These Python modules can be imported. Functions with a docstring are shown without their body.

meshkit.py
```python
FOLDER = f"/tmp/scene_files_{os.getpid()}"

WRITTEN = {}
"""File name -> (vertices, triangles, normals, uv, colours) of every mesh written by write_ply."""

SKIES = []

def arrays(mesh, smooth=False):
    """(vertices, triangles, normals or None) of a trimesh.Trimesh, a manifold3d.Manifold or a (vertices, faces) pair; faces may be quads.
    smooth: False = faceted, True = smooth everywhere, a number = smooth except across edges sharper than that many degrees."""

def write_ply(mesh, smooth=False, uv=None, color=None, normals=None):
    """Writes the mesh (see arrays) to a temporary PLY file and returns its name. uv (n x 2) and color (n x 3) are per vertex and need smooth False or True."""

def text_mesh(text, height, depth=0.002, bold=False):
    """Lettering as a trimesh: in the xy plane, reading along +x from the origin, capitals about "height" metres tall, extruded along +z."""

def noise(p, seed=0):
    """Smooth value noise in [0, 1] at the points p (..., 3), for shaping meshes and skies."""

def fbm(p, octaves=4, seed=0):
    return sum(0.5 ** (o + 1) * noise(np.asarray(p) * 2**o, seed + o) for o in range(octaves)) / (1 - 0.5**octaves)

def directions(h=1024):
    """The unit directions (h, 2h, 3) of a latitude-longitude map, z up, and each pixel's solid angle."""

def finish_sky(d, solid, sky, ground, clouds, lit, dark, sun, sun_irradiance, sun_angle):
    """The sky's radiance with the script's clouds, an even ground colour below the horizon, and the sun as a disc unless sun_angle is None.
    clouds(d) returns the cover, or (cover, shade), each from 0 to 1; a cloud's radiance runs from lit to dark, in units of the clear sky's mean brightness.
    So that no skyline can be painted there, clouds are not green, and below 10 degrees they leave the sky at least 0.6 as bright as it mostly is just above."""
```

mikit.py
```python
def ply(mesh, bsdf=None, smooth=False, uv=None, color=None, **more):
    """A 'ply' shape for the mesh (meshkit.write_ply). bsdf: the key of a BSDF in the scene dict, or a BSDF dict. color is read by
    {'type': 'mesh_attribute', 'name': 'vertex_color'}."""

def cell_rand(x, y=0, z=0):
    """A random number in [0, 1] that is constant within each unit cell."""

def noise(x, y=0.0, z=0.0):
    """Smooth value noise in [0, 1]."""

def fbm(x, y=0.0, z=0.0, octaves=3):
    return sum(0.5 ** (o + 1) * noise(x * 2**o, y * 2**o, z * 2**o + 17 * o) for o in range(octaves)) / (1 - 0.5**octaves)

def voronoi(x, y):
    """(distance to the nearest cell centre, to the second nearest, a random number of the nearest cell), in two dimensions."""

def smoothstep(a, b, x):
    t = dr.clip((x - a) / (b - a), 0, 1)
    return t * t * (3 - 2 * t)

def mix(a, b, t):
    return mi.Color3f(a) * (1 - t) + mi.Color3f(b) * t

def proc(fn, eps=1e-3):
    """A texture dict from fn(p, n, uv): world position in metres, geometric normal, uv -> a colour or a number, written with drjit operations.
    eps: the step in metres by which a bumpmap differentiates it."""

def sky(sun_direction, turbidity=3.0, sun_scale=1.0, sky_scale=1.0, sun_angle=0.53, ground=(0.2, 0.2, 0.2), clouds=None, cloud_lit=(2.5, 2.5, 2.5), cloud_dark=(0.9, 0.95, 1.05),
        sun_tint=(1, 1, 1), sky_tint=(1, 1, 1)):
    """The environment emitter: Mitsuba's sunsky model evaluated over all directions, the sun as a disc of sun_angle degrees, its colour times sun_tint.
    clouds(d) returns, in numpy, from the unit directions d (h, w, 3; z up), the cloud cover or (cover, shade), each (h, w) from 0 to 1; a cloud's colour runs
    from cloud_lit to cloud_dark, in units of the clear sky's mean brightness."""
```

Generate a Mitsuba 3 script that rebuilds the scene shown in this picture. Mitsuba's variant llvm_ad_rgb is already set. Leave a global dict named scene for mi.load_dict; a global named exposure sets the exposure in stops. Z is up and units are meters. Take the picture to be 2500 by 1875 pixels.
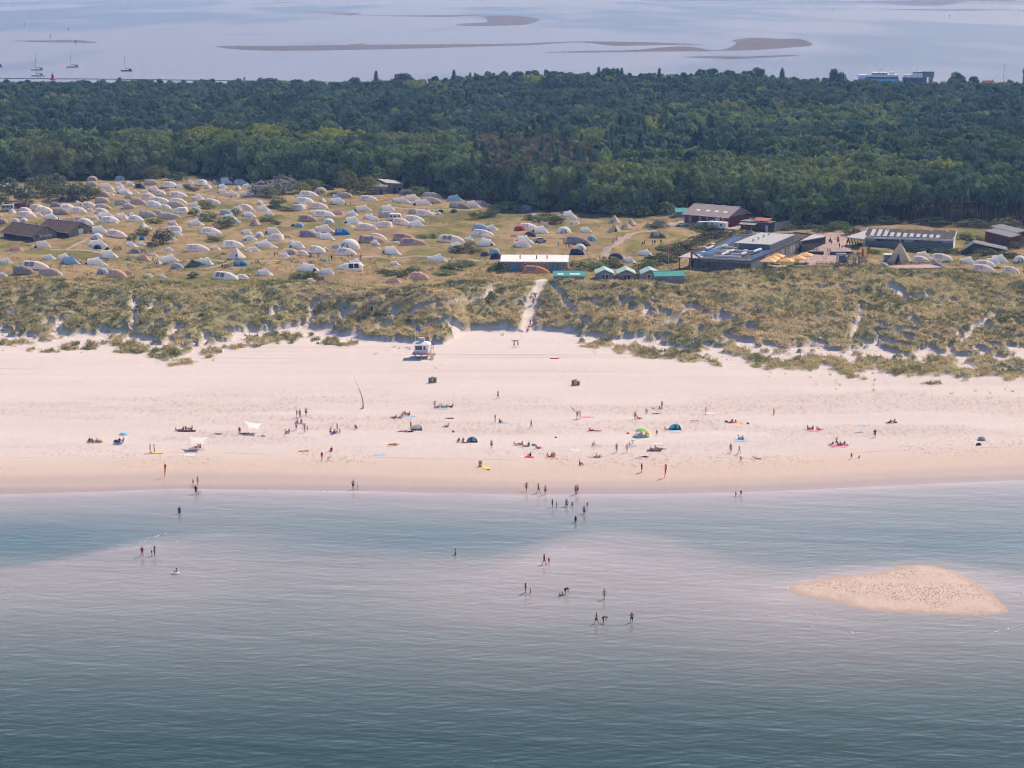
import math, random
import numpy as np
import trimesh, manifold3d
import drjit as dr
import mitsuba as mi
import mikit, meshkit
from mikit import noise, fbm, smoothstep, mix, cell_rand, proc

T = mi.ScalarTransform4f
RNG = np.random.default_rng(7)
random.seed(7)
scene, labels = {"type": "scene"}, {}

# ------------------------------------------------------------------ camera, sky, exposure
CAM_H, PITCH, FOC = 94.0, math.radians(11.28), 5050.0      # eye height over the sea; focal length in pixels of a 2500 px wide picture
FWD = np.array([0, math.cos(PITCH), -math.sin(PITCH)])
UP = np.array([0, math.sin(PITCH), math.cos(PITCH)])
EYE = np.array([0, 0, CAM_H])
exposure = 2.05
scene["air"] = {"type": "homogeneous", "albedo": {"type": "rgb", "value": [0.93, 0.95, 0.97]}, "sigma_t": {"type": "rgb", "value": [0.000036, 0.000062, 0.000114]}}
scene["camera"] = {"type": "perspective", "fov": math.degrees(2 * math.atan(1250 / FOC)), "fov_axis": "x", "near_clip": 1.0, "far_clip": 20000.0,
                   "to_world": T().look_at(origin=EYE.tolist(), target=(EYE + FWD * 100).tolist(), up=[0, 0, 1]),
                   "medium": {"type": "ref", "id": "air"}}
SUN = np.array([0.63 * math.cos(math.radians(43)), 0.777 * math.cos(math.radians(43)), math.sin(math.radians(43))])
scene["daylight"] = mikit.sky(SUN.tolist(), turbidity=3.2, sun_tint=(1.015, 0.975, 0.97), sky_tint=(0.96, 0.945, 1.035), ground=(0.25, 0.25, 0.25))
scene["haze"] = {"type": "cube", "to_world": T().translate([0, 5700, 47.5]).scale([5000, 6600, 50.0]), "bsdf": {"type": "null"}, "interior": {"type": "ref", "id": "air"}}
labels["haze"] = {"label": "thin bluish summer haze over the beach, forest and tidal sea", "category": "haze", "kind": "stuff"}


def at(u, v, z):
    """the point of height z on the line of sight through pixel (u, v) of the 2500 px wide photograph"""
    d = FWD + np.array([1, 0, 0]) * ((u - 1250) / FOC) - UP * ((v - 937.5) / FOC)
    return EYE + d * ((z - CAM_H) / d[2])


def curve(pts, z):
    w = np.array([at(u, v, z) for u, v in pts])
    w = w[np.argsort(w[:, 0])]
    return w[:, 0], w[:, 1]


def sstep(a, b, x):
    t = np.clip((x - a) / (b - a), 0, 1)
    return t * t * (3 - 2 * t)


def nz(x, y, s, seed, octaves=3):
    return meshkit.fbm(np.stack([np.asarray(x) / s, np.asarray(y) / s, np.zeros_like(np.asarray(x, float))], -1), octaves, seed)


# ------------------------------------------------------------------ the land: curves of the shore, dune foot and crest, camp, forest
WLX, WLY = curve([(-900, 1225), (-300, 1215), (0, 1207), (220, 1201), (420, 1193), (640, 1196), (900, 1199), (1250, 1207), (1600, 1206), (1900, 1199), (2200, 1184), (2500, 1172), (2900, 1150), (3500, 1130)], 0)
FTX, FTY = curve([(-900, 800), (0, 815), (160, 822), (300, 818), (480, 846), (620, 818), (760, 806), (900, 830), (1010, 838), (1080, 842), (1150, 806), (1250, 812), (1330, 806), (1400, 815), (1520, 828), (1640, 838), (1800, 838), (2000, 846), (2150, 852), (2300, 862), (2500, 852), (3300, 850)], 2.6)
CRX, CRY = curve([(-900, 690), (0, 690), (200, 695), (500, 700), (760, 700), (900, 716), (1060, 714), (1240, 690), (1330, 694), (1420, 702), (1560, 700), (1700, 680), (1850, 666), (2000, 658), (2150, 662), (2300, 668), (2500, 676), (3300, 676)], 9.5)
FRX, FRY = curve([(-1200, 445), (0, 445), (200, 437), (420, 436), (560, 440), (640, 452), (760, 458), (900, 462), (1010, 468), (1150, 492), (1280, 512), (1420, 525), (1560, 528), (1680, 520), (1850, 530), (1960, 552), (2060, 560), (2140, 545), (2300, 556), (2500, 562), (3600, 562)], 5.5)
SKX, SKY = curve([(-1500, 215), (0, 216), (130, 212), (300, 200), (470, 206), (620, 214), (760, 204), (920, 194), (1100, 190), (1300, 184), (1500, 178), (1650, 184), (1800, 178), (1950, 190), (2060, 196), (2200, 196), (2350, 200), (2500, 206), (3800, 210)], 24)


def dune_paths():
    P = []
    for pts, w in (([(1330, 680), (1318, 700), (1308, 720), (1296, 745), (1292, 770), (1288, 797), (1272, 825), (1258, 850)], 1.25),
                   ([(1350, 700), (1372, 730), (1392, 756), (1404, 775)], 0.3), ([(1600, 690), (1720, 668)], 0.3),
                   ([(2104, 752), (2098, 780), (2086, 812), (2070, 840)], 0.5), ([(326, 722), (330, 782), (322, 815)], 0.35),
                   ([(764, 748), (755, 802), (748, 820)], 0.4), ([(1005, 770), (1100, 745), (1190, 722), (1225, 690)], 0.35),
                   ([(1700, 755), (1640, 790), (1560, 830)], 0.35), ([(2440, 770), (2380, 800), (2340, 850)], 0.4), ([(1440, 750), (1500, 760), (1545, 742)], 0.35),
                   ([(1200, 820), (1120, 800), (1040, 800)], 0.4)):
        P.append((np.array([on_land(u, v) for u, v in pts])[:, :2], w))
    return P


def seg_dist(x, y, pts):
    d = np.full(np.shape(x), 1e9)
    for a, b in zip(pts[:-1], pts[1:]):
        ab = b - a
        t = np.clip(((x - a[0]) * ab[0] + (y - a[1]) * ab[1]) / (ab @ ab), 0, 1)
        d = np.minimum(d, np.hypot(x - a[0] - t * ab[0], y - a[1] - t * ab[1]))
    return d




def dune_t(x, y):
    f, c = np.interp(x, FTX, FTY), np.interp(x, CRX, CRY)
    return (y - f) / (c - f)


def sandiness(x, y):
    """how far a dune path has worn the grass away"""
    m = np.zeros(np.shape(x))
    near = (y > 470) & (y < 660)
    wob = nz(x[near], y[near], 5.0, 91, 2) - 0.5
    acc = np.zeros(near.sum())
    for pts, w in DUNE_PATHS:
        acc = np.maximum(acc, 1 - sstep(w * 0.7, w * 1.5 + 0.5, seg_dist(x[near], y[near], pts) + wob * 1.4))
    m[near] = acc
    return m


def cover(x, y):
    """marram cover of the dunes, 0 bare sand to 1"""
    x, y = np.asarray(x, float), np.asarray(y, float)
    t = dune_t(x, y)
    t = np.where(t < 0, t * np.interp(x, [30, 100], [1.0, 1.35]), t)
    n = 0.5 * nz(x, y, 6.0, 11) + 0.5 * nz(x, y * 0.6, 2.2, 12, 2)
    thr = np.interp(t, [-0.66, -0.53, -0.42, -0.28, -0.2, -0.1, 0.0, 0.08, 0.3, 0.6, 0.9, 1.2], [0.95, 0.64, 0.46, 0.45, 0.60, 0.60, 0.49, 0.40, 0.405, 0.34, 0.18, 0.05])
    lee = np.interp(x, [-150, -118, -95, -40, -28, 10, 22, 130], [0.05, 0.06, 0.0, 0.0, 0.35, 0.35, 0.0, -0.03])
    thr = thr + np.where(t < 0.0, lee, 0)
    c = sstep(thr - 0.025, thr + 0.025, n)
    return c * (1 - sandiness(x, y))


def land(x, y):
    """height of the ground over the sea"""
    x, y = np.asarray(x, float), np.asarray(y, float)
    wl, ft, cr, fr = (np.interp(x, a, b) for a, b in ((WLX, WLY), (FTX, FTY), (CRX, CRY), (FRX, FRY)))
    b = (y - wl)
    beach = np.where(b < 0, 0.045 * b, 1.9 * (1 - np.exp(-b / 38.0))) + 0.7 * sstep(60, 140, b)
    t = (y - ft) / (cr - ft)
    rise = sstep(-0.1, 1.0, t)
    dune = 7.0 * rise * (1 - sstep(1.0, 1.0 + 26 / np.maximum(cr - ft, 20), t)) + 3.2 * sstep(0.9, 1.6, t)
    lump = (nz(x, y, 16, 21, 3) - 0.45) * 4.2 * sstep(-0.05, 0.25, t) * (1 - sstep(0.9, 1.3, t))
    z = beach + dune + lump
    cam = sstep(1.05, 1.8, t)
    camp_roll = (nz(x, y, 34, 31, 3) - 0.5) * 3.6 + (nz(x, y, 10, 32, 2) - 0.5) * 1.5
    z = z + cam * (1 - sstep(-10, 60, y - fr)) * camp_roll
    sk = np.interp(x, SKX, SKY)
    hill = (94 - (94 - 24) * 1470.0 / np.maximum(sk, 1)) - 15.0 - 5.6
    z = z + np.maximum(hill, -2.5) * sstep(1150, 1470, y) + sstep(0, 150, y - fr) * (nz(x, y, 70, 41, 2) - 0.5) * 5.0
    z = np.where(y > 1500, z * (1 - sstep(1500, 1560, y)) - 3 * sstep(1500, 1560, y), z)
    return z


def on_land(u, v):
    """where the line of sight through pixel (u, v) meets the bare land"""
    d = FWD + np.array([1, 0, 0]) * ((u - 1250) / FOC) - UP * ((v - 937.5) / FOC)
    s = np.arange(440, 760, 0.5)
    p = EYE + d / d[1] * s[:, None]
    return p[np.argmax(p[:, 2] <= land(p[:, 0], p[:, 1]) + 0.3)]


DUNE_PATHS = dune_paths()


def land_full(x, y):
    """the ground with the hummocks that the marram holds"""
    c = cover(x, y)
    t = dune_t(np.asarray(x, float), np.asarray(y, float))
    k = (1 - sstep(0.75, 1.15, t)) * sstep(-0.55, -0.1, t)
    return land(x, y) + c * k * (0.75 + 1.5 * nz(x, y, 3.0, 51, 2)) * np.interp(t, [-0.5, -0.1, 0.1], [0.5, 0.6, 1.0])


# the ground sheet is a grid of rows that widens with distance; its heights also answer where a line of sight meets the ground
ROWS = np.concatenate([np.arange(340, 382, 0.6), np.arange(382, 490, 0.8), np.arange(490, 640, 0.65), np.arange(640, 930, 1.4), np.arange(930, 1565, 8.0), [1600.0]])
TC = np.concatenate([np.linspace(-3, -1.02, 22), np.linspace(-1, 1, 581), np.linspace(1.02, 3, 22)])
GX = TC[None, :] * (0.285 * ROWS[:, None] + 22)
GY = np.repeat(ROWS[:, None], len(TC), 1)
GZ = land_full(GX, GY)


def ground(x, y):
    x, y = np.atleast_1d(np.asarray(x, float)), np.atleast_1d(np.asarray(y, float))
    r = np.interp(y, ROWS, np.arange(len(ROWS)))
    c = np.interp(x / (0.285 * y + 22), TC, np.arange(len(TC)))
    i, j = np.minimum(r.astype(int), len(ROWS) - 2), np.minimum(c.astype(int), len(TC) - 2)
    fr, fc = r - i, c - j
    return (GZ[i, j] * (1 - fr) + GZ[i + 1, j] * fr) * (1 - fc) + (GZ[i, j + 1] * (1 - fr) + GZ[i + 1, j + 1] * fr) * fc


def spot(u, v):
    """where the line of sight through pixel (u, v) meets the ground or the sea"""
    d = FWD + np.array([1, 0, 0]) * ((u - 1250) / FOC) - UP * ((v - 937.5) / FOC)
    s = np.arange(230, 1560, 0.25)
    p = EYE + d / d[1] * s[:, None]
    hit = p[:, 2] <= np.maximum(ground(p[:, 0], p[:, 1]), 0.0)
    k = np.argmax(hit) if hit.any() else len(s) - 1
    return p[k]


def ply(mesh, bsdf, **k):
    return mikit.ply(mesh, bsdf, **k)


def lab(key, label=None, category=None, group=None, kind=None):
    d = {k: v for k, v in (("label", label), ("category", category), ("group", group), ("kind", kind)) if v}
    labels[key] = d


def diffuse(name, rgb):
    scene[name] = {"type": "twosided", "bsdf": {"type": "diffuse", "reflectance": {"type": "rgb", "value": list(rgb)}}}
    return name


_used = {}
_UNIT = "first second third fourth fifth sixth seventh eighth ninth tenth eleventh twelfth thirteenth fourteenth fifteenth sixteenth seventeenth eighteenth nineteenth".split()


def nth(i):
    """first, second, ... for i = 0, 1, ..."""
    i += 1
    if i < 20:
        return _UNIT[i - 1]
    t = "twenty thirty forty fifty sixty seventy eighty ninety".split()[i // 10 - 2]
    return t[:-1] + "ieth" if i % 10 == 0 else f"{t}-{_UNIT[i % 10 - 1]}"




def numbered(name):
    n = _used.get(name, 0)
    _used[name] = n + 1
    return name if n == 0 else f"{name}_{n:03d}"


# ------------------------------------------------------------------ ground material: colour of the cover per vertex, specks, wet sand
def ground_colour(x, y):
    t, b = dune_t(x, y), y - np.interp(x, WLX, WLY)
    fr = np.interp(x, FRX, FRY)
    c = cover(x, y)
    n1, n2, n3 = nz(x, y, 22, 61), nz(x, y * 0.5, 5, 62), nz(x, y, 1.6, 63, 2)
    sand = np.array([0.605, 0.558, 0.55])
    sand = sand * (0.94 + 0.12 * nz(x * 0.15, y, 6, 64))[..., None] * np.ones(3)
    tan = sstep(34, 12, b)[..., None]                                            # the slope washed by the last tide is yellower
    sand = sand * (1 - tan) + np.array([0.56, 0.47, 0.415]) * tan
    scrub = np.array([0.31, 0.275, 0.165]) + (n3 - 0.5)[..., None] * np.array([0.20, 0.17, 0.09]) + (n1 - 0.5)[..., None] * np.array([-0.10, 0.0, -0.02])
    dry = np.array([0.29, 0.224, 0.134])
    green = np.array([0.165, 0.165, 0.07])
    g = sstep(0.43, 0.68, 0.55 * n1 + 0.45 * n2)[..., None]
    camp = dry * (1 - g) + green * g
    camp = camp * (0.58 + 0.84 * (0.5 * n3 + 0.5 * nz(x, y * 0.45, 3.4, 65)))[..., None]
    k = sstep(1.0, 1.6, t)[..., None]
    veg = scrub * (1 - k) + camp * k
    col = sand * (1 - c)[..., None] + veg * c[..., None]
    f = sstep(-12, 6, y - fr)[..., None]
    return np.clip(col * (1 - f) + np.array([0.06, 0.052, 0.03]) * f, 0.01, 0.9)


def wl_dr(x):
    """the waterline's y as a function of x, for materials"""
    out = mi.Float(WLY[0])
    for i in range(len(WLX) - 1):
        t = dr.clip((x - WLX[i]) / (WLX[i + 1] - WLX[i]), 0, 1)
        out = out + t * (WLY[i + 1] - WLY[i])
    return out


def specks(p, n, uv):
    b = p.y - wl_dr(p.x)
    far = smoothstep(150, 120, b)
    band = smoothstep(26, 40, b) * smoothstep(95, 70, b)
    foot = smoothstep(0.50, 0.80, noise(p.x * 2.3, p.y * 0.75)) * fbm(p.x * 3.6, p.y * 1.3)
    patch = smoothstep(0.42, 0.70, fbm(p.x * 0.035, p.y * 0.11, 3.0))
    wrack = smoothstep(0.62, 0.80, noise(p.x * 2.6, p.y * 1.2, 5.0)) * smoothstep(14, 20, b) * smoothstep(36, 26, b) * smoothstep(0.35, 0.6, noise(p.x * 0.06, p.y * 0.1, 2.0))
    line = smoothstep(0.55, 0.0, dr.abs(b - 25.0 - 2.5 * noise(p.x * 0.05, 0.5) + 4.0 * noise(p.x * 0.015, 7.5))) * smoothstep(0.3, 0.7, noise(p.x * 0.2, 3.3))
    rut = smoothstep(0.66, 0.84, noise(p.x * 0.015, (p.y + 3.0 * noise(p.x * 0.012, 1.0)) * 1.3, 9.0)) * smoothstep(80, 96, b) * smoothstep(0.35, 0.55, noise(p.x * 0.013, p.y * 0.05, 4.0))
    grain = 0.10 * fbm(p.x * 1.7, p.y * 0.8, 1.0)
    w = band * (0.12 * patch + 0.30 * foot * (0.25 + patch)) + 0.28 * wrack + 0.30 * line + 0.24 * rut + grain
    return dr.clip(w * far, 0, 1)


def wetness(p, n, uv):
    b = p.y - wl_dr(p.x)
    return smoothstep(13.0, 7.0, b + 5 * (noise(p.x * 0.02, 0.7) - 0.5)) * 0.55 + 0.45 * smoothstep(5.5, 2.0, b + 3 * (noise(p.x * 0.03, 4.0) - 0.5))


scene["ground_dry"] = {"type": "diffuse", "reflectance": {"type": "mesh_attribute", "name": "vertex_color"}}
scene["ground_speck"] = {"type": "diffuse", "reflectance": {"type": "rgb", "value": [0.25, 0.17, 0.13]}}
scene["ground_wet"] = {"type": "principled", "base_color": {"type": "rgb", "value": [0.34, 0.255, 0.21]}, "roughness": 0.22, "specular": 0.6}
scene["ground_mixed"] = {"type": "blendbsdf", "weight": proc(specks), "a": {"type": "ref", "id": "ground_dry"}, "b": {"type": "ref", "id": "ground_speck"}}
scene["ground_all"] = {"type": "twosided", "bsdf": {"type": "blendbsdf", "weight": proc(wetness), "a": {"type": "ref", "id": "ground_mixed"}, "b": {"type": "ref", "id": "ground_wet"}}}


def grid_faces(r, c):
    i = np.arange(r * c).reshape(r, c)
    a, b, d, e = i[:-1, :-1].ravel(), i[:-1, 1:].ravel(), i[1:, 1:].ravel(), i[1:, :-1].ravel()
    return np.vstack([np.stack([a, b, d], 1), np.stack([a, d, e], 1)])


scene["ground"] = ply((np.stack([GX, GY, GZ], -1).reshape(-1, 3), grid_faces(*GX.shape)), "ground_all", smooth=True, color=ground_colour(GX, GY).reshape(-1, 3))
lab("ground", "pale sand beach rising to grassy dunes and a dry campsite meadow", "ground", kind="structure")

# ------------------------------------------------------------------ the sea
SHX, SHY = curve([(-800, 1420), (0, 1393), (150, 1368), (290, 1328), (370, 1306), (440, 1306), (520, 1318), (700, 1335), (900, 1345), (1050, 1372), (1150, 1378), (1230, 1362), (1300, 1336), (1380, 1312), (1480, 1304), (1580, 1320), (1680, 1360), (1760, 1392), (1860, 1408), (1960, 1400), (2140, 1380), (2320, 1366), (2500, 1420), (3200, 1480)], 0)
_u = lambda *us: [at(u, 1370, 0)[0] for u in us]
_x = np.linspace(_u(-150)[0], _u(2650)[0], 40)


def _sm(y):
    k = np.array([1, 4, 6, 4, 1]) / 16
    return np.convolve(np.pad(y, 2, mode="edge"), k, mode="valid")


_y = _sm(np.interp(_x, SHX, SHY))
SHA = _sm(np.interp(_x, _u(0, 250, 370, 450, 560, 700, 950, 1150, 1300, 1450, 1700, 1900, 2150, 2500), [0.42, 0.60, 0.95, 0.80, 0.45, 0.36, 0.36, 0.50, 0.85, 0.95, 0.80, 1.0, 0.9, 0.7]))
SHS = _sm(np.interp(_x, _u(0, 200, 370, 450, 540, 700, 1000, 1130, 1230, 1350, 1480, 1620, 1800, 1900, 2200, 2500), [2.5, 2.2, 2.6, 7.0, 20.0, 26.0, 24.0, 10.0, 4.0, 4.0, 12.0, 18.0, 14.0, 4.0, 3.0, 7.0]))
SHL = _sm(np.interp(_x, _u(0, 400, 1000, 1400, 2000, 2500), [16, 18, 24, 26, 30, 28]))
SHX, SHY = _x, _y


def lin_dr(x, X, Y):
    out = mi.Float(float(Y[0]))
    for i in range(len(X) - 1):
        out = out + dr.clip((x - float(X[i])) / float(X[i + 1] - X[i]), 0, 1) * float(Y[i + 1] - Y[i])
    return out


TROUGHS = [(float(at(u, v, 0)[0]), float(at(u, v, 0)[1]), wx, wy, k) for u, v, wx, wy, k in ((60, 1320, 24.0, 13.0, 0.85), (1000, 1320, 26.0, 10.0, 0.55), (2330, 1320, 24.0, 9.0, 0.55))]


def sea_colour(p, n, uv):
    w = 2.2 * (fbm(p.x * 0.06, p.y * 0.12) - 0.5)
    e = lin_dr(p.x, SHX, SHY) - p.y + w                      # metres seaward of the bars' landward edge
    s = smoothstep(-lin_dr(p.x, SHX, SHS), lin_dr(p.x, SHX, SHS) * 1.6, e) * dr.exp(-dr.maximum(e, 0) / lin_dr(p.x, SHX, SHL)) * lin_dr(p.x, SHX, SHA)
    b = wl_dr(p.x) - p.y + w
    s = dr.maximum(s, 0.85 * dr.exp(-dr.maximum(b, 0) / 7.0))
    s = s * (0.86 + 0.28 * fbm(p.x * 0.10, p.y * 0.35, 2.0))
    mid = mix((0.155, 0.180, 0.172), (0.258, 0.240, 0.228), smoothstep(0.0, 0.30, s + 0.10 * fbm(p.x * 0.03, p.y * 0.06, 8.0)))
    deep = mix((0.019, 0.046, 0.034), mid, smoothstep(236, 312, p.y))
    for tx0, ty0, wx, wy, k in TROUGHS:                      # deeper pools landward of the bars
        deep = mix(deep, (0.062, 0.112, 0.128), k * dr.exp(-dr.square((p.x - tx0) / wx) - dr.square((p.y - ty0) / wy)))
    col = mix(deep, (0.42, 0.355, 0.345), smoothstep(0.22, 1.0, s))
    return col


def waves(p, n, uv):
    a, c, d = math.cos(0.16), math.sin(0.16), 0.34
    x, y = p.x * a - p.y * c, p.x * c + p.y * a
    x2, y2 = p.x * math.cos(d) + p.y * math.sin(d), -p.x * math.sin(d) + p.y * math.cos(d)
    calm = 0.85 + 0.45 * smoothstep(372, 300, p.y)
    h = 0.085 * noise(x * 0.07, y * 0.34, 1.0) + 0.045 * noise(x * 0.26, y * 0.95, 2.0) + 0.040 * noise(x2 * 0.36, y2 * 1.25, 3.0) + 0.026 * noise(x * 0.8, y * 2.5, 4.0) + 0.013 * noise(x2 * 1.6, y2 * 4.2, 5.0)
    return h * calm * 0.85


scene["sea_water"] = {"type": "bumpmap", "arbitrary": proc(waves, eps=0.12), "scale": 1.0,
                      "bsdf": {"type": "principled", "base_color": proc(sea_colour), "roughness": 0.12, "eta": 1.33}}
sx = np.linspace(-420, 420, 61)
sy = np.concatenate([[-650, -200, 60], np.arange(150, 380, 4.0), [420.0]])
X, Y = np.meshgrid(sx * 1.0, sy)
X = X * np.where(np.abs(X) > 415, 8, 1)
scene["sea"] = ply((np.stack([X, Y, 0 * X], -1).reshape(-1, 3), grid_faces(*X.shape)), "sea_water", smooth=True)
lab("sea", "shallow greenish sea with small ripples in front of the beach", "sea", kind="structure")


def tidal_colour(p, n, uv):
    k = fbm(p.x * 0.004, p.y * 0.0011, 3.0)
    return mix((0.10, 0.125, 0.20), (0.20, 0.205, 0.27), smoothstep(0.35, 0.62, k))


def tidal_waves(p, n, uv):
    return 0.5 * noise(p.x * 0.01, p.y * 0.02) * smoothstep(0.4, 0.65, fbm(p.x * 0.0022, p.y * 0.0007))


scene["tidal_water"] = {"type": "principled", "base_color": proc(tidal_colour), "roughness": 0.34, "eta": 1.33}
tx, ty = np.linspace(-4500, 4500, 31), np.concatenate([[1505, 1800, 2200, 3000, 4000], np.arange(5000, 12001, 1000)])
X, Y = np.meshgrid(tx, ty)
scene["tidal_sea"] = ply((np.stack([X, Y, 0 * X], -1).reshape(-1, 3), grid_faces(*X.shape)), "tidal_water", smooth=True)
lab("tidal_sea", "calm pale lavender tidal sea beyond the forest", "sea", kind="structure")

# ------------------------------------------------------------------ sand banks, foam
def sheet(name, outline, z, thick, bsdf, label, smooth=False, cat=None, kind="structure", col=None):
    """a low bank from its outline in ground coordinates: edge at z, middle raised by thick"""
    from shapely.geometry import Polygon
    p = Polygon(outline).buffer(0)
    p = max(p.geoms, key=lambda g: g.area) if hasattr(p, 'geoms') else p
    p = Polygon(p.exterior)
    rings, V, F = [], [], []
    L = math.sqrt(p.area)
    steps = [0, 0.012, 0.03, 0.06, 0.10]
    m = trimesh.creation.triangulate_polygon(p, engine="earcut")
    v, f = np.array(m[0]), np.array(m[1])
    mesh = trimesh.Trimesh(np.c_[v, np.zeros(len(v))], f, process=False)
    mx = max(L / 26, 0.8)
    vv, ff = trimesh.remesh.subdivide_to_size(mesh.vertices, mesh.faces, mx, max_iter=14)
    mesh = trimesh.Trimesh(vv, ff)
    from shapely import points as spts, distance as sdist
    dd = sdist(spts(mesh.vertices[:, :2]), p.boundary)
    z3 = z + thick * (1 - np.exp(-dd / (0.09 * L))) + 0.25 * thick * (nz(mesh.vertices[:, 0], mesh.vertices[:, 1], L / 6, 5) - 0.5) * sstep(0, 0.1 * L, dd)
    mesh.vertices[:, 2] = np.where(dd < 1e-6, z - 0.02, z3)
    if mesh.face_normals[:, 2].mean() < 0:
        mesh.invert()
    return mesh


def rough(pts, n, seed, amp):
    """closed smooth outline through pts, resampled to n points, with a little raggedness"""
    from scipy.interpolate import splprep, splev
    q = np.array(pts + [pts[0]], float)
    tck, _ = splprep([q[:, 0], q[:, 1]], s=0, per=True, k=3)
    u, v = splev(np.linspace(0, 1, n, endpoint=False), tck)
    r = np.random.default_rng(seed)
    return [(a + amp * 4 * r.normal(), b + amp * r.normal()) for a, b in zip(u, v)]


def bar_colour(p, n, uv):
    wet = smoothstep(0.17, 0.05, p.z + 0.08 * (noise(p.x * 0.5, p.y * 0.5) - 0.5))
    k = fbm(p.x * 1.9, p.y * 0.6, 2.0)
    s = smoothstep(0.60, 0.72, noise(p.x * 6.5, p.y * 2.1, 5.0)) * smoothstep(0.28, 0.62, fbm(p.x * 0.10, p.y * 0.16, 1.0) + 0.06)
    return mix(mix(mix((0.56, 0.475, 0.43), (0.48, 0.395, 0.35), k), (0.16, 0.10, 0.08), 0.5 * s), (0.42, 0.33, 0.29), 0.8 * wet)


scene["bar_sand"] = {"type": "twosided", "bsdf": {"type": "diffuse", "reflectance": proc(bar_colour)}}
bar = [(1922, 1438), (1950, 1425), (2000, 1415), (2080, 1404), (2150, 1396), (2200, 1384), (2245, 1379), (2290, 1384), (2330, 1396), (2380, 1420), (2420, 1446), (2450, 1475), (2462, 1492), (2440, 1500), (2360, 1503), (2280, 1500), (2190, 1497), (2120, 1490), (2050, 1475), (1980, 1460), (1935, 1448)]
mesh = sheet("sand_bank", [at(u, v, 0)[:2] for u, v in rough(bar, 160, 1, 0.35)], 0.004, 0.24, None, None)
scene["sand_bank"] = ply(mesh, "bar_sand", smooth=True)
lab("sand_bank", "dry sand bank rising from the shallow sea, dotted with dark shells", "sand bank", kind="structure")


def mud_colour(p, n, uv):
    return mix((0.165, 0.155, 0.18), (0.12, 0.12, 0.15), fbm(p.x * 0.01, p.y * 0.004, 2.0))


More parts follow.
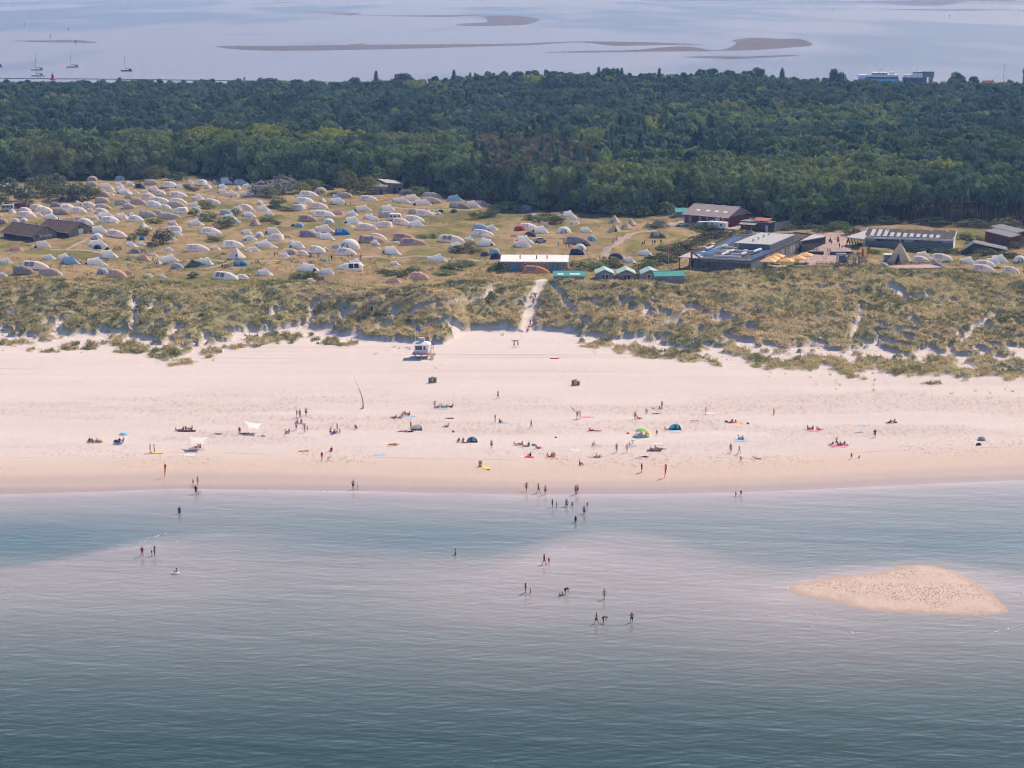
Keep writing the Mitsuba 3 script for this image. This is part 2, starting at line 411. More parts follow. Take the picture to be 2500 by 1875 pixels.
scene["mud"] = {"type": "twosided", "bsdf": {"type": "diffuse", "reflectance": proc(mud_colour)}}
for pts in ([(530, 115), (640, 112), (760, 111), (900, 109), (1100, 108), (1300, 105), (1420, 101), (1520, 102), (1640, 105), (1720, 110), (1600, 110), (1480, 110), (1440, 105), (1330, 108), (1200, 113), (1000, 119), (850, 122), (700, 124), (600, 122), (560, 119)],
            [(1320, 128.5), (1450, 124), (1560, 121), (1700, 116), (1790, 112), (1800, 104), (1782, 100), (1800, 96), (1850, 92), (1920, 95), (1968, 99), (1985, 109), (1960, 114), (1880, 120), (1780, 124), (1600, 126), (1450, 128)],
            [(1666, 139.5), (1720, 137), (1800, 138), (1880, 135.5), (1956, 135), (1900, 139), (1780, 144), (1720, 142)],
            [(1112, 61), (1160, 56), (1190, 50), (1185, 44), (1120, 38), (1220, 37), (1290, 41), (1319, 48), (1300, 56), (1250, 62), (1180, 63.5)],
            [(870, 38), (1000, 37.3), (1180, 37.6), (1140, 39.8), (960, 39.6)], [(730, 29), (770, 30), (880, 27.5), (850, 29.5), (780, 32)], [(805, 35), (880, 34), (870, 36), (830, 36.4)],
            [(610, 9), (680, 6), (750, 4), (700, 7.2)], [(1560, 1.2), (1700, 0.4), (1900, 0.9), (1800, 2.4)], [(2100, 22.0), (2280, 22.6), (2470, 24.0), (2350, 26.2), (2200, 24.2)],
            [(1890, 4.2), (2120, 2.2), (2340, 8.0), (2320, 10.8), (2140, 7.4), (2000, 5.4)], [(1650, 19), (1700, 19.6), (1708, 20.4), (1670, 20.6)], [(2220, 0.6), (2480, 1.0), (2500, 2.6), (2360, 2.9)],
            [(850, 109.4), (898, 106.8), (890, 108.2)], [(20, 100), (120, 98.4), (220, 100.6), (236, 103), (160, 104), (80, 102.6)]):
    key = numbered("mud_flat")
    mesh = sheet(key, [at(u, v, 0)[:2] for u, v in rough(pts, 110, len(pts), 0.03)], 0.02, 0.5, None, None)
    scene[key] = ply(mesh, "mud", smooth=True)
    lab(key, "bare grey mud flat exposed by the tide in the pale sea", "mud flat", kind="structure")

# foam of small breakers over the bars: short ragged strips, one mass
diffuse("foam_white", (0.82, 0.80, 0.80))
FV, FF = [], []


def foam(u0, v0, u1, v1, w, dens=0.6, sag=0):
    a, b = at(u0, v0, 0)[:2], at(u1, v1, 0)[:2]
    L = np.hypot(*(b - a))
    t = 0
    while t < L:
        ln = RNG.uniform(0.3, 1.4)
        if RNG.random() < dens:
            n = 6
            c = [a + (b - a) * min(1, (t + ln * k / n) / L) + np.array([0, sag * math.sin(math.pi * t / L) + RNG.normal() * 0.05]) for k in range(n + 1)]
            h = [w * RNG.uniform(0.3, 1) * math.sin(math.pi * (k + 0.2) / (n + 0.4)) for k in range(n + 1)]
            i0 = len(FV)
            for (x, y), q in zip(c, h):
                FV.extend([(x, y - q * 1.4, 0.04), (x, y, 0.07), (x, y + q * 1.4, 0.04)])
            for k in range(n):
                j = i0 + 3 * k
                FF.extend([(j, j + 3, j + 4), (j, j + 4, j + 1), (j + 1, j + 4, j + 5), (j + 1, j + 5, j + 2)])
        t += ln * 1.15


for a in ((245, 1357, 262, 1357, .12, .9), (303, 1358, 335, 1359, .14, 1), (410, 1359, 440, 1358, .12, .8), (325, 1342, 347, 1326, .3, .8), (352, 1323, 360, 1316, .35, 1), (378, 1312, 392, 1306, .4, 1), (400, 1304, 408, 1301, .3, 1), (427, 1328, 434, 1320, .2, .9),
          (1371, 1344, 1380, 1335, .2, .9), (1840, 1502, 1876, 1502, .15, .7), (1876, 1500, 2100, 1500, .14, .5), (1915, 1442, 1925, 1437, .5, 1), (1976, 1530, 1998, 1528, .22, 1), (2070, 1543, 2110, 1546, .25, .9), (2113, 1535, 2160, 1538, .12, .5), (2178, 1557, 2200, 1554, .25, 1), (2230, 1542, 2370, 1540, .12, .6),
          (2420, 1545, 2465, 1535, .22, .9), (2468, 1533, 2500, 1524, .18, .8), (2100, 1508, 2190, 1519, .1, .4), (1716, 1499, 1726, 1499, .2, 1), (640, 1197, 860, 1198, .12, .75), (2484, 1455, 2489, 1452, .3, 1), (1320, 1364, 1332, 1368, .2, .7)):
    foam(*a[:4], a[4] * 0.6, a[5] * 0.8)
scene["foam"] = ply((np.array(FV), np.array(FF)), "foam_white")
lab("foam", "short white foam crests of tiny waves over the shallow bars", "foam", kind="stuff")

# ------------------------------------------------------------------ marram grass of the dunes and of the camp's rough edges: one mass of tufts
def tufts(n, region, keep, blades, size, spread, palette, seed):
    r = np.random.default_rng(seed)
    (u0, u1), (y0, y1) = region
    y = np.sqrt(r.uniform(y0 ** 2, y1 ** 2, n))
    x = r.uniform(-1, 1, n) * (0.262 * y + 6)
    k = keep(x, y)
    ok = r.random(n) < k
    x, y = x[ok], y[ok]
    z = ground(x, y)
    n = len(x)
    s = size[0] + (size[1] - size[0]) * r.random(n) ** 1.6
    tone = nz(x, y, 9, seed + 5)
    B = blades
    ang = r.uniform(0, 2 * np.pi, (n, B))
    rad = spread * s[:, None] * np.sqrt(r.random((n, B)))
    bx, by = x[:, None] + np.cos(ang) * rad, y[:, None] + np.sin(ang) * rad
    lean = (0.25 + 0.55 * r.random((n, B))) * s[:, None]
    h = s[:, None] * (0.55 + 0.5 * r.random((n, B)))
    tipx, tipy = bx + np.cos(ang) * lean - 0.22 * s[:, None], by + np.sin(ang) * lean - 0.05
    wd = 0.10 * s[:, None] * (0.6 + 0.8 * r.random((n, B)))
    px, py = -np.sin(ang) * wd, np.cos(ang) * wd
    z0 = np.repeat(z[:, None] - 0.06, B, 1)
    V = np.stack([np.stack([bx - px, by - py, z0], -1), np.stack([bx + px, by + py, z0], -1), np.stack([tipx, tipy, z0 + h], -1)], 2).reshape(-1, 3)
    F = np.arange(len(V)).reshape(-1, 3)
    pal = np.array(palette)
    pick = np.clip((tone - 0.5) * 2.6 + 0.5 + r.normal(0, 0.22, n), 0, 0.999) * (len(pal) - 1)
    i = pick.astype(int)
    col = pal[i] + (pal[np.minimum(i + 1, len(pal) - 1)] - pal[i]) * (pick - i)[:, None]
    col = np.repeat(col[:, None], B, 1) * (0.7 + 0.6 * r.random((n, B, 1)))
    C = np.repeat(col.reshape(-1, 3), 3, 0)
    return V, F, C


def joined(parts):
    at0, V, F, C = 0, [], [], []
    for v, f, c in parts:
        V.append(v), F.append(f + at0), C.append(c)
        at0 += len(v)
    return np.vstack(V), np.vstack(F), np.vstack(C)


scene["blade"] = {"type": "principledthin", "base_color": {"type": "mesh_attribute", "name": "vertex_color"}, "roughness": 0.8, "spec_trans": 0.0, "diff_trans": 0.9}
GREENS = [(0.15, 0.18, 0.10), (0.26, 0.255, 0.125), (0.38, 0.33, 0.17), (0.48, 0.40, 0.23), (0.56, 0.475, 0.30)]
V, F, C = joined([tufts(70000, ((0, 0), (446, 640)), lambda x, y: sstep(0.35, 0.8, cover(x, y)) * (1 - 0.9 * sstep(1.0, 1.25, dune_t(x, y))) * np.where(dune_t(x, y) < 0, 1, 0.92), 13, (0.45, 1.15), 0.62, GREENS, 3),
                  tufts(5000, ((0, 0), (440, 540)), lambda x, y: 0.35 * sstep(0.50, 0.62, nz(x, y, 8, 77)) * (dune_t(x, y) < 0.1) * sstep(-0.75, -0.4, dune_t(x, y)), 11, (0.3, 0.8), 0.5, GREENS[1:], 4)])
scene["marram_grass"] = ply((V, F), "blade", color=C)
lab("marram_grass", "tufts of olive and straw coloured marram grass covering the dunes", "grass", kind="stuff")
V, F, C = tufts(26000, ((0, 0), (565, 930)), lambda x, y: sstep(1.0, 1.2, dune_t(x, y)) * (y < np.interp(x, FRX, FRY) + 5) * sstep(0.5, 0.6, 0.6 * nz(x, y, 17, 81) + 0.4 * nz(x, y, 5, 82)), 10, (0.35, 0.8), 0.9,
                [(0.15, 0.15, 0.07), (0.22, 0.18, 0.09), (0.30, 0.225, 0.125), (0.38, 0.29, 0.16)], 6)
scene["meadow_grass"] = ply((V, F), "blade", color=C)
lab("meadow_grass", "rough golden summer grass between the tents", "grass", kind="stuff")

# ------------------------------------------------------------------ foliage meshes
def crown(kind, seed, n, leaf):
    """triangles of leaf clumps in an uneven crown: unit width and height 1, standing on z = 0"""
    r = np.random.default_rng(seed)
    P = []
    if kind == "broad":
        lobes = [(np.array([0, 0, 0.58]), 0.34)] + [(np.array([0.36 * math.cos(a), 0.36 * math.sin(a), r.uniform(0.40, 0.82)]), r.uniform(0.14, 0.24)) for a in r.uniform(0, 6.28, 10)] + [(np.array([r.normal() * .12, r.normal() * .12, 0.84]), 0.17)]
    elif kind == "pine":
        lobes = [(np.array([0.22 * math.cos(a) * q, 0.22 * math.sin(a) * q, r.uniform(0.66, 0.9)]), r.uniform(0.11, 0.20)) for a, q in zip(r.uniform(0, 6.28, 8), r.uniform(.4, 1.5, 8))] + [(np.array([0, 0, 0.9]), 0.14)]
    elif kind == "bush":
        lobes = [(np.array([0.32 * math.cos(a), 0.32 * math.sin(a), r.uniform(0.12, 0.5)]), r.uniform(0.18, 0.30)) for a in r.uniform(0, 6.28, 9)] + [(np.array([0, 0, 0.55]), 0.38)]
    elif kind == "edge":
        lobes = [(np.array([0, 0, 0.56]), 0.36)] + [(np.array([0.36 * math.cos(a), 0.36 * math.sin(a), r.uniform(0.14, 0.80)]), r.uniform(0.15, 0.24)) for a in r.uniform(0, 6.28, 14)]
    elif kind == "spruce":
        lobes = []
    if kind == "spruce":
        t = r.random(n) ** 0.7
        a = r.uniform(0, 6.28, n)
        rr = 0.36 * (1.02 - t) ** 0.75 * (0.45 + 0.55 * np.abs(np.sin(t * 26))) * np.sqrt(r.uniform(0.3, 1, n))
        c = np.stack([rr * np.cos(a), rr * np.sin(a), 0.12 + 0.88 * t], 1)
        nrm = np.stack([np.cos(a), np.sin(a), 0 * a + 0.9], 1)
    else:
        w = np.array([q ** 2 for _, q in lobes])
        which = r.choice(len(lobes), n, p=w / w.sum())
        d = r.normal(size=(n, 3))
        d /= np.linalg.norm(d, axis=1)[:, None]
        d[:, 2] = np.where(d[:, 2] < (-0.35 if kind != "bush" else -0.8), -d[:, 2], d[:, 2])
        ctr, rad = np.array([q for q, _ in lobes])[which], np.array([q for _, q in lobes])[which]
        flat = np.array([1, 1, 0.62 if kind == "pine" else 0.85])
        c = ctr + d * flat * (rad * r.uniform(0.72, 1.08, n))[:, None]
        nrm = d + 0.5 * r.normal(size=(n, 3))
    nrm /= np.linalg.norm(nrm, axis=1)[:, None]
    e1 = np.cross(nrm, r.normal(size=(n, 3)))
    e1 /= np.linalg.norm(e1, axis=1)[:, None]
    e2 = np.cross(nrm, e1)
    s = leaf * r.uniform(0.6, 1.3, n)[:, None]
    V = np.stack([c - e1 * s * 0.9 - e2 * s * 0.5, c + e1 * s * 0.9 - e2 * s * 0.5 + nrm * s * .2, c + e2 * s * 1.1, ], 1).reshape(-1, 3)
    return V, np.arange(3 * n).reshape(-1, 3)


def trunk(kind, seed):
    r = np.random.default_rng(seed)
    V, F = [], []

    def tube(pts, rads, k=5):
        i0 = len(V)
        for p, q in zip(pts, rads):
            for j in range(k):
                V.append((p[0] + q * math.cos(6.283 * j / k), p[1] + q * math.sin(6.283 * j / k), p[2]))
        for i in range(len(pts) - 1):
            for j in range(k):
                a, b = i0 + i * k + j, i0 + i * k + (j + 1) % k
                F.extend([(a, b, b + k), (a, b + k, a + k)])
    top = 0.82 if kind in ("pine",) else 0.95 if kind == "spruce" else 0.62 if kind in ("broad", "edge") else 0.4
    bend = r.normal(0, 0.02, 2)
    tube([(0, 0, -0.05), (bend[0], bend[1], top * 0.5), (bend[0] * 1.6, bend[1] * 1.6, top)], [0.020, 0.016, 0.007])
    for a in r.uniform(0, 6.28, 4 if kind != "spruce" else 0):
        z0 = top * r.uniform(0.55, 0.9)
        tube([(bend[0], bend[1], z0), (0.2 * math.cos(a), 0.2 * math.sin(a), z0 + 0.14)], [0.008, 0.003], 3)
    return np.array(V), np.array(F)


def leaf_bsdf(name, a, b, tint, seed):
    """leaf colour varies from clump to clump and from tree to tree"""
    def fn(p, n, uv):
        k = 0.55 * noise(p.x * 0.11, p.y * 0.11, seed) + 0.45 * noise(p.x * 1.3, p.y * 1.3, p.z * 1.3)
        c = mix(a, b, smoothstep(0.22, 0.80, k))
        return mix(c, tint, 0.55 * smoothstep(0.62, 0.80, noise(p.x * 0.05, p.y * 0.03, seed + 3.0)))
    scene[name] = {"type": "principledthin", "base_color": proc(fn), "roughness": 0.75, "spec_trans": 0.0, "diff_trans": 0.55}


leaf_bsdf("pine_leaf", (0.034, 0.074, 0.064), (0.126, 0.212, 0.149), (0.144, 0.205, 0.121), 1.0)
leaf_bsdf("broad_leaf", (0.052, 0.092, 0.051), (0.203, 0.282, 0.123), (0.264, 0.275, 0.118), 2.0)
leaf_bsdf("fresh_leaf", (0.094, 0.149, 0.064), (0.252, 0.319, 0.129), (0.28, 0.302, 0.123), 3.0)
leaf_bsdf("yellow_leaf", (0.172, 0.216, 0.048), (0.33, 0.356, 0.093), (0.291, 0.317, 0.079), 4.0)
leaf_bsdf("brown_leaf", (0.095, 0.098, 0.068), (0.215, 0.195, 0.135), (0.16, 0.165, 0.10), 5.0)
leaf_bsdf("silver_leaf", (0.162, 0.177, 0.162), (0.341, 0.348, 0.329), (0.228, 0.253, 0.202), 6.0)
leaf_bsdf("scrub_leaf", (0.055, 0.079, 0.055), (0.164, 0.187, 0.102), (0.187, 0.187, 0.109), 7.0)
leaf_bsdf("young_leaf", (0.123, 0.144, 0.052), (0.266, 0.266, 0.097), (0.29, 0.278, 0.097), 8.0)
diffuse("bark", (0.085, 0.065, 0.055))
diffuse("pale_bark", (0.16, 0.14, 0.125))

PROTO = {}


def proto(kind, leafmat, var, n, leaf):
    key = f"{kind}_{leafmat}_{var}_{n}"
    if key not in PROTO:
        PROTO[key] = True
        cs = sum(map(ord, kind)) * 7 + var
        scene[key] = {"type": "shapegroup", "crown": ply(crown(kind, cs, n, leaf), leafmat), "trunk": ply(trunk(kind, cs), "pale_bark" if kind == "pine" else "bark")}
    return key


def stand(x, y, z, w, h, rot):
    return T().translate([float(x), float(y), float(z)]).rotate([0, 0, 1], float(rot)).scale([float(w), float(w), float(h)])


# ------------------------------------------------------------------ the forest
def forest_kind(u, v, q):
    """kind of tree by where its top stands in the photograph's picture of the wood"""
    n = q[0]
    if (u < 560 and 318 < v) or (560 <= u < 1150 and v > 318 + 0.02 * (u - 560)):
        k = ("broad", "broad_leaf") if n < 0.86 else ("broad", "fresh_leaf")
    elif 1150 <= u < 1440 and v > 325:
        k = ("broad", "brown_leaf") if (330 < v < 405 and n < 0.75) else ("broad", "broad_leaf") if n < 0.8 else ("spruce", "pine_leaf")
    elif 1380 <= u < 2230 and v > 392 - 0.02 * (u - 1400):
        k = ("broad", "fresh_leaf") if v < 470 and n < 0.93 else ("broad", "broad_leaf")
    elif u >= 2160 and v > 385:
        k = ("pine", "pine_leaf") if n < 0.8 else ("broad", "broad_leaf")
    elif 1640 < u < 2260 and 252 < v < 305:
        k = ("broad", "fresh_leaf") if n < 0.62 else ("pine", "pine_leaf")
    elif 1480 < u < 1760 and 290 < v < 385:
        k = ("broad", "fresh_leaf") if n < 0.34 else ("pine", "pine_leaf") if n < .85 else ("spruce", "pine_leaf")
    elif 1900 < u < 2500 and 330 < v < 420:
        k = ("broad", "broad_leaf") if n < 0.55 else ("pine", "pine_leaf")
    else:
        k = ("pine", "pine_leaf") if n < 0.90 else ("broad", "broad_leaf") if n < 0.96 else ("broad", "fresh_leaf")
    for (a, b, c, d), m in (((520, 325, 62, 14), "yellow_leaf"), ((650, 322, 48, 14), "yellow_leaf"), ((808, 328, 62, 12), "yellow_leaf"), ((1300, 194, 26, 8), "yellow_leaf"), ((1485, 188, 22, 6), "yellow_leaf"), ((1040, 205, 60, 10), "fresh_leaf"), ((1430, 330, 45, 14), "fresh_leaf"), ((2300, 398, 34, 18), "yellow_leaf"), ((1590, 300, 22, 14), "yellow_leaf")):
        if ((u - a) / c) ** 2 + ((v - b) / d) ** 2 < 1:
            k = ("broad", m)
    return k


def pixel(x, y, z):
    d = np.array([x, y, z]) - EYE
    f = d @ FWD
    return 1250 + FOC * d[0] / f, 937.5 - FOC * (d @ UP) / f


trees = []
yy = 735.0
r = np.random.default_rng(21)
while yy < 1495:
    step = 6.1
    half = 0.252 * yy + 22
    for xx in np.arange(-half, half, step):
        x, y = xx + r.uniform(-2.4, 2.4), yy + r.uniform(-2.4, 2.4)
        q = r.random(6)
        fr = np.interp(x, FRX, FRY)
        if y < fr + 1 + 5 * q[5]:
            continue
        z = float(ground(x, y)[0])
        h = 9.5 + 6.5 * q[1]
        u, v = pixel(x, y, z + h * 0.9)
        kind, leafm = forest_kind(u, v, q)
        if kind == "pine":
            h *= 1.02
        if kind == "spruce":
            h *= 1.25
        if y < fr + 10 and u < 2140:
            h *= 0.62 + 0.3 * q[2]
            kind = "edge" if kind == "broad" else kind
        w = h * {"broad": 0.72, "edge": 0.85, "pine": 0.62, "spruce": 0.8}[kind] * (0.8 + 0.4 * q[3])
        trees.append((x, y, z, w, h, 360 * q[4], kind, leafm, y - fr, v))
    yy += step * (0.9 if yy < 1050 else 1.05)
# skyline accents: taller conifers that stand out against the sea
for u, v, hh, kind in ((918, 174, 20, "spruce"), (975, 180, 18, "pine"), (998, 182, 17, "pine"), (1108, 173, 21, "spruce"), (1148, 178, 19, "spruce"), (1160, 179, 18, "spruce"), (1265, 176, 18, "pine"), (1306, 176, 17, "spruce"), (1332, 171, 19, "spruce"), (1462, 165, 19, "spruce"), (1480, 168, 18, "pine"), (1500, 166, 18, "broad"), (1518, 167, 18, "spruce"), (1610, 168, 18, "spruce"), (1745, 168, 18, "pine"), (1845, 167, 19, "pine"), (1910, 168, 19, "spruce"), (2047, 168, 21, "broad"), (2340, 178, 19, "pine"), (2380, 187, 16, "pine"), (2320, 190, 16, "broad"), (870, 190, 16, "pine"), (740, 200, 16, "pine")):
    y = 1450 + RNG.uniform(-20, 25)
    p = EYE + (at(u, v, 0) - EYE) * (y / at(u, v, 0)[1])
    z = float(ground(p[0], y)[0])
    h = p[2] - z
    trees.append((p[0], y, z, h * (0.45 if kind == "broad" else 0.75), h, RNG.uniform(0, 360), kind, "pine_leaf", 1e3, 0))
front = sorted(range(len(trees)), key=lambda i: trees[i][8] if trees[i][8] < 1e3 else -1)[:300]
front = set(front)
TREE_NAME = {"broad": "leafy_tree", "edge": "leafy_tree", "pine": "pine_tree", "spruce": "spruce_tree"}
FOREST_LABEL = {("pine", "pine_leaf"): "dark blue green pine", ("broad", "broad_leaf"): "dark green leafy tree", ("broad", "fresh_leaf"): "light green leafy tree",
                ("spruce", "pine_leaf"): "dark pointed spruce", ("broad", "brown_leaf"): "brownish half bare tree", ("broad", "yellow_leaf"): "yellow green tree", ("broad", "pine_leaf"): "tall dark round tree"}
_used["forest"] = 1
EDGE_TREES = []
for i, (x, y, z, w, h, rot, kind, leafm, edge, v) in enumerate(trees):
    near = y < 1010
    n, leaf = (640, 0.072) if near else (380, 0.09)
    if kind == "pine":
        n, leaf = (480, 0.056) if near else (330, 0.068)
    if kind == "spruce":
        n, leaf = 240, 0.06
    g = proto(kind, leafm, int(i * 7919 % 5), n, leaf)
    d = {"type": "instance", "to_world": stand(x, y, z, w, h, rot), "group": {"type": "ref", "id": g}}
    if i in front:
        key = numbered(TREE_NAME[kind])
        lb = FOREST_LABEL[("broad" if kind == "edge" else kind, leafm)]
        EDGE_TREES.append((key, lb, x, y, edge))
    else:
        key = numbered("forest").replace("forest_", "forest__")
    scene[key] = d
lab("forest", "dense wood of dark pines and lighter leafy trees behind the campsite", "forest", kind="stuff")
TREE_MARKS = [(150, 440, "the olive thicket"), (320, 435, "the left silver willow"), (560, 440, "the left camp's back row"), (680, 455, "the silvery willows"), (870, 460, "the big round bush"), (1000, 468, "the timber house"), (1150, 490, "the pale willow bush"), (1290, 510, "the camp's right end"), (1480, 525, "the white tents under trees"),
              (1660, 522, "the turquoise shed"), (1760, 520, "the brown barn"), (1910, 545, "the tall board fence"), (2010, 556, "the paved square"), (2230, 550, "the long hall"), (2440, 560, "the dark red huts")]
tg = {}
for key, lb, x, y, edge in EDGE_TREES:
    if edge >= 1e3:
        tg.setdefault((lb, "sky"), []).append((x, key))
    else:
        u, v = pixel(x, y, 4.0)
        j = min(range(len(TREE_MARKS)), key=lambda k: abs(u - TREE_MARKS[k][0]))
        tg.setdefault((lb, j), []).append((math.hypot(u - TREE_MARKS[j][0], 3 * (v - TREE_MARKS[j][1])), key))
ORDX = "first second third fourth fifth sixth seventh eighth ninth tenth eleventh twelfth".split()
for (lb, j), L in tg.items():
    for n, (_, key) in enumerate(sorted(L)):
        od = nth(n)
        if j == "sky":
            lab(key, f"{lb} standing against the sea on the skyline, {od} from left", "tree", "trees on the skyline of the wood")
        else:
            lab(key, f"{lb} at the wood's edge, {od} nearest to {TREE_MARKS[j][2]}", "tree", "trees along the near edge of the wood")
print("trees", len(trees))

# ------------------------------------------------------------------ paths, plaza, yard: draped sheets
def path_colour(p, n, uv):
    return mix((0.40, 0.345, 0.30), (0.31, 0.255, 0.21), fbm(p.x * 0.5, p.y * 0.3, 1.0, 4))


scene["gravel"] = {"type": "twosided", "bsdf": {"type": "diffuse", "reflectance": proc(path_colour)}}


def paving_colour(p, n, uv):
    return mix((0.43, 0.355, 0.335), (0.36, 0.29, 0.27), fbm(p.x * 0.3, p.y * 0.2, 2.0, 4))


scene["paving"] = {"type": "twosided", "bsdf": {"type": "diffuse", "reflectance": proc(paving_colour)}}


def strip(name, pts, width, bsdf, label, lift=0.10):
    from scipy.interpolate import splprep, splev
    q = np.array([spot(u, v)[:2] for u, v in pts])
    tck, _ = splprep([q[:, 0], q[:, 1]], s=0, k=min(3, len(q) - 1))
    L = np.hypot(*np.diff(q, axis=0).T).sum()
    n = max(8, int(L / 1.2))
    t = np.linspace(0, 1, n)
    c = np.stack(splev(t, tck), 1)
    d = np.gradient(c, axis=0)
    d /= np.linalg.norm(d, axis=1)[:, None]
    nr = np.stack([-d[:, 1], d[:, 0]], 1)
    wob = 1 + 0.25 * (nz(c[:, 0], c[:, 1], 4, 3) - 0.5)
    V = []
    for k in np.linspace(-0.5, 0.5, 5):
        p = c + nr * (k * width * wob)[:, None]
        V.append(np.c_[p, ground(p[:, 0], p[:, 1]) + lift - 0.18 * (abs(k) > 0.45)])
    V = np.stack(V, 1)
    key = numbered(name)
    scene[key] = ply((V.reshape(-1, 3), grid_faces(n, 5)), bsdf, smooth=True)
    lab(key, label, "path", kind="structure")


strip("path", [(120, 610), (218, 612), (300, 622), (380, 633), (460, 636), (525, 636), (620, 638), (670, 636), (785, 633), (920, 627), (1000, 627), (1105, 633), (1220, 637), (1262, 640)], 3.0, "gravel", "long gravel path crossing the campsite behind the dunes")
strip("path", [(408, 461), (488, 475), (560, 487), (620, 496), (700, 503)], 3.0, "gravel", "gravel path among the tents near the wood")
strip("path", [(930, 507), (1000, 510), (1080, 512), (1165, 512)], 3.0, "gravel", "gravel path below the tents at the edge of the wood")
strip("path", [(1390, 658), (1440, 642), (1464, 634), (1478, 620), (1505, 594), (1533, 577), (1567, 566), (1600, 562)], 3.6, "gravel", "curving pale path climbing past the bell tents")
strip("path", [(159, 612), (182, 598), (212, 583)], 2.0, "gravel", "short sandy footpath to the thatched hall")
strip("path", [(495, 658), (520, 652), (545, 645), (560, 638)], 1.6, "gravel", "narrow footpath slanting down from the long gravel path")
strip("path", [(1880, 652), (1960, 650), (2040, 648), (2090, 640), (2120, 634), (2160, 650)], 3.5, "gravel", "sandy path round the wooden playground")


def paved(name, pts, bsdf, label, z=None, lift=0.09):
    from shapely.geometry import Polygon
    p = Polygon([spot(u, v)[:2] for u, v in pts])
    v, f = trimesh.creation.triangulate_polygon(p, engine="earcut")
    vv, ff = trimesh.remesh.subdivide_to_size(np.c_[v, np.zeros(len(v))], f, 2.5, max_iter=12)
    vv[:, 2] = ground(vv[:, 0], vv[:, 1]) + lift if z is None else z
    m = trimesh.Trimesh(vv, ff)
    if m.face_normals[:, 2].mean() < 0:
        m.invert()
    scene[name] = ply(m, bsdf, smooth=True)
    lab(name, label, "paving", kind="structure")


paved("plaza", [(1925, 662), (1950, 640), (1975, 600), (2005, 572), (2062, 571), (2074, 590), (2078, 618), (2062, 634), (2015, 650)], "paving", "pinkish paved square between the restaurant and the white roofed hall")
paved("yard", [(1628, 552), (1700, 556), (1800, 562), (1870, 575), (1880, 566), (1850, 556), (1690, 540), (1640, 544)], "paving", "pinkish yard in front of the brown barn")

# ------------------------------------------------------------------ bushes in the camp: "u v width height material"
BUSHES = """60 492 52 40 scrub;95 484 70 58 scrub;130 470 60 46 scrub;150 493 74 48 scrub;190 492 70 46 scrub;226 486 40 34 scrub;20 478 50 46 broad;8 505 34 34 broad;62 506 40 20 broad;300 433 64 40 silver;340 436 70 46 silver;380 438 60 34 young;
430 442 50 24 broad;501 511 40 24 broad;471 528 28 20 broad;508 540 46 24 broad;548 556 56 26 broad;575 528 24 20 broad;470 466 32 10 scrub;455 460 22 12 young;322 592 26 24 broad;350 573 42 16 broad;396 596 52 38 scrub;372 546 48 11 scrub;519 590 46 12 scrub;333 618 44 12 broad;
472 679 30 15 broad;640 478 66 38 silver;690 474 84 46 silver;732 474 50 30 young;622 476 26 22 broad;660 484 34 28 broad;680 509 46 26 broad;704 517 50 16 broad;652 541 42 14 broad;670 548 30 10 scrub;846 473 58 58 young;895 474 58 46 young;1240 522 84 28 broad;1205 530 40 22 broad;
1170 535 54 20 young;1335 545 84 20 broad;1290 538 30 14 broad;1146 604 28 18 broad;1130 617 66 16 scrub;1162 618 40 14 young;1031 583 30 12 broad;1055 583 22 14 broad;930 669 40 13 broad;962 677 62 16 broad;1008 667 44 14 scrub;1110 662 70 18 scrub;1142 651 44 14 scrub;1080 672 60 12 broad;
740 680 64 15 broad;770 686 34 14 broad;1212 662 40 18 broad;1225 668 26 10 broad;1440 660 84 24 broad;1490 654 60 22 broad;1400 668 44 16 young;1580 660 60 26 broad;1546 685 62 20 broad;1610 646 66 26 scrub;1650 628 60 24 scrub;1680 612 56 22 scrub;1640 640 40 16 young;1702 598 56 22 scrub;1740 586 62 20 scrub;
1782 580 62 20 broad;1830 582 50 16 scrub;1655 606 44 20 young;1622 612 40 18 young;1720 566 64 18 scrub;1690 556 36 12 scrub;1600 560 30 18 scrub;1614 556 38 22 silver;1930 562 44 14 young;1975 560 60 16 scrub;2020 566 56 18 scrub;2080 577 48 24 scrub;2050 560 50 20 broad;1944 556 30 36 broad;
2235 617 50 14 broad;2275 618 50 14 broad;2312 620 50 16 broad;2345 622 44 16 broad;2190 612 34 12 scrub;2136 620 30 12 broad;2385 596 44 20 scrub;2362 584 40 16 scrub;2410 622 60 14 scrub;2460 630 60 14 scrub;2480 608 44 18 scrub;2498 600 34 20 scrub;1850 545 30 16 scrub;1385 512 50 26 broad;1450 520 40 26 broad;
1500 528 60 30 broad;1560 530 60 30 broad;1620 526 60 36 broad;1295 502 50 26 broad;1330 512 44 28 broad;230 438 80 30 broad;560 440 60 30 broad;760 462 60 24 broad;1170 478 36 26 silver;1090 480 70 28 broad;2460 560 80 24 scrub;2385 556 80 20 scrub;2280 550 80 18 scrub;2170 548 70 22 scrub;1015 478 60 22 broad"""
BMAT = {"scrub": "scrub_leaf", "broad": "broad_leaf", "silver": "silver_leaf", "young": "young_leaf"}
BLAB = {"scrub": ("olive scrubby bush", "olive scrubby bushes"), "broad": ("dark green bush", "dark green bushes"), "silver": ("silvery grey willow bush", "silvery willow bushes"), "young": ("light green bush", "light green bushes")}
BLIST = []
for item in BUSHES.replace("\n", "").split(";"):
    u, v, w, h, m = item.split()
    BLIST.append((float(u), float(v), float(w), float(h), m))


# ------------------------------------------------------------------ tents
def canvas(name, rgb, thin=0.5):
    scene["canvas_" + name] = {"type": "principledthin", "base_color": {"type": "rgb", "value": list(rgb)}, "roughness": 0.85, "spec_trans": 0.0, "diff_trans": thin}


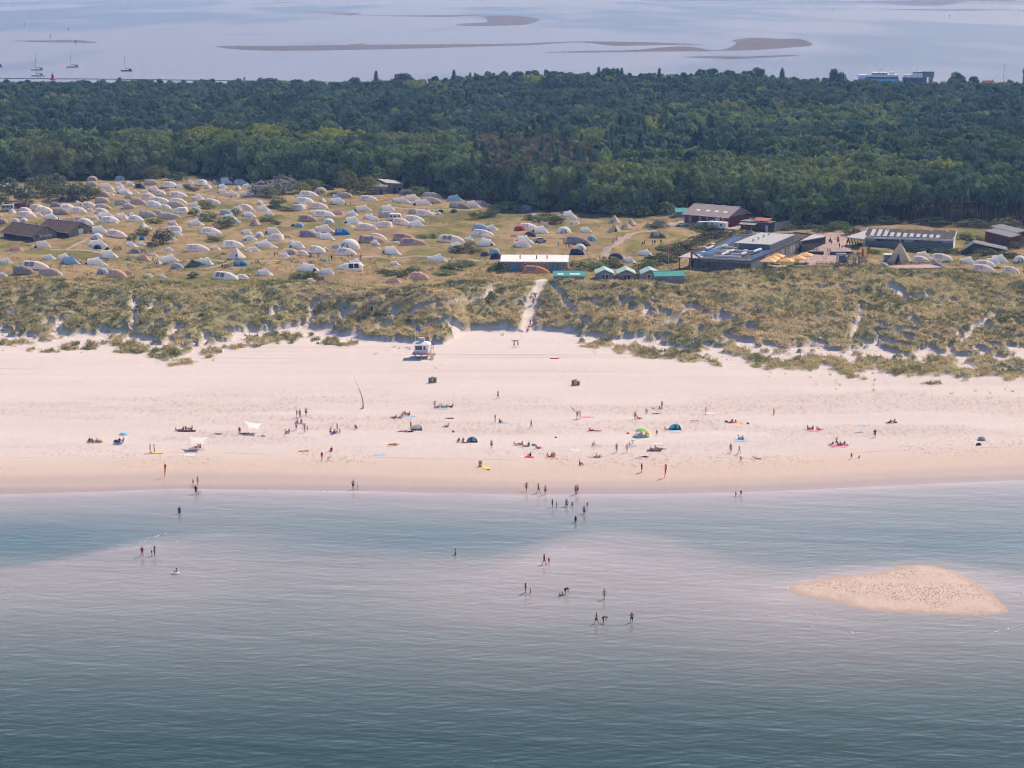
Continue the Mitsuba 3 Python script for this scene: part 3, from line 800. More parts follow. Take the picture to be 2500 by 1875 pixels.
CANVAS = {"w": ("white", (0.95, 0.94, 0.93)), "c": ("cream", (0.93, 0.85, 0.80)), "b": ("beige", (0.60, 0.50, 0.44)), "t": ("tan", (0.62, 0.46, 0.35)), "g": ("grey brown", (0.40, 0.34, 0.32)), "d": ("dark grey", (0.13, 0.14, 0.16)), "n": ("navy blue", (0.035, 0.06, 0.14)),
          "u": ("bright blue", (0.02, 0.24, 0.62)), "l": ("light blue", (0.45, 0.60, 0.72)), "o": ("orange", (0.75, 0.36, 0.16)), "p": ("peach", (0.78, 0.55, 0.44)), "v": ("olive", (0.17, 0.19, 0.16)), "r": ("red", (0.60, 0.10, 0.09)), "m": ("lime green", (0.30, 0.62, 0.10)), "y": ("sand", (0.72, 0.61, 0.45))}
for k, (nm, rgb) in CANVAS.items():
    canvas(k, rgb, 0.72 if k in "wcyp" else 0.6)
diffuse("tent_dark", (0.045, 0.05, 0.065))
canvas("flap", (0.74, 0.70, 0.70), 1.0)
diffuse("tent_window", (0.30, 0.28, 0.32))
diffuse("pole_wood", (0.20, 0.15, 0.10))


def skin(rings, close=False):
    """quads between rings of equal count"""
    R = np.array(rings)
    n, k = R.shape[:2]
    F = []
    for i in range(n - 1):
        for j in range(k if close else k - 1):
            a, b = i * k + j, i * k + (j + 1) % k
            F += [(a, b, b + k), (a, b + k, a + k)]
    return R.reshape(-1, 3), np.array(F)


def ridge_tent(seed, peaked=0.5, sag=1.5):
    """unit ridge tent: long sweep to +x, steep back at -x, one or two poles"""
    r = np.random.default_rng(seed)
    pk = r.uniform(0.06, 0.2)
    bk = r.uniform(-0.36, -0.24)
    back_h = 1 - 0.12 - peaked * r.uniform(0.18, 0.38)
    base = [(0.5, 0.0, pk, 1), (0.46, 0.17, pk, 1), (0.27, 0.29, pk, 1), (0.02, 0.30, pk - 0.02, 1), (-0.16, 0.27, (pk + bk) / 2, (1 + back_h) / 2 - 0.05), (-0.38, 0.28, bk, back_h), (-0.50, 0.21, bk, back_h), (-0.49, 0.0, bk - 0.04, back_h * 0.98),
            (-0.50, -0.21, bk, back_h), (-0.38, -0.28, bk, back_h), (-0.16, -0.27, (pk + bk) / 2, (1 + back_h) / 2 - 0.05), (0.02, -0.30, pk - 0.02, 1), (0.27, -0.29, pk, 1), (0.46, -0.17, pk, 1)]
    rings = []
    for s in (0, 0.12, 0.3, 0.5, 0.7, 0.86, 1.0):
        o = (1 - s) ** sag
        rings.append([(rx + (bx - rx) * o, by * o, rz * s) for bx, by, rx, rz in base])
    v, f = skin(rings, True)
    door = np.array([(-0.44, -0.16, 0.02), (-0.25, -0.245, 0.02), (-0.30, -0.115, 0.52 * back_h)])
    n = np.array([-0.2, -1, 0.25]) * 0.02
    dv = np.vstack([door + n, door + n * 2])
    df = [(0, 1, 2), (3, 5, 4), (0, 3, 4), (0, 4, 1), (1, 4, 5), (1, 5, 2), (2, 5, 3), (2, 3, 0)]
    return (v, f), (dv, np.array(df))


def tunnel_tent(seed, hoops=4):
    r = np.random.default_rng(seed)
    n, k = 17, 11
    tail = r.uniform(0.3, 0.7)
    rings = []
    for i in range(n):
        t = i / (n - 1)
        x = -0.5 + t
        q = np.interp(t, [0, 0.03, 0.12, 0.30, 0.55, 0.72, 0.9, 1.0], [0.55, 0.84, 0.97, 1.0, 0.98, 0.80, 0.36 + tail * 0.3, 0.05 + 0.12 * tail])
        q *= 1 - 0.05 * abs(math.sin(math.pi * hoops * t)) * (t < 0.8)
        xx = x + (0.03 if t == 0 else 0)
        rings.append([(xx, -0.5 * q ** 0.8 * math.cos(a) if t < 0.7 else -0.5 * q ** 0.6 * math.cos(a), q * (math.sin(a) ** 0.9)) for a in np.linspace(0, math.pi, k)])
    c = [[(-0.47, 0, 0.2)] * k]
    v, f = skin(c + rings)
    wins = []
    a0, a1 = 0.32, 1.02
    x0 = -0.34 + r.uniform(0, 0.06)
    for j in range(2):
        q = 1.015
        x1 = x0 + 0.15
        P = [(x, -0.5 * q * math.cos(a), q * math.sin(a) ** 0.9) for x in (x0, x1) for a in np.linspace(a0, a1, 4)]
        P2 = [(x, y * 0.97, z * 0.97) for x, y, z in P]
        wv = np.array(P + P2)
        F = []
        for o, s in ((0, 1), (8, -1)):
            for i in range(3):
                quad = (o + i, o + i + 4, o + i + 5, o + i + 1)[::s]
                F += [(quad[0], quad[1], quad[2]), (quad[0], quad[2], quad[3])]
        wins.append((wv, np.array(F)))
        x0 = x1 + 0.03
    return (v, f), wins


def dome_tent(seed):
    r = np.random.default_rng(seed)
    n, k = 7, 12
    rings = []
    for i in range(n):
        a = i / (n - 1) * math.pi / 2
        rings.append([(0.5 * math.cos(a) ** 0.85 * math.cos(b) * (1 - 0.05 * abs(math.sin(2 * b))), 0.5 * math.cos(a) ** 0.85 * math.sin(b) * (1 - 0.05 * abs(math.sin(2 * b))), math.sin(a)) for b in np.linspace(0, 2 * math.pi, k, endpoint=False)])
    v, f = skin(rings, True)
    P = []
    for q in (1.02, 0.97):
        for b, z in ((-1.95, 0.03), (-1.0, 0.03), (-1.15, 0.5), (-1.5, 0.68), (-1.85, 0.5)):
            rr = 0.5 * math.sqrt(max(1 - z * z, 0.05)) * q
            P.append((rr * math.cos(b), rr * math.sin(b), z * q))
    df = [(0, 1, 2), (0, 2, 3), (0, 3, 4), (5, 7, 6), (5, 8, 7), (5, 9, 8)]
    return (v, f), (np.array(P), np.array(df))


def bell_tent(seed, wall=0.12, sag=1.18, k=12):
    rings = [[(0.5 * math.cos(b), 0.5 * math.sin(b), 0) for b in np.linspace(0, 2 * math.pi, k, endpoint=False)]]
    for s in (0, 0.25, 0.5, 0.75, 1):
        q = 0.5 * (1 - s) ** sag + 0.008
        rings.append([(q * math.cos(b) * (1 - 0.03 * (i % 2)), q * math.sin(b) * (1 - 0.03 * (i % 2)), wall + (1 - wall) * s) for i, b in enumerate(np.linspace(0, 2 * math.pi, k, endpoint=False))])
    v, f = skin(rings, True)
    P = np.array([(-0.28, -0.425, 0.01), (-0.06, -0.505, 0.01), (-0.10, -0.30, 0.5), (-0.28, -0.41, 0.01), (-0.06, -0.49, 0.01), (-0.10, -0.285, 0.5)])
    df = np.array([(0, 1, 2), (3, 5, 4), (0, 3, 4), (0, 4, 1), (1, 4, 5), (1, 5, 2), (2, 5, 3), (2, 3, 0)])
    return (v, f), (P, df)


RIDGES = [ridge_tent(s, p, g) for s, p, g in ((1, 0.5, 1.7), (2, 0.25, 1.5), (3, 0.9, 1.8), (4, 0.5, 1.65), (5, 0.15, 1.5), (6, 1.0, 1.6))]
TUNNELS = [tunnel_tent(s, h) for s, h in ((1, 4), (2, 5), (3, 3), (4, 6))]
DOMES = [dome_tent(s) for s in (1, 2)]
BELLS = [bell_tent(1), bell_tent(2, 0.05, 1.3), bell_tent(3, 0.16, 1.1)]
KINDNAME = {"R": ("ridge_tent", "ridge tent"), "T": ("tunnel_tent", "tunnel tent"), "D": ("dome_tent", "dome tent"), "B": ("bell_tent", "pyramid tent")}

# origin u v of each zoomed window, pixels per window unit, then tents: kind, centre u, foot v, width, colour
TENTS = [
    ((0, 420), 6.9125, """R 110 240 150 c;R 30 250 140 w;R 230 262 150 d;B 200 702 140 c;R 2 742 80 c;D 40 875 160 b;D 255 850 120 w;D 395 842 130 w;T 430 700 240 c;T 455 768 300 c;T 640 650 270 c;T 745 682 270 w;T 945 588 190 g;T 1030 722 270 g;T 1135 640 240 w;T 1330 690 255 c;
R 1300 560 185 w;R 645 742 155 c;R 860 803 290 w;T 1500 600 240 c;R 1520 668 165 c;T 1740 640 265 b;T 1715 706 225 c;T 1725 520 235 b;D 1550 148 170 b;D 1045 128 130 c;T 1555 238 195 b;B 1498 262 60 w;R 1782 284 285 c;R 1885 330 125 c;T 1715 345 140 b;T 1745 415 240 b;R 1860 392 150 c;
R 2010 242 165 w;R 2020 296 180 w;R 2088 374 285 w;D 2015 140 165 l;T 2060 550 245 b;R 2040 780 275 w;R 1590 802 175 w;R 1790 790 320 w;T 1850 850 300 w;R 1900 868 200 c;T 1380 860 265 b;T 1445 900 260 w;R 1180 878 280 y"""),
    ((0, 550), 6.9125, """R 1655 132 340 w;R 1885 102 150 w;T 1965 197 350 c;D 1632 228 190 w;R 270 438 255 p;R 500 352 130 p;R 712 386 320 c;R 1655 372 370 w;D 1640 402 135 n;D 1812 418 80 n;R 820 586 245 w;R 1070 570 275 w;R 1185 658 375 l;R 1600 678 425 w;R 1830 556 370 w;R 90 648 250 w;
T 585 738 450 c;T 390 822 325 g;T 850 850 390 b;R 45 864 170 w;D 1720 832 200 l;T 1980 876 310 p;R 1000 850 130 w"""),
    ((300, 420), 6.9125, """R 100 232 205 c;R 280 276 205 n;T 480 216 245 b;T 792 256 235 w;B 875 82 90 c;R 935 142 190 b;R 945 276 175 w;R 1140 186 140 w;T 1302 222 215 w;B 1435 280 125 w;B 1540 192 95 w;R 1752 122 235 c;R 1730 192 265 w;T 2000 212 235 w;R 2090 252 170 w;R 1675 272 205 w;R 1680 358 205 w;B 1945 297 120 w;
R 1825 412 290 c;R 2080 396 225 w;R 75 376 195 w;R 200 352 145 c;R 375 356 150 c;R 532 332 235 c;T 628 385 180 c;T 928 426 315 w;T 432 450 240 c;T 615 512 390 w;T 945 545 305 c;T 895 592 270 b;T 520 584 245 w;T 252 540 270 b;R 80 450 160 b;T 50 522 135 b;T 100 622 205 b;T 722 627 180 w;T 950 697 275 w;
T 412 756 285 b;T 602 712 165 b;T 775 792 360 b;T 220 834 255 w;R 150 742 155 w;R 45 782 130 w;B 345 942 145 w;R 430 962 110 w;R 832 892 195 c;R 1230 905 310 w;R 1272 470 235 w;T 1510 552 240 c;R 1190 592 235 w;R 1245 642 150 w;R 1292 702 115 w;T 2080 632 210 c;R 1925 642 175 w;T 1750 722 205 l;
R 1795 792 235 w;R 1915 862 175 w;R 2100 756 205 w"""),
    ((300, 550), 6.9125, """T 810 122 330 c;R 920 160 170 w;T 1482 152 335 w;R 1490 187 165 c;R 122 362 250 w;R 312 337 145 w;D 318 247 95 u;R 830 262 155 w;D 215 474 150 g;R 335 592 305 p;R 95 594 170 b;R 515 522 170 c;T 1255 442 390 c;R 1562 412 210 c;T 1860 374 350 w;B 1910 567 280 c;R 2120 262 250 w;R 2090 152 200 w;
R 770 628 450 w;R 780 432 160 w;R 1385 662 310 w;T 920 722 195 l;R 1180 718 340 v;B 600 655 120 c;T 1985 690 210 u;R 2110 450 150 c;T 1740 922 430 w;R 1930 905 170 w;T 2030 905 180 w;R 440 868 140 w;R 672 892 155 w;R 85 830 170 p"""),
    ((600, 420), 6.9125, """R 45 402 145 w;T 1062 412 315 w;R 962 352 105 w;R 870 427 115 w;D 1260 362 215 y;T 1392 302 185 n;T 1660 432 275 b;T 1000 524 305 w;R 1502 442 155 w;R 1562 542 320 w;B 1298 502 115 w;T 2075 487 295 c;T 862 642 275 w;R 958 582 165 c;T 1240 617 295 c;R 1122 702 135 w;T 1318 752 345 w;R 1540 724 260 p;
R 1980 666 375 c;R 1795 737 225 w;T 1042 832 295 t;D 1395 867 185 w;R 1800 872 330 w;R 1740 918 160 c;D 902 932 145 l;D 800 922 85 d;T 45 632 160 c;R 110 662 120 c;R 290 655 255 w;D 228 552 125 w;R 70 757 205 w;R 390 737 175 w;R 150 842 165 p;B 152 902 185 p;R 2090 802 250 w"""),
    ((600, 550), 6.9125, """R 1318 116 395 c;T 1055 197 290 g;R 1125 120 140 w;R 1240 162 130 w;R 1350 242 305 w;T 1630 162 235 u;T 2040 77 340 c;R 460 152 315 c;T 475 257 305 c;T 727 217 140 p;D 222 197 150 w;R 80 262 245 w;R 322 372 405 w;R 860 387 275 w;R 770 310 165 w;D 768 492 195 y;T 970 502 175 c;R 640 532 200 w;T 1200 462 295 w;
R 1340 416 115 c;D 1745 396 340 w;R 1530 402 210 l;R 1805 402 210 c;T 1708 502 345 c;R 1332 617 125 l;R 1020 782 435 w;R 1368 837 275 w;T 1732 747 455 w;R 1850 686 300 w;R 315 852 285 w;R 1095 948 150 w;R 1250 962 180 v;T 2045 282 265 t;R 130 442 230 c;R 2150 322 130 w"""),
    ((900, 440), 6.9125, """T 650 252 220 g;R 730 346 315 c;T 1080 298 335 b;T 1055 387 335 b;R 548 382 365 c;R 908 430 365 c;R 1450 357 325 l;T 1540 477 355 g;R 1762 456 285 c;T 1912 437 225 g;D 2030 462 110 g;R 318 526 275 w;T 340 617 335 b;R 80 690 210 w;T 240 797 305 c;T 552 747 285 c;T 770 690 335 w;R 815 792 335 w;R 75 842 195 c;
T 770 567 195 b;T 950 602 295 c;B 985 522 105 p;B 1092 572 85 w;D 1182 582 85 w;D 1220 546 85 n;D 1285 567 55 m;D 1442 547 115 v;R 2078 852 265 w;T 1905 852 255 l;T 1940 940 380 c"""),
    ((900, 560), 6.9125, """T 165 182 315 c;T 60 222 370 t;R 112 257 195 w;T 600 175 375 t;T 745 265 425 t;R 480 245 115 w;T 1395 212 425 c;R 1480 327 285 w;R 1820 127 215 w;R 1992 132 155 c;R 1690 192 175 w;R 1965 282 360 w;B 165 332 62 w;R 382 422 375 w;R 1150 552 395 w;R 440 607 195 w;R 430 912 315 p;T 868 852 305 p;
D 1960 452 140 d;D 2125 420 175 l;D 2140 500 170 n"""),
    ((1250, 400), 3.5296, """T 105 402 142 g;R 490 457 148 w;R 190 452 65 w;R 545 522 98 w;R 270 545 124 y;T 143 567 150 w;D 65 577 92 r;R 245 600 166 w;D 446 597 116 w;R 635 592 122 w;B 886 513 112 y;B 886 585 116 y;B 1026 532 92 y;B 985 567 112 y;B 1180 552 92 y;T 575 692 235 g;D 688 664 84 l;D 157 626 94 d;
R 105 682 170 w;R 82 722 168 c;R 22 632 75 p;D 610 714 64 n;D 586 742 94 w;T 563 782 115 n;T 1260 642 126 v;R 1150 792 138 w;D 896 830 124 n;R 1012 852 124 w;T 210 942 224 o;T 458 932 128 o;T 790 402 74 l;R 990 404 134 w"""),
    ((1875, 400), 3.5296, """R 1340 817 162 c;T 1325 853 142 c;T 1508 837 166 c;R 1728 862 156 w;R 1940 866 142 w;R 1996 852 164 w;T 1876 893 174 c;T 1862 934 190 c;T 2102 945 134 c;D 2172 847 96 w"""),
]
LANDMARKS = [((160, 560), "the brown thatched hall"), ((150, 455), "the big olive thicket at the left"), ((836, 572), "the bright blue tent"), ((660, 460), "the silvery willows"), ((870, 450), "the big round bush"), ((395, 580), "the lone dark bush"), ((520, 530), "the row of green bushes"),
             ((1310, 640), "the white roofed wash house"), ((1080, 500), "the small domes by the wood"), ((1520, 560), "the five bell tents"), ((2200, 620), "the big tipi"), ((1260, 520), "the bush at the camp's end"), ((600, 590), "the wide bell shaped tent"), ((1000, 670), "the dark scrub mound"), ((1160, 610), "the bush mound in mid camp"), ((2420, 625), "the black gabled hut"),
             ((860, 640), "the windowed white tent"), ((270, 665), "the dune edge at the left"), ((340, 470), "the wood's edge at the left"), ((480, 500), "the left camp's middle")]
ORD = "nearest second third fourth fifth sixth seventh eighth ninth tenth eleventh twelfth".split()


def ordinal(i):
    return "nearest" if i == 0 else nth(i) + " nearest"


TL = []
for (ou, ov), s, text in TENTS:
    for item in text.replace("\n", "").split(";"):
        k, u, v, w, c = item.split()
        TL.append([k, ou + float(u) / s, ov + float(v) / s, float(w) / s, c])
TL.sort(key=lambda t: t[2])
groups = {}
for i, (k, u, v, w, c) in enumerate(TL):
    lm = min(range(len(LANDMARKS)), key=lambda j: math.hypot(u - LANDMARKS[j][0][0], 2.5 * (v - LANDMARKS[j][0][1])))
    groups.setdefault((k, c, lm), []).append((math.hypot(u - LANDMARKS[lm][0][0], 2.5 * (v - LANDMARKS[lm][0][1])), i))
rank = {}
for key, L in groups.items():
    for n, (_, i) in enumerate(sorted(L)):
        rank[i] = (n, LANDMARKS[key[2]][1], len(L))
TENT_AT = []
SH = {}


def shared(tag, mesh, bsdf, smooth):
    if (tag, bsdf) not in SH:
        SH[(tag, bsdf)] = ply(mesh, bsdf, smooth=smooth)
    return SH[(tag, bsdf)]


rt = np.random.default_rng(5)
for i, (k, u, v, w, c) in enumerate(TL):
    p = spot(u, v)
    sc = FOC / math.hypot(p[1], CAM_H)
    W = w / sc * 1.10
    D = {"R": min(max(0.72 * W, 1.5), 4.2), "T": min(max(0.62 * W, 1.5), 3.4), "D": W * 0.85, "B": W}[k]
    Hh = {"R": min(max(0.375 * W, 1.05), 2.7), "T": min(max(0.41 * W, 1.0), 2.35), "D": 0.5 * W, "B": 0.62 * W}[k]
    if k == "D" and W > 4:
        Hh = 0.42 * W
    yc = p[1] + 0.28 * D
    z = float(min(ground(p[0] - 0.2 * W, yc)[0], ground(p[0] + 0.2 * W, yc)[0], p[2] + 0.1)) - 0.03
    rot = float(rt.normal(-13, 11))
    mir = -1 if rt.random() < 0.07 else 1
    M = T().translate([float(p[0]), float(yc), z]).rotate([0, 0, 1], rot).scale([float(W) * mir, float(D), float(Hh)])
    name, word = KINDNAME[k]
    key = numbered(name)
    n, lm, cnt = rank[i]
    lab(key, f"{CANVAS[c][0]} {word}" + (f", {ordinal(n)} of its kind to {lm}" if cnt > 1 else f" close to {lm}"), "tent", "tents of the dune campsite")
    cm = "canvas_" + c
    q = int(rt.integers(100))
    if k == "R":
        j = q % len(RIDGES)
        scene[f"{key}__flysheet"] = {**shared(f"R{j}", RIDGES[j][0], cm, 22), "to_world": M}
        scene[f"{key}__doorway"] = {**shared(f"Rd{j}", RIDGES[j][1], "tent_dark" if q % 4 == 0 else "tent_window" if q % 4 == 1 else "canvas_flap", False), "to_world": M}
    elif k == "T":
        j = q % len(TUNNELS)
        scene[f"{key}__flysheet"] = {**shared(f"T{j}", TUNNELS[j][0], cm, 50), "to_world": M}
        for a in range(2):
            scene[f"{key}__window" + ("" if a == 0 else "_001")] = {**shared(f"Tw{j}{a}", TUNNELS[j][1][a], "tent_dark" if (w > 64 and c == "w") or c == "n" else "tent_window" if w > 58 or (c in "tg" and q % 2) else "canvas_flap", False), "to_world": M}
    elif k == "D":
        j = q % 2
        scene[f"{key}__flysheet"] = {**shared(f"D{j}", DOMES[j][0], cm, 50), "to_world": M}
        scene[f"{key}__doorway"] = {**shared(f"Dd{j}", DOMES[j][1], "tent_dark", False), "to_world": M}
    else:
        j = q % 3
        scene[f"{key}__flysheet"] = {**shared(f"B{j}", BELLS[j][0], cm, 30), "to_world": M}
        scene[f"{key}__doorway"] = {**shared(f"Bd{j}", BELLS[j][1], "tent_dark", False), "to_world": M}
    TENT_AT.append((p[0], yc, W, D))
print("tents", len(TL))

bl = {}
for i, (u, v, w, h, m) in enumerate(BLIST):
    lm = min(range(len(LANDMARKS)), key=lambda j: math.hypot(u - LANDMARKS[j][0][0], 2.5 * (v - LANDMARKS[j][0][1])))
    bl.setdefault((m, lm), []).append((math.hypot(u - LANDMARKS[lm][0][0], v - LANDMARKS[lm][0][1]), i))
brank = {i: (n, LANDMARKS[key[1]][1], len(L)) for key, L in bl.items() for n, (_, i) in enumerate(sorted(L))}
for i, (u, v, w, h, m) in enumerate(BLIST):
    p = spot(u, v)
    sc = FOC / math.hypot(p[1], CAM_H)
    W, Hh = w / sc * 1.05, h / sc * 1.1
    g = proto("bush", BMAT[m], i % 3, 520, 0.055)
    key = numbered("bush")
    scene[key] = {"type": "instance", "to_world": stand(p[0], p[1] + 0.3 * W, float(ground(p[0], p[1] + 0.3 * W)[0]) - 0.1, W, Hh, 57.0 * i), "group": {"type": "ref", "id": g}}
    n, lm, cnt = brank[i]
    lab(key, BLAB[m][0] + (f", {ordinal(n)} of its kind to {lm}" if cnt > 1 else f" close to {lm}"), "bush", "bushes in the campsite")

# low dark scrub in the dunes and on the camp's mounds: one mass
rs = np.random.default_rng(31)
SV, SF, n0 = [], [], 0
protos = [crown("bush", s, 70, 0.11) for s in (3, 4, 5)]
count = 0
for _ in range(9000):
    y = math.sqrt(rs.uniform(505 ** 2, 700 ** 2))
    x = rs.uniform(-1, 1) * (0.26 * y + 5)
    t = float(dune_t(np.array([x]), np.array([y]))[0])
    m = 0.55 * float(nz(np.array([x]), np.array([y]), 15, 101)[0]) + 0.45 * float(nz(np.array([x]), np.array([y]), 5, 102)[0])
    lim = np.interp(t, [0.15, 0.45, 0.9, 1.4, 2.2], [0.66, 0.575, 0.54, 0.60, 0.70]) - (0.02 if x > 40 else 0)
    if m < lim or t < 0.1 or (t > 1.15 and any(abs(x - a) < 0.7 * w and abs(y - b) < 0.7 * d + 1 for a, b, w, d in TENT_AT)):
        continue
    if count >= 900:
        break
    v, f = protos[count % 3]
    W, Hh, a = rs.uniform(1.0, 2.6), rs.uniform(0.45, 1.0), rs.uniform(0, 6.28)
    c, s = math.cos(a), math.sin(a)
    q = np.stack([x + W * (v[:, 0] * c - v[:, 1] * s), y + W * (v[:, 0] * s + v[:, 1] * c), float(ground(x, y)[0]) - 0.05 + Hh * v[:, 2]], 1)
    SV.append(q), SF.append(f + n0)
    n0 += len(v)
    count += 1
scene["dune_scrub"] = ply((np.vstack(SV), np.vstack(SF)), "scrub_leaf")
lab("dune_scrub", "low dark thorny scrub spread over the dune tops", "scrub", kind="stuff")
print("scrub", count)

# ------------------------------------------------------------------ small modelling kit
def box(x0, x1, y0, y1, z0, z1):
    v = np.array([(x, y, z) for x in (x0, x1) for y in (y0, y1) for z in (z0, z1)], float)
    f = np.array([[0, 1, 3], [0, 3, 2], [4, 6, 7], [4, 7, 5], [0, 4, 5], [0, 5, 1], [2, 3, 7], [2, 7, 6], [0, 2, 6], [0, 6, 4], [1, 5, 7], [1, 7, 3]])
    return v, f


def tube(pts, r, k=7):
    pts = np.array(pts, float)
    r = np.broadcast_to(np.asarray(r, float), (len(pts),))
    V = []
    for i, p in enumerate(pts):
        d = pts[min(i + 1, len(pts) - 1)] - pts[max(i - 1, 0)]
        d /= np.linalg.norm(d)
        a = np.cross(d, [0, 0, 1] if abs(d[2]) < 0.9 else [1, 0, 0])
        a /= np.linalg.norm(a)
        b = np.cross(d, a)
        V += [p + r[i] * (a * math.cos(6.2832 * j / k) + b * math.sin(6.2832 * j / k)) for j in range(k)]
    n = len(pts)
    F = [q for i in range(n - 1) for j in range(k) for q in ((i * k + j, i * k + (j + 1) % k, (i + 1) * k + (j + 1) % k), (i * k + j, (i + 1) * k + (j + 1) % k, (i + 1) * k + j))]
    F += [(0, j + 1, j) for j in range(1, k - 1)] + [((n - 1) * k, (n - 1) * k + j, (n - 1) * k + j + 1) for j in range(1, k - 1)]
    return np.array(V), np.array(F)


def prism(poly, z0, z1):
    """upright prism over a plan polygon; z1 may be one height per corner"""
    from shapely.geometry import Polygon
    P = np.array(poly, float)
    n = len(P)
    zt = np.broadcast_to(np.asarray(z1, float), (n,))
    zb = np.broadcast_to(np.asarray(z0, float), (n,))
    V = np.vstack([np.c_[P, zb], np.c_[P, zt]])
    import mapbox_earcut  # noqa: F401
    tri = trimesh.creation.triangulate_polygon(Polygon(P), engine="earcut")
    tv, tf = np.array(tri[0]), np.array(tri[1])
    idx = [int(np.argmin(np.hypot(*(P - q).T))) for q in tv]
    tf = np.array([[idx[a] for a in t] for t in tf])
    ar = sum(P[i][0] * P[(i + 1) % n][1] - P[(i + 1) % n][0] * P[i][1] for i in range(n))
    F = []
    for t in tf:
        a, b, c = P[t]
        s = (b[0] - a[0]) * (c[1] - a[1]) - (b[1] - a[1]) * (c[0] - a[0])
        t = t if s > 0 else t[::-1]
        F += [tuple(t + n), tuple(t[::-1])]
    for i in range(n):
        j = (i + 1) % n
        q = (i, j, j + n, i + n) if ar > 0 else (j, i, i + n, j + n)
        F += [(q[0], q[1], q[2]), (q[0], q[2], q[3])]
    return V, np.array(F)


def join(*ms):
    V, F, n = [], [], 0
    for v, f in ms:
        V.append(np.asarray(v, float)), F.append(np.asarray(f) + n)
        n += len(v)
    return np.vstack(V), np.vstack(F)


def moved(m, M):
    v, f = m
    return np.asarray(v) @ M[:3, :3].T + M[:3, 3], f


class Frame:
    """local axes of a thing: x along its front, y away from the sea, origin at the front left foot"""
    def __init__(self, name, o, ex, label, cat, group=None):
        self.key = numbered(name)
        ex = np.array([ex[0], ex[1], 0.0])
        ex /= np.linalg.norm(ex)
        self.M = np.eye(4)
        self.M[:3, 0], self.M[:3, 1], self.M[:3, 2], self.M[:3, 3] = ex, (-ex[1], ex[0], 0), (0, 0, 1), o
        lab(self.key, label, cat, group)
        self.n = {}

    def part(self, name, mesh, bsdf, label=None, smooth=False, under=None):
        base = f"{under or self.key}__{name}"
        k = self.n.get(base, 0)
        self.n[base] = k + 1
        key = base if k == 0 else f"{base}_{k:03d}"
        scene[key] = ply(moved(mesh, self.M), bsdf, smooth=smooth)
        if label:
            lab(key, label)
        return key


def foot(pts, z=None):
    """plan corners from pixels, all on one level: the mean ground height there"""
    z = float(np.mean([spot(u, v)[2] for u, v in pts])) if z is None else z
    return np.array([at(u, v, z) for u, v in pts]), z


for nm, rgb in dict(white_paint=(0.78, 0.77, 0.76), grey_wood=(0.27, 0.245, 0.235), pale_wood=(0.42, 0.36, 0.31), dark_wood=(0.055, 0.05, 0.055), red_wood=(0.13, 0.045, 0.04), brown_roof=(0.225, 0.165, 0.145), grey_roof=(0.36, 0.315, 0.30), white_roof=(0.82, 0.80, 0.80),
                    teal_roof=(0.11, 0.35, 0.33), teal_light=(0.36, 0.53, 0.51), felt=(0.22, 0.235, 0.26), dark_felt=(0.10, 0.095, 0.10), pale_felt=(0.42, 0.44, 0.46), blue_door=(0.07, 0.30, 0.52), cladding=(0.16, 0.18, 0.21), skylight=(0.42, 0.46, 0.53), metal=(0.58, 0.58, 0.60), orange_cloth=(0.78, 0.50, 0.26),
                    red_cloth=(0.66, 0.06, 0.07), blue_cloth=(0.10, 0.16, 0.45), yellow_cloth=(0.85, 0.62, 0.08), steel_dark=(0.07, 0.075, 0.09), maroon=(0.14, 0.03, 0.045), concrete=(0.30, 0.29, 0.28), hull_blue=(0.03, 0.20, 0.50), hull_light=(0.18, 0.42, 0.66), hull_white=(0.74, 0.75, 0.78), navy_paint=(0.05, 0.06, 0.11),
                    buoy_red=(0.50, 0.04, 0.05), brick_red=(0.34, 0.10, 0.07), lilac_wood=(0.30, 0.27, 0.30), pink_wood=(0.42, 0.26, 0.27), weathered_wood=(0.36, 0.22, 0.17), rust=(0.30, 0.13, 0.08), rust_sheet=(0.46, 0.19, 0.15), tyre=(0.025, 0.025, 0.028), silver_paint=(0.42, 0.43, 0.45), red_paint=(0.36, 0.03, 0.03), dark_paint=(0.03, 0.035, 0.045), orange_paint=(0.85, 0.25, 0.04), bin_grey=(0.20, 0.17, 0.20), bin_yellow=(0.62, 0.45, 0.10), pink_tile=(0.48, 0.35, 0.34)).items():
    diffuse(nm, rgb)
scene["pane_glass"] = {"type": "twosided", "bsdf": {"type": "principled", "base_color": {"type": "rgb", "value": [0.03, 0.04, 0.055]}, "roughness": 0.12, "specular": 0.7}}
scene["solar"] = {"type": "twosided", "bsdf": {"type": "principled", "base_color": {"type": "rgb", "value": [0.03, 0.07, 0.16]}, "roughness": 0.2, "specular": 0.6}}


def plank_colour(p, n, uv):
    k = cell_rand(dr.floor(p.x * 5.0), dr.floor(p.y * 5.0))
    return mix((0.30, 0.27, 0.26), (0.20, 0.18, 0.175), k) * (0.85 + 0.3 * noise(p.x * 3, p.y * 3, p.z * 0.6))


scene["planks"] = {"type": "twosided", "bsdf": {"type": "diffuse", "reflectance": proc(plank_colour)}}


def thatch_colour(p, n, uv):
    return mix((0.20, 0.145, 0.13), (0.11, 0.08, 0.075), fbm(p.x * 0.9, p.y * 0.9, p.z * 2.0))


scene["thatch"] = {"type": "twosided", "bsdf": {"type": "diffuse", "reflectance": proc(thatch_colour)}}


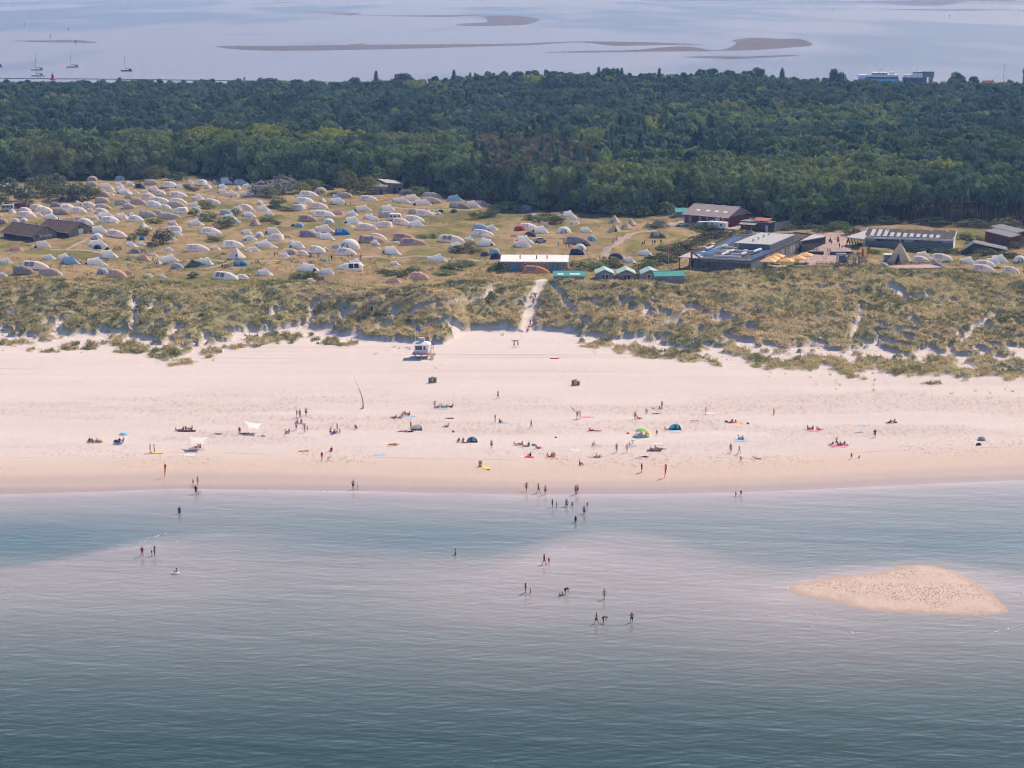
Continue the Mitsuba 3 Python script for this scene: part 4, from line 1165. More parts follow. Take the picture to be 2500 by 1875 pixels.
def gable(name, A, B, C, h, rise, wall, roof, label, over=0.5, group=None, along=True, trim="white_paint", cat="building", gable_mat=None, ridge_at=0.5):
    """gabled building on base pixels A front left, B front right, C back right"""
    (a, b, c), z = foot([A, B, C])
    o = np.array([a[0], a[1], z])
    F = Frame(name, o, b - a, label, cat, group)
    L = np.hypot(*(b - a)[:2])
    D = abs((c - b)[:2] @ F.M[:2, 1])
    F.L, F.D, F.h = L, D, h
    if along:
        F.part("wall", prism([(0, 0), (L, 0), (L, D), (0, D)], -1.0, h), wall)
        for x0, x1, sgn in ((0.0, 0.12, 0), (L - 0.12, L, 1)):
            g = np.array([(0.02, h), (D - 0.02, h), (D * ridge_at, h + rise)])
            v = np.vstack([np.c_[[x0] * 3, g], np.c_[[x1] * 3, g]])
            F.part("gable_end", (v, np.array([(0, 2, 1), (3, 4, 5), (0, 1, 4), (0, 4, 3), (1, 2, 5), (1, 5, 4), (2, 0, 3), (2, 3, 5)])), gable_mat or wall)
        for s in (0, 1):
            y0, y1 = (-over, D * ridge_at) if s == 0 else (D + over, D * ridge_at)
            sl = rise / (D * (ridge_at if s == 0 else 1 - ridge_at))
            za, zb = h - over * sl + 0.02, h + rise + 0.02
            v = np.array([(x, y, zz + t) for t in (0, 0.16) for x in (-over, L + over) for y, zz in ((y0, za), (y1, zb))])
            F.part("roof", (v, np.array([(0, 1, 3), (0, 3, 2), (4, 6, 7), (4, 7, 5), (0, 4, 5), (0, 5, 1), (2, 3, 7), (2, 7, 6), (0, 2, 6), (0, 6, 4), (1, 5, 7), (1, 7, 3)])), roof)
        F.part("ridge_cap", box(-over, L + over, D * ridge_at - 0.15, D * ridge_at + 0.15, h + rise + 0.17, h + rise + 0.26), trim)
        if trim:
            F.part("gutter", box(-over, L + over, -over - 0.12, -over - 0.003, h - over * rise / (D * ridge_at) - 0.06, h - over * rise / (D * ridge_at) + 0.16), trim)
    else:
        F.part("wall", prism([(0, 0), (L, 0), (L, D), (0, D)], -1.0, h), wall)
        for y0, y1 in ((0.0, 0.1), (D - 0.1, D)):
            g = np.array([(0.02, h), (L - 0.02, h), (L / 2, h + rise)])
            v = np.vstack([np.c_[g[:, :1], [[y0]] * 3, g[:, 1:]], np.c_[g[:, :1], [[y1]] * 3, g[:, 1:]]])
            F.part("gable_end", (v, np.array([(0, 1, 2), (3, 5, 4), (0, 4, 1), (0, 3, 4), (1, 5, 2), (1, 4, 5), (2, 3, 0), (2, 5, 3)])), gable_mat or wall)
        sl = rise / (L / 2)
        for s in (-1, 1):
            x0, x1 = (-over, L / 2) if s < 0 else (L + over, L / 2)
            v = np.array([(x, y, zz + t) for t in (0, 0.14) for y in (-over, D + over) for x, zz in ((x0, h - over * sl + 0.02), (x1, h + rise + 0.02))])
            F.part("roof", (v, np.array([(0, 3, 1), (0, 2, 3), (4, 7, 6), (4, 5, 7), (0, 5, 4), (0, 1, 5), (2, 7, 3), (2, 6, 7), (0, 6, 2), (0, 4, 6), (1, 7, 5), (1, 3, 7)])), roof)
        F.part("bargeboard", box(-0.02, L + 0.02, -0.06, -0.003, h - 0.1, h + 0.02), trim)
    return F


def opening(F, x0, x1, z0, z1, name="window", mat="pane_glass", frame=None, y=-0.03):
    k = F.part(name, box(x0, x1, y, y + 0.09, z0, z1), mat)
    if frame:
        t = 0.09
        F.part("frame", join(box(x0 - t, x1 + t, y - 0.03, y + 0.06, z1, z1 + t), box(x0 - t, x1 + t, y - 0.03, y + 0.06, z0 - t, z0), box(x0 - t, x0, y - 0.03, y + 0.06, z0, z1), box(x1, x1 + t, y - 0.03, y + 0.06, z0, z1)), frame, under=k)


# wash house, barn, thatched hall, cabins
F = gable("wash_house", (1224, 661), (1385, 662), (1399, 647), 2.8, 1.0, "planks", "white_roof", "long low wash house with a bright white roof and blue doors", 0.35)
for x in (0.165, 0.785):
    opening(F, F.L * x, F.L * x + 1.1, 0.05, 2.2, "door", "blue_door")
opening(F, F.L * 0.46, F.L * 0.54, 1.2, 1.95, "window", "blue_door", "pale_wood")
for x in (0.04, 0.34, 0.62, 0.92):
    opening(F, F.L * x, F.L * x + 0.9, 1.6, 2.1, "window", "pane_glass", "white_paint")
for x in (0.28, 0.53, 0.69):
    F.part("vent_pipe", tube([(F.L * x, F.D * .2, 2.9), (F.L * x, F.D * .2, 4.4)], 0.16), "red_wood")
F = gable("barn", (1671, 545), (1777, 554), (1836, 545), 3.5, 2.7, "maroon", "grey_roof", "big brown barn with a grey roof and four rooflights at the wood's edge", 0.7, gable_mat="planks")
for x in (0.18, 0.40, 0.60, 0.80):
    sl = 2.7 / (F.D / 2)
    v = np.array([(F.L * x + dx, yy, 3.5 + yy * sl + 0.02 + dz) for dz in (0.17, 0.22) for dx in (0, 1.5) for yy in (F.D * 0.16, F.D * 0.24)])
    F.part("rooflight", (v, box(0, 1, 0, 1, 0, 1)[1]), "white_roof")
for x in (0.13, 0.36, 0.53, 0.88):
    F.part("post", box(F.L * x - 0.5, F.L * x + 0.5, -0.06, -0.005, -0.5, 3.4), "planks")
opening(F, F.L * 0.72, F.L * 0.80, 0.9, 2.6, "window", "skylight", "white_paint", -0.05)
for x in (0.04, 0.24, 0.44, 0.62):
    opening(F, F.L * x, F.L * x + 1.7, 0, 3.0, "door", "red_wood")
for A, B, C, n in (((9, 578), (81, 588), (136, 581), "front"), ((94, 571), (168, 579), (221, 571), "rear")):
    F = gable("thatched_hall", A, B, C, 1.9, 2.5, "dark_wood", "thatch", f"{'nearer' if n == 'front' else 'farther'} wing of the low timber hall with a brown thatch like roof", 0.9, "timber halls at the left of the camp", gable_mat="planks", trim="grey_roof")
    F.part("side_wall", box(F.L + 0.003, F.L + 0.06, 0, F.D, -0.8, 1.95), "planks")
    if n == "rear":
        F.part("door", box(F.L + 0.06, F.L + 0.12, F.D * 0.42, F.D * 0.62, -0.1, 2.3), "white_paint")
        for y in (0.44, 0.54):
            F.part("window", box(F.L + 0.01, F.L + 0.10, F.D * y, F.D * y + 0.8, 2.6, 3.3), "pane_glass")
    else:
        for y in (0.1, 0.28, 0.46, 0.64):
            F.part("window", box(F.L + 0.06, F.L + 0.11, F.D * y, F.D * y + 1.4, 0.9, 1.7), "skylight" if y > 0.2 else "pane_glass")
    for x in (0.3, 0.75):
        F.part("chimney", tube([(F.L * x, F.D * 0.5, 4.2), (F.L * x, F.D * 0.5, 5.4)], 0.2), "grey_roof")
for u0, u1, v, word in ((1455, 1498, 685, "left"), (1508, 1551, 685, "middle"), (1566, 1609, 686, "right")):
    F = gable("cabin", (u0, v), (u1, v), (u1 + 1, v - 9), 2.0, 1.15, "lilac_wood", "teal_light", f"{word} one of three small grey wooden cabins with pale turquoise roofs", 0.25, "turquoise roofed cabins", along=False, trim="teal_light")
    opening(F, F.L * 0.36, F.L * 0.50, 0.0, 1.75, "door", "pane_glass", "white_paint")
    opening(F, F.L * 0.56, F.L * 0.70, 0.2, 1.75, "door", "pane_glass", "white_paint")
for A, B, C, lb in (((1352, 691), (1427, 691), (1428, 683), "low shed with a flat turquoise roof and two white rooflights below the wash house"), ((1599, 692), (1671, 691), (1673, 683), "low turquoise roofed shed beside the right cabin"), ((1650, 531), (1680, 531), (1686, 524), "small turquoise roofed shed half hidden behind the barn")):
    F = gable("turquoise_shed", A, B, C, 1.9, 0.9, "lilac_wood", "teal_roof", lb, 0.2, trim="teal_roof")
    F.part("door", box(F.L * 0.45, F.L * 0.45 + 1, -0.05, 0.05, 0, 1.8), "pale_wood")
    if A[0] == 1352:
        sl = 0.9 / (F.D / 2)
        for x0, x1 in ((0.12, 0.32), (0.52, 0.86)):
            v = np.array([(F.L * x, yy, 1.9 + yy * sl + 0.02 + dz) for dz in (0.17, 0.21) for x in (x0, x1) for yy in (F.D * 0.10, F.D * 0.24)])
            F.part("rooflight", (v, box(0, 1, 0, 1, 0, 1)[1]), "white_roof")

# restaurant: flat roofed blocks on plan polygons
(pp, z0) = foot([(1709, 659)], None)
Z = float(z0)
F = Frame("restaurant", (0, 0, 0), (1, 0), "sprawling flat roofed restaurant with solar panels and shiny ducts on its roof", "building")
zr = Z + 3.3
P1 = [at(u, v, zr)[:2] for u, v in [(1709, 631), (1834, 637.5), (1983, 574), (1940, 569.5), (1789, 577), (1690, 617)]]
F.part("wall", prism(P1, Z - 1.5, zr), "cladding")
for a, b in zip(P1, P1[1:] + P1[:1]):
    d = (b - a) / np.hypot(*(b - a))
    nrm = np.array([-d[1], d[0]])
    F.part("parapet", prism([a - nrm * 0.25, b - nrm * 0.25, b + nrm * 0.12, a + nrm * 0.12], zr + 0.004, zr + 0.42), "pale_felt" if abs(d[0]) > 0.8 else "dark_felt")
F.part("roof", prism([p for p in P1], zr + 0.003, zr + 0.06), "dark_felt")
zt = zr + 1.7
P2 = [at(u, v, zt)[:2] for u, v in [(1793, 594), (1881, 598.5), (1939, 574), (1857, 569)]]
F.part("upper_wall", prism(P2, zr + 0.06, zt), "cladding")
F.part("upper_roof", prism([p + (p - np.mean(P2, 0)) * 0.015 for p in P2], zt + 0.003, zt + 0.22), "pale_felt")
ax = (P1[2] - P1[1]) / np.hypot(*(P1[2] - P1[1]))
bx = (P1[1] - P1[0]) / np.hypot(*(P1[1] - P1[0]))
for t in (0.2, 0.4, 0.6, 0.8):
    q = P2[0] * (0.62) + P2[1] * 0.38
    q = q + (np.array(P2[3]) - P2[0]) * t
    F.part("roof_vent", tube([(q[0], q[1], zt + 0.2), (q[0], q[1], zt + 1.0)], [0.4, 0.28], 8), "metal")
q0, q1 = np.array(P1[0]), np.array(P1[1])
for i in range(9):
    a, b = q0 + (q1 - q0) * (i + 0.06) / 9, q0 + (q1 - q0) * (i + 0.94) / 9
    nrm = np.array([bx[1], -bx[0]])
    F.part("window", prism([a, b, b + nrm * 0.06, a + nrm * 0.06], Z + 0.5, Z + 2.4), "pane_glass")
s0, s1 = np.array(P1[1]), np.array(P1[2])
for i in range(14):
    a, b = s0 + (s1 - s0) * (0.34 + 0.64 * (i + 0.3) / 14), s0 + (s1 - s0) * (0.34 + 0.64 * (i + 0.55) / 14)
    nrm = np.array([ax[1], -ax[0]])
    F.part("window", prism([a, b, b + nrm * 0.06, a + nrm * 0.06], Z + 0.4, Z + 2.6), "skylight" if i in (3, 6, 7, 10) else "pane_glass")
F.part("side_cladding", prism([s0 + ax * 14, s1, s1 + np.array([ax[1], -ax[0]]) * 0.05, s0 + ax * 14 + np.array([ax[1], -ax[0]]) * 0.05], Z - 1, zr - 0.05), "planks")
# solar panels in rows over three fields of the roof
for fld, nu, nv in (([(1732, 613), (1755, 606), (1814, 580), (1792, 578.5)], 2, 13), ([(1697, 619), (1740, 621.5), (1760, 609), (1726, 607)], 7, 4), ([(1818, 635), (1836, 634), (1890, 612), (1862, 612)], 3, 13)):
    q = [at(u, v, zr + 0.3)[:2] for u, v in fld]
    for i in range(nu):
        for j in range(nv):
            def pt(a, b):
                return (q[0] * (1 - a) + q[1] * a) * (1 - b) + (q[3] * (1 - a) + q[2] * a) * b
            c = [pt((i + a) / nu, (j + b) / nv) for a, b in ((0.04, 0.08), (0.96, 0.08), (0.96, 0.88), (0.04, 0.88))]
            F.part("solar_panel", prism(c, [zr + 0.12, zr + 0.12, zr + 0.42, zr + 0.42], [zr + 0.17, zr + 0.17, zr + 0.47, zr + 0.47]), "solar")
cv = lambda u, v, h=0.8: at(1640 + u / 6.9125, 550 + v / 6.9125, zr + h)
for a, b, rr in (((710, 520), (1170, 540), 0.42), ((830, 500), (1050, 420), 0.45), ((860, 420), (1370, 445), 0.38), ((1000, 500), (1180, 490), 0.35), ((1370, 450), (1500, 405), 0.5), ((800, 450), (930, 455), 0.4), ((580, 400), (700, 350), 0.4), ((900, 375), (1120, 385), 0.35), ((1160, 495), (1250, 465), 0.5)):
    F.part("duct", tube([cv(*a), cv(*b)], rr, 8), "metal")
for a in ((1110, 390), (950, 495), (1010, 490), (1190, 375), (1250, 480), (560, 420), (540, 510), (920, 400), (1300, 400), (700, 365)):
    q = cv(*a, 0)
    F.part("duct_box", box(q[0] - 0.6, q[0] + 0.6, q[1] - 0.8, q[1] + 0.8, zr + 0.06, zr + 1.2), "metal")
q = cv(1110, 440, 0)
F.part("flue", tube([(q[0], q[1], zr), (q[0], q[1], zr + 2.6)], 0.28), "pale_wood")
F = Frame("porch", (0, 0, 0), (1, 0), "open porch with a flat grey roof at the restaurant's left corner", "porch")
P3 = [at(u, v, zr - 0.1)[:2] for u, v in [(1656, 629), (1708, 632), (1721, 625), (1683, 618)]]
F.part("roof", prism(P3, zr - 0.1, zr + 0.12), "pale_felt")
for p in P3:
    c = np.mean(P3, 0)
    p = c + (p - c) * 0.9
    F.part("post", box(p[0] - 0.12, p[0] + 0.12, p[1] - 0.12, p[1] + 0.12, Z - 1, zr - 0.1), "dark_wood")
F.part("back_wall", prism([P3[3], P3[2], P3[2] + [0, -0.2], P3[3] + [0, -0.2]], Z - 1, zr - 0.12), "dark_wood")
for t in (0.25, 0.6):
    a = P3[3] + (P3[2] - P3[3]) * t
    F.part("door", box(a[0], a[0] + 1.2, a[1] - 0.5, a[1] - 0.42, Z, Z + 2.1), "pane_glass")
F = Frame("glazed_wing", (0, 0, 0), (1, 0), "glass fronted wing with a flat grey roof facing the paved square", "building")
P4 = [at(u, v, zr)[:2] for u, v in [(1952, 590.5), (2011, 580), (2016, 576.5), (1985, 573.4)]]
F.part("wall", prism([P4[0] + [0.8, 1.0], P4[1] + [-0.3, 0.8], P4[2], P4[3]], Z - 1, zr - 0.02), "dark_wood")
F.part("roof", prism(P4, zr, zr + 0.25), "pale_felt")
for i in range(7):
    a = (P4[0] + [0.8, 1.0]) + ((P4[1] + [-0.3, 0.8]) - (P4[0] + [0.8, 1.0])) * (i + 0.1) / 7
    b = (P4[0] + [0.8, 1.0]) + ((P4[1] + [-0.3, 0.8]) - (P4[0] + [0.8, 1.0])) * (i + 0.9) / 7
    F.part("window", prism([a + [0, -0.06], b + [0, -0.06], b, a], Z + 0.2, Z + 2.6), "pane_glass")
# terrace parasols
PAR = [(1876, 654), (1897, 641), (1885, 647), (1920, 652), (1948, 646), (1966, 638)]
for i, (u, v) in enumerate(PAR):
    p = spot(u, v + 4)
    F = Frame("terrace_parasol", p, (math.cos(0.5), -math.sin(0.3)), f"square orange parasol on the restaurant terrace, number {i + 1} counted from the left" if 0 else f"square orange parasol on the restaurant terrace, {ORD[sorted(range(6), key=lambda k: PAR[k][0]).index(i)].replace('nearest', 'first')} from the left", "parasol", "orange terrace parasols")
    v8 = np.array([(x * 2.2, y * 2.2, 2.5) for x, y in ((-1, -1), (1, -1), (1, 1), (-1, 1))] + [(0, 0, 3.5)] + [(x * 2.2, y * 2.2, 2.3) for x, y in ((-1, -1), (1, -1), (1, 1), (-1, 1))])
    F.part("canopy", (v8, np.array([(0, 1, 4), (1, 2, 4), (2, 3, 4), (3, 0, 4), (0, 5, 6), (0, 6, 1), (1, 6, 7), (1, 7, 2), (2, 7, 8), (2, 8, 3), (3, 8, 5), (3, 5, 0)])), "orange_cloth")
    F.part("pole", tube([(0, 0, 0), (0, 0, 3.4)], 0.06), "pale_wood")
    F.part("base", box(-0.4, 0.4, -0.4, 0.4, 0, 0.12), "concrete")

# hall with rooflights
(a, b), Z = foot([(2111, 604), (2326, 611)])
F = Frame("sports_hall", np.array([a[0], a[1], Z]), b - a, "long hall with a dark roof full of white rooflights and a white edge", "building")
L, D, h = np.hypot(*(b - a)[:2]), 15.0, 3.3
F.part("wall", prism([(0, 0), (L, 0), (L, D), (0, D)], -1, h), "cladding")
F.part("end_wall", box(L + 0.003, L + 0.08, 0, D, -1, h + 0.5), "white_paint")
F.part("corner_post", box(-0.6, -0.005, -0.3, 0.3, -1, h), "white_paint")
v = np.array([(x, y, z + t) for t in (0.0, 0.2) for x in (-0.4, L + 0.3) for y, z in ((-0.5, h + 0.02), (D + 0.4, h + 1.0))])
F.part("roof", (v, box(0, 1, 0, 1, 0, 1)[1]), "dark_felt")
F.part("fascia", box(-0.4, L + 0.3, -0.62, -0.505, h - 0.25, h + 0.3), "white_paint")
for y0, y1, x0, x1 in ((-0.62, D + 0.4, L + 0.303, L + 0.42), (-0.62, D + 0.4, -0.52, -0.403)):
    v = np.array([(x, y, h + 0.0 + (y + 0.5) / (D + 0.9) * 0.98 + t) for t in (-0.1, 0.3) for x in (x0, x1) for y in (y0, y1)])
    F.part("fascia", (v, box(0, 1, 0, 1, 0, 1)[1]), "white_paint")
for i in range(11):
    x0 = L * (0.05 + 0.075 * i)
    ya, yb = (1.0, 13.0 - 0.0 * i) if i < 3 else (1.0, 9.0 - 0.3 * i)
    v = np.array([(x0 + dx, y, h + 0.02 + (y + 0.5) / (D + 0.9) * 0.98 + t) for t in (0.21, 0.42) for dx in (0, L * 0.042) for y in (ya, yb)])
    F.part("rooflight", (v, box(0, 1, 0, 1, 0, 1)[1]), "skylight")
for i in range(9):
    F.part("window", box(L * (0.02 + 0.108 * i), L * (0.02 + 0.108 * i + 0.1), -0.05, 0.02, h - 1.05, h - 0.3), "pane_glass" if i % 4 else "pale_wood")
for i in range(40):
    F.part("panel", box(L * i / 40 + 0.03, L * (i + 1) / 40 - 0.03, -0.06, -0.004, -0.8, h - 1.2), "cladding")
for x, w in ((0.22, 0.5), (0.40, 0.5), (0.72, 0.6), (0.9, 0.9)):
    F.part("roof_vent", box(L * x, L * x + w, D * 0.7, D * 0.7 + w, h + 0.9, h + 1.6), "metal")
F = Frame("hall_canopy", (0, 0, 0), (1, 0), "grey pointed canopy on reddish slanting posts at the hall's left end", "canopy")
zc = Z + 3.3
P5 = [at(u, v, zc)[:2] for u, v in [(2064.7, 580.5), (2108, 586), (2133, 560)]]
F.part("roof", prism(P5, zc, [zc + 0.3, zc + 0.3, zc + 0.6]), "pale_felt")
for t in (0.12, 0.3, 0.48, 0.66, 0.84):
    p = P5[0] + (P5[1] - P5[0]) * t + np.array([0.4, 1.2 + 2 * t])
    F.part("post", tube([(p[0] + 0.9, p[1], Z - 0.4), (p[0], p[1], zc)], 0.14), "red_wood")

# dark huts at the right, timber house by the round bush
for (A, B), C, lb in ((((2404, 601), (2465, 606)), (2478, 594), "dark red boarded hut with a slanting roof, the nearer of the two"), (((2419, 590), (2480, 595)), (2492, 584), "dark red boarded hut with a slanting roof, the farther of the two")):
    (a, b, c), Z = foot([A, B, C])
    F = Frame("red_hut", np.array([a[0], a[1], Z]), b - a, lb, "hut", "dark red huts")
    L, D = np.hypot(*(b - a)[:2]), 8.0
    F.part("wall", prism([(0, 0), (L, 0), (L, D), (0, D)], -1, [4.9, 3.5, 3.5, 4.9]), "red_wood")
    v = np.array([(x, y, z + t) for t in (0.02, 0.24) for x, z in ((-0.3, 4.95), (L + 0.3, 3.45)) for y in (-0.4, D + 0.4)])
    F.part("roof", (v, box(0, 1, 0, 1, 0, 1)[1]), "felt")
    F.part("door", box(L * 0.6, L * 0.6 + 1.0, -0.05, 0.04, 0, 2.1), "dark_wood")
    for i in range(3):
        F.part("window", box(L * (0.1 + 0.16 * i), L * (0.1 + 0.16 * i) + 0.8, -0.05, 0.04, 1.4, 2.2), "pane_glass")
(a, b), Z = foot([(2352, 615), (2456, 618)])
F = Frame("black_hut", np.array([a[0], a[1], Z]), b - a, "low black hut with a lopsided grey gable roof", "hut")
L, D = np.hypot(*(b - a)[:2]), 7.0
g = [(0, 0.5), (L * 0.24, 2.9), (L, 0.9)]
v = np.array([(x, y, z) for y in (0, D) for x, z in [(0, -1)] + g + [(L, -1)]])
F.part("wall", (v, np.array([(0, 4, 3), (0, 3, 2), (0, 2, 1), (5, 8, 9), (5, 7, 8), (5, 6, 7), (0, 1, 6), (0, 6, 5), (4, 9, 8), (4, 8, 3)])), "dark_wood")
for (xa, za), (xb, zb) in ((( -0.4, 0.3), g[1]), (g[1], (L + 0.4, 0.85))):
    v = np.array([(x, y, z + t) for t in (0.02, 0.2) for x, z in ((xa, za), (xb, zb)) for y in (-0.5, D + 0.5)])
    F.part("roof", (v, box(0, 1, 0, 1, 0, 1)[1]), "felt")
F.part("window", box(L * 0.2, L * 0.34, -0.06, 0.03, 0.7, 1.5), "pane_glass")
F.part("door", box(L * 0.5, L * 0.57, -0.06, 0.03, -0.6, 1.3), "steel_dark")
for (A, B), hh, D, lb in ((((914, 474), (944, 474)), (2.9, 2.9), 9.0, "lower wing of the grey timber house beside the big round bush"), (((944, 472), (983, 470)), (4.2, 3.4), 8.0, "taller wing of the grey timber house beside the big round bush")):
    (a, b), Z = foot([A, B])
    F = Frame("timber_house", np.array([a[0], a[1], Z]), b - a, lb, "house", "wings of the grey timber house")
    L = np.hypot(*(b - a)[:2])
    F.part("wall", prism([(0, 0), (L, 0), (L, D), (0, D)], -1, [hh[0], hh[1], hh[1] + 0.8, hh[0] + 0.8]), "planks")
    v = np.array([(x, y, z + dz + t) for t in (0.02, 0.22) for x, z in ((-0.4, hh[0]), (L + 0.4, hh[1])) for y, dz in ((-0.6, 0), (D + 0.4, 0.8))])
    F.part("roof", (v, box(0, 1, 0, 1, 0, 1)[1]), "pale_felt" if hh[0] > 3 else "felt")
    F.part("door", box(L * 0.4, L * 0.4 + 1.2, -0.05, 0.03, 0, 2.1), "dark_wood")
    F.part("window", box(L * 0.7, L * 0.7 + 1.6, -0.05, 0.03, 1.0, 2.0), "pane_glass")

# sheds, containers, fence by the barn
(a, b), Z = foot([(1808, 561), (1877, 566)])
F = Frame("snack_shed", np.array([a[0], a[1], Z]), b - a, "dark snack shed with a pale awning and red roof sheets beside the barn", "shed")
L = np.hypot(*(b - a)[:2])
F.part("wall", prism([(0, 0), (L, 0), (L, 5), (0, 5)], -0.5, 3.0), "dark_wood")
F.part("roof", box(-0.3, L + 0.3, -0.2, 5.3, 3.003, 3.2), "felt")
F.part("awning", (np.array([(x, y, z + t) for t in (0, 0.08) for x in (0.2, L * 0.6) for y, z in ((-2.2, 2.2), (-0.21, 2.75))]), box(0, 1, 0, 1, 0, 1)[1]), "pale_wood")
F.part("roof_sheet", (np.array([(x, y, z + t) for t in (0, 0.08) for x in (L * 0.4, L * 0.95) for y, z in ((0.5, 3.5), (4.0, 4.2))]), box(0, 1, 0, 1, 0, 1)[1]), "rust_sheet")
for x in (0.1, 0.35, 0.7):
    F.part("window", box(L * x, L * x + 1.4, -0.05, 0.03, 1.0, 2.1), "pane_glass")
F.part("door", box(L * 0.88, L * 0.88 + 1, -0.05, 0.03, 0, 2.1), "skylight")
for u0, u1, lb in ((1728, 1748.5, "left one of two white site trailers in front of the barn"), (1750, 1771, "right one of two white site trailers in front of the barn")):
    (a, b), Z = foot([(u0, 559 + (u0 - 1728) * 0.08), (u1, 560.5 + (u0 - 1728) * 0.08)])
    F = Frame("site_trailer", np.array([a[0], a[1], Z]), b - a, lb, "trailer", "white site trailers")
    L = np.hypot(*(b - a)[:2])
    F.part("body", box(0, L, 0, 2.2, 0.5, 2.7), "white_paint")
    F.part("chassis", box(0.1, L - 0.1, 0.1, 2.1, 0.3, 0.497), "steel_dark")
    for x in (0.25, 0.75):
        F.part("wheel", tube([(L * x, -0.05, 0.35), (L * x, 0.2, 0.35)], 0.35, 10), "tyre")
    F.part("window", box(L * 0.4, L * 0.6, -0.03, 0.02, 1.4, 2.1), "pane_glass")
(a, b), Z = foot([(1889, 566), (1931, 558)])
F = Frame("board_fence", np.array([a[0], a[1], Z]), b - a, "tall grey board fence between the snack shed and the wood", "fence")
L = np.hypot(*(b - a)[:2])
n = int(L / 0.9)
for i in range(n):
    F.part("plank", box(i * L / n + 0.02, (i + 1) * L / n - 0.02, 0, 0.06 + 0.01 * (i % 3), -0.5, 3.0 + 0.05 * (i % 4)), "lilac_wood" if i % 3 else "grey_wood")
for i in range(0, n, 5):
    F.part("post", box(i * L / n - 0.1, i * L / n + 0.1, 0.09, 0.28, -0.5, 3.0), "grey_wood")

# playground and deck
F = Frame("climbing_frame", spot(2062, 651), (1, 0.1), "grey wooden climbing tower with a bridge in the playground", "climbing frame", None)
for x in (-1.7, 0.2, 3.2, 4.6):
    for y in (0, 2.2):
        F.part("post", box(x - 0.13, x + 0.13, y - 0.13, y + 0.13, -0.4, 3.4 if x < 1 else 2.6), "grey_wood")
F.part("roof", box(-2.2, 0.7, -0.4, 2.6, 3.4, 3.65), "felt")
F.part("side_panel", box(-1.7, 0.2, -0.2, -0.135, 1.2, 3.3), "cladding")
F.part("platform", box(-1.7, 0.2, 0.14, 2.0, 1.1, 1.25), "grey_wood")
F.part("bridge", box(0.2, 3.2, 0.6, 1.6, 1.1, 1.22), "grey_wood")
for y in (0.55, 1.65):
    F.part("rail", tube([(0.2, y, 2.0), (3.2, y, 1.9)], 0.06), "grey_wood")
F = Frame("play_wheel", spot(2085, 652), (1, 0.15), "big round wooden wheel standing in the playground", "wheel")
ring = [(1.9 * math.cos(t), 0.0, 1.9 + 1.9 * math.sin(t)) for t in np.linspace(0, 6.2832, 25)]
F.part("rim", tube(ring, 0.16, 6), "pale_wood")
F.part("rim", tube([(x, 1.3, z) for x, y, z in ring], 0.16, 6), "pale_wood")
for t in np.linspace(0, 6.2832, 16, endpoint=False):
    F.part("slat", box(-0.02, 0.02, 0.1, 1.2, -0.02, 0.02) if False else tube([(1.85 * math.cos(t), 0.05, 1.9 + 1.85 * math.sin(t)), (1.85 * math.cos(t), 1.25, 1.9 + 1.85 * math.sin(t))], 0.17, 4), "grey_wood")
for x in (-1, 1):
    F.part("stand", tube([(x * 1.2, -0.25, -0.2), (0, -0.25, 1.9)], 0.12), "grey_wood")
F = Frame("rail_fence", spot(1994, 648), (1, -0.02), "low reddish wooden rail fence at the playground's edge", "fence")
for i in range(9):
    F.part("post", box(i * 1.5 - 0.1, i * 1.5 + 0.1, -0.1, 0.1, -0.3, 1.2), "rust")
for z in (0.6, 1.05):
    F.part("rail", box(-0.1, 12.1, -0.16, -0.105, z, z + 0.14), "rust")
for u0, u1, v, lb in ((1970, 2011, 621, "long dark planter left of the playground gate"), (2028, 2084, 622, "long dark planter right of the playground gate")):
    (a, b), Z = foot([(u0, v), (u1, v)])
    F = Frame("planter", np.array([a[0], a[1], Z]), b - a, lb, "planter", "dark planters")
    L = np.hypot(*(b - a)[:2])
    F.part("trough", box(0, L, 0, 1.2, -0.2, 0.9), "dark_wood")
    F.part("rim", box(-0.05, L + 0.05, -0.05, 1.25, 0.903, 1.0), "grey_wood")
(a, b), Z = foot([(2176, 661), (2304, 656)])
F = Frame("stage_deck", np.array([a[0], a[1], Z + 0.3]), b - a, "pinkish tiled open deck with thin railings and sloping blue grey side walls", "deck")
L = np.hypot(*(b - a)[:2])
F.part("floor", box(0, L, 0, 7, -0.6, 0.15), "pink_tile")
for i in range(12):
    F.part("baluster", tube([(L * i / 11, 7, 0.15), (L * i / 11, 7, 1.3)], 0.05, 5), "steel_dark")
for z in (0.75, 1.28):
    F.part("rail", tube([(0, 7.0, z), (L, 7.0, z)], 0.05, 5), "steel_dark")
F.part("side_wall", (np.array([(x, y, z) for x in (-0.3, -0.003) for y, z in ((-3, -0.5), (7, -0.5), (7, 1.6), (-3, 0.2))]), np.array([(0, 1, 2), (0, 2, 3), (4, 6, 5), (4, 7, 6), (0, 4, 5), (0, 5, 1), (1, 5, 6), (1, 6, 2), (2, 6, 7), (2, 7, 3), (3, 7, 4), (3, 4, 0)])), "pale_felt")
F.part("side_wall", (np.array([(x, y, z) for x in (L + 0.003, L + 0.3) for y, z in ((0, -0.5), (7, -0.5), (7, 1.5), (0, 0.4))]), np.array([(0, 1, 2), (0, 2, 3), (4, 6, 5), (4, 7, 6), (0, 4, 5), (0, 5, 1), (1, 5, 6), (1, 6, 2), (2, 6, 7), (2, 7, 3), (3, 7, 4), (3, 4, 0)])), "pale_felt")
F = Frame("info_hut", spot(2178, 640), (1, 0), "small white and grey booth with a pale roof left of the tipi", "booth")
F.part("wall", box(-2.2, 2.2, 0, 2.2, -0.3, 2.2), "concrete")
F.part("roof", box(-2.5, 2.5, -0.3, 2.5, 2.203, 2.4), "white_paint")
F.part("window", box(-1.2, 0.8, -0.05, 0.02, 1.0, 1.8), "pane_glass")

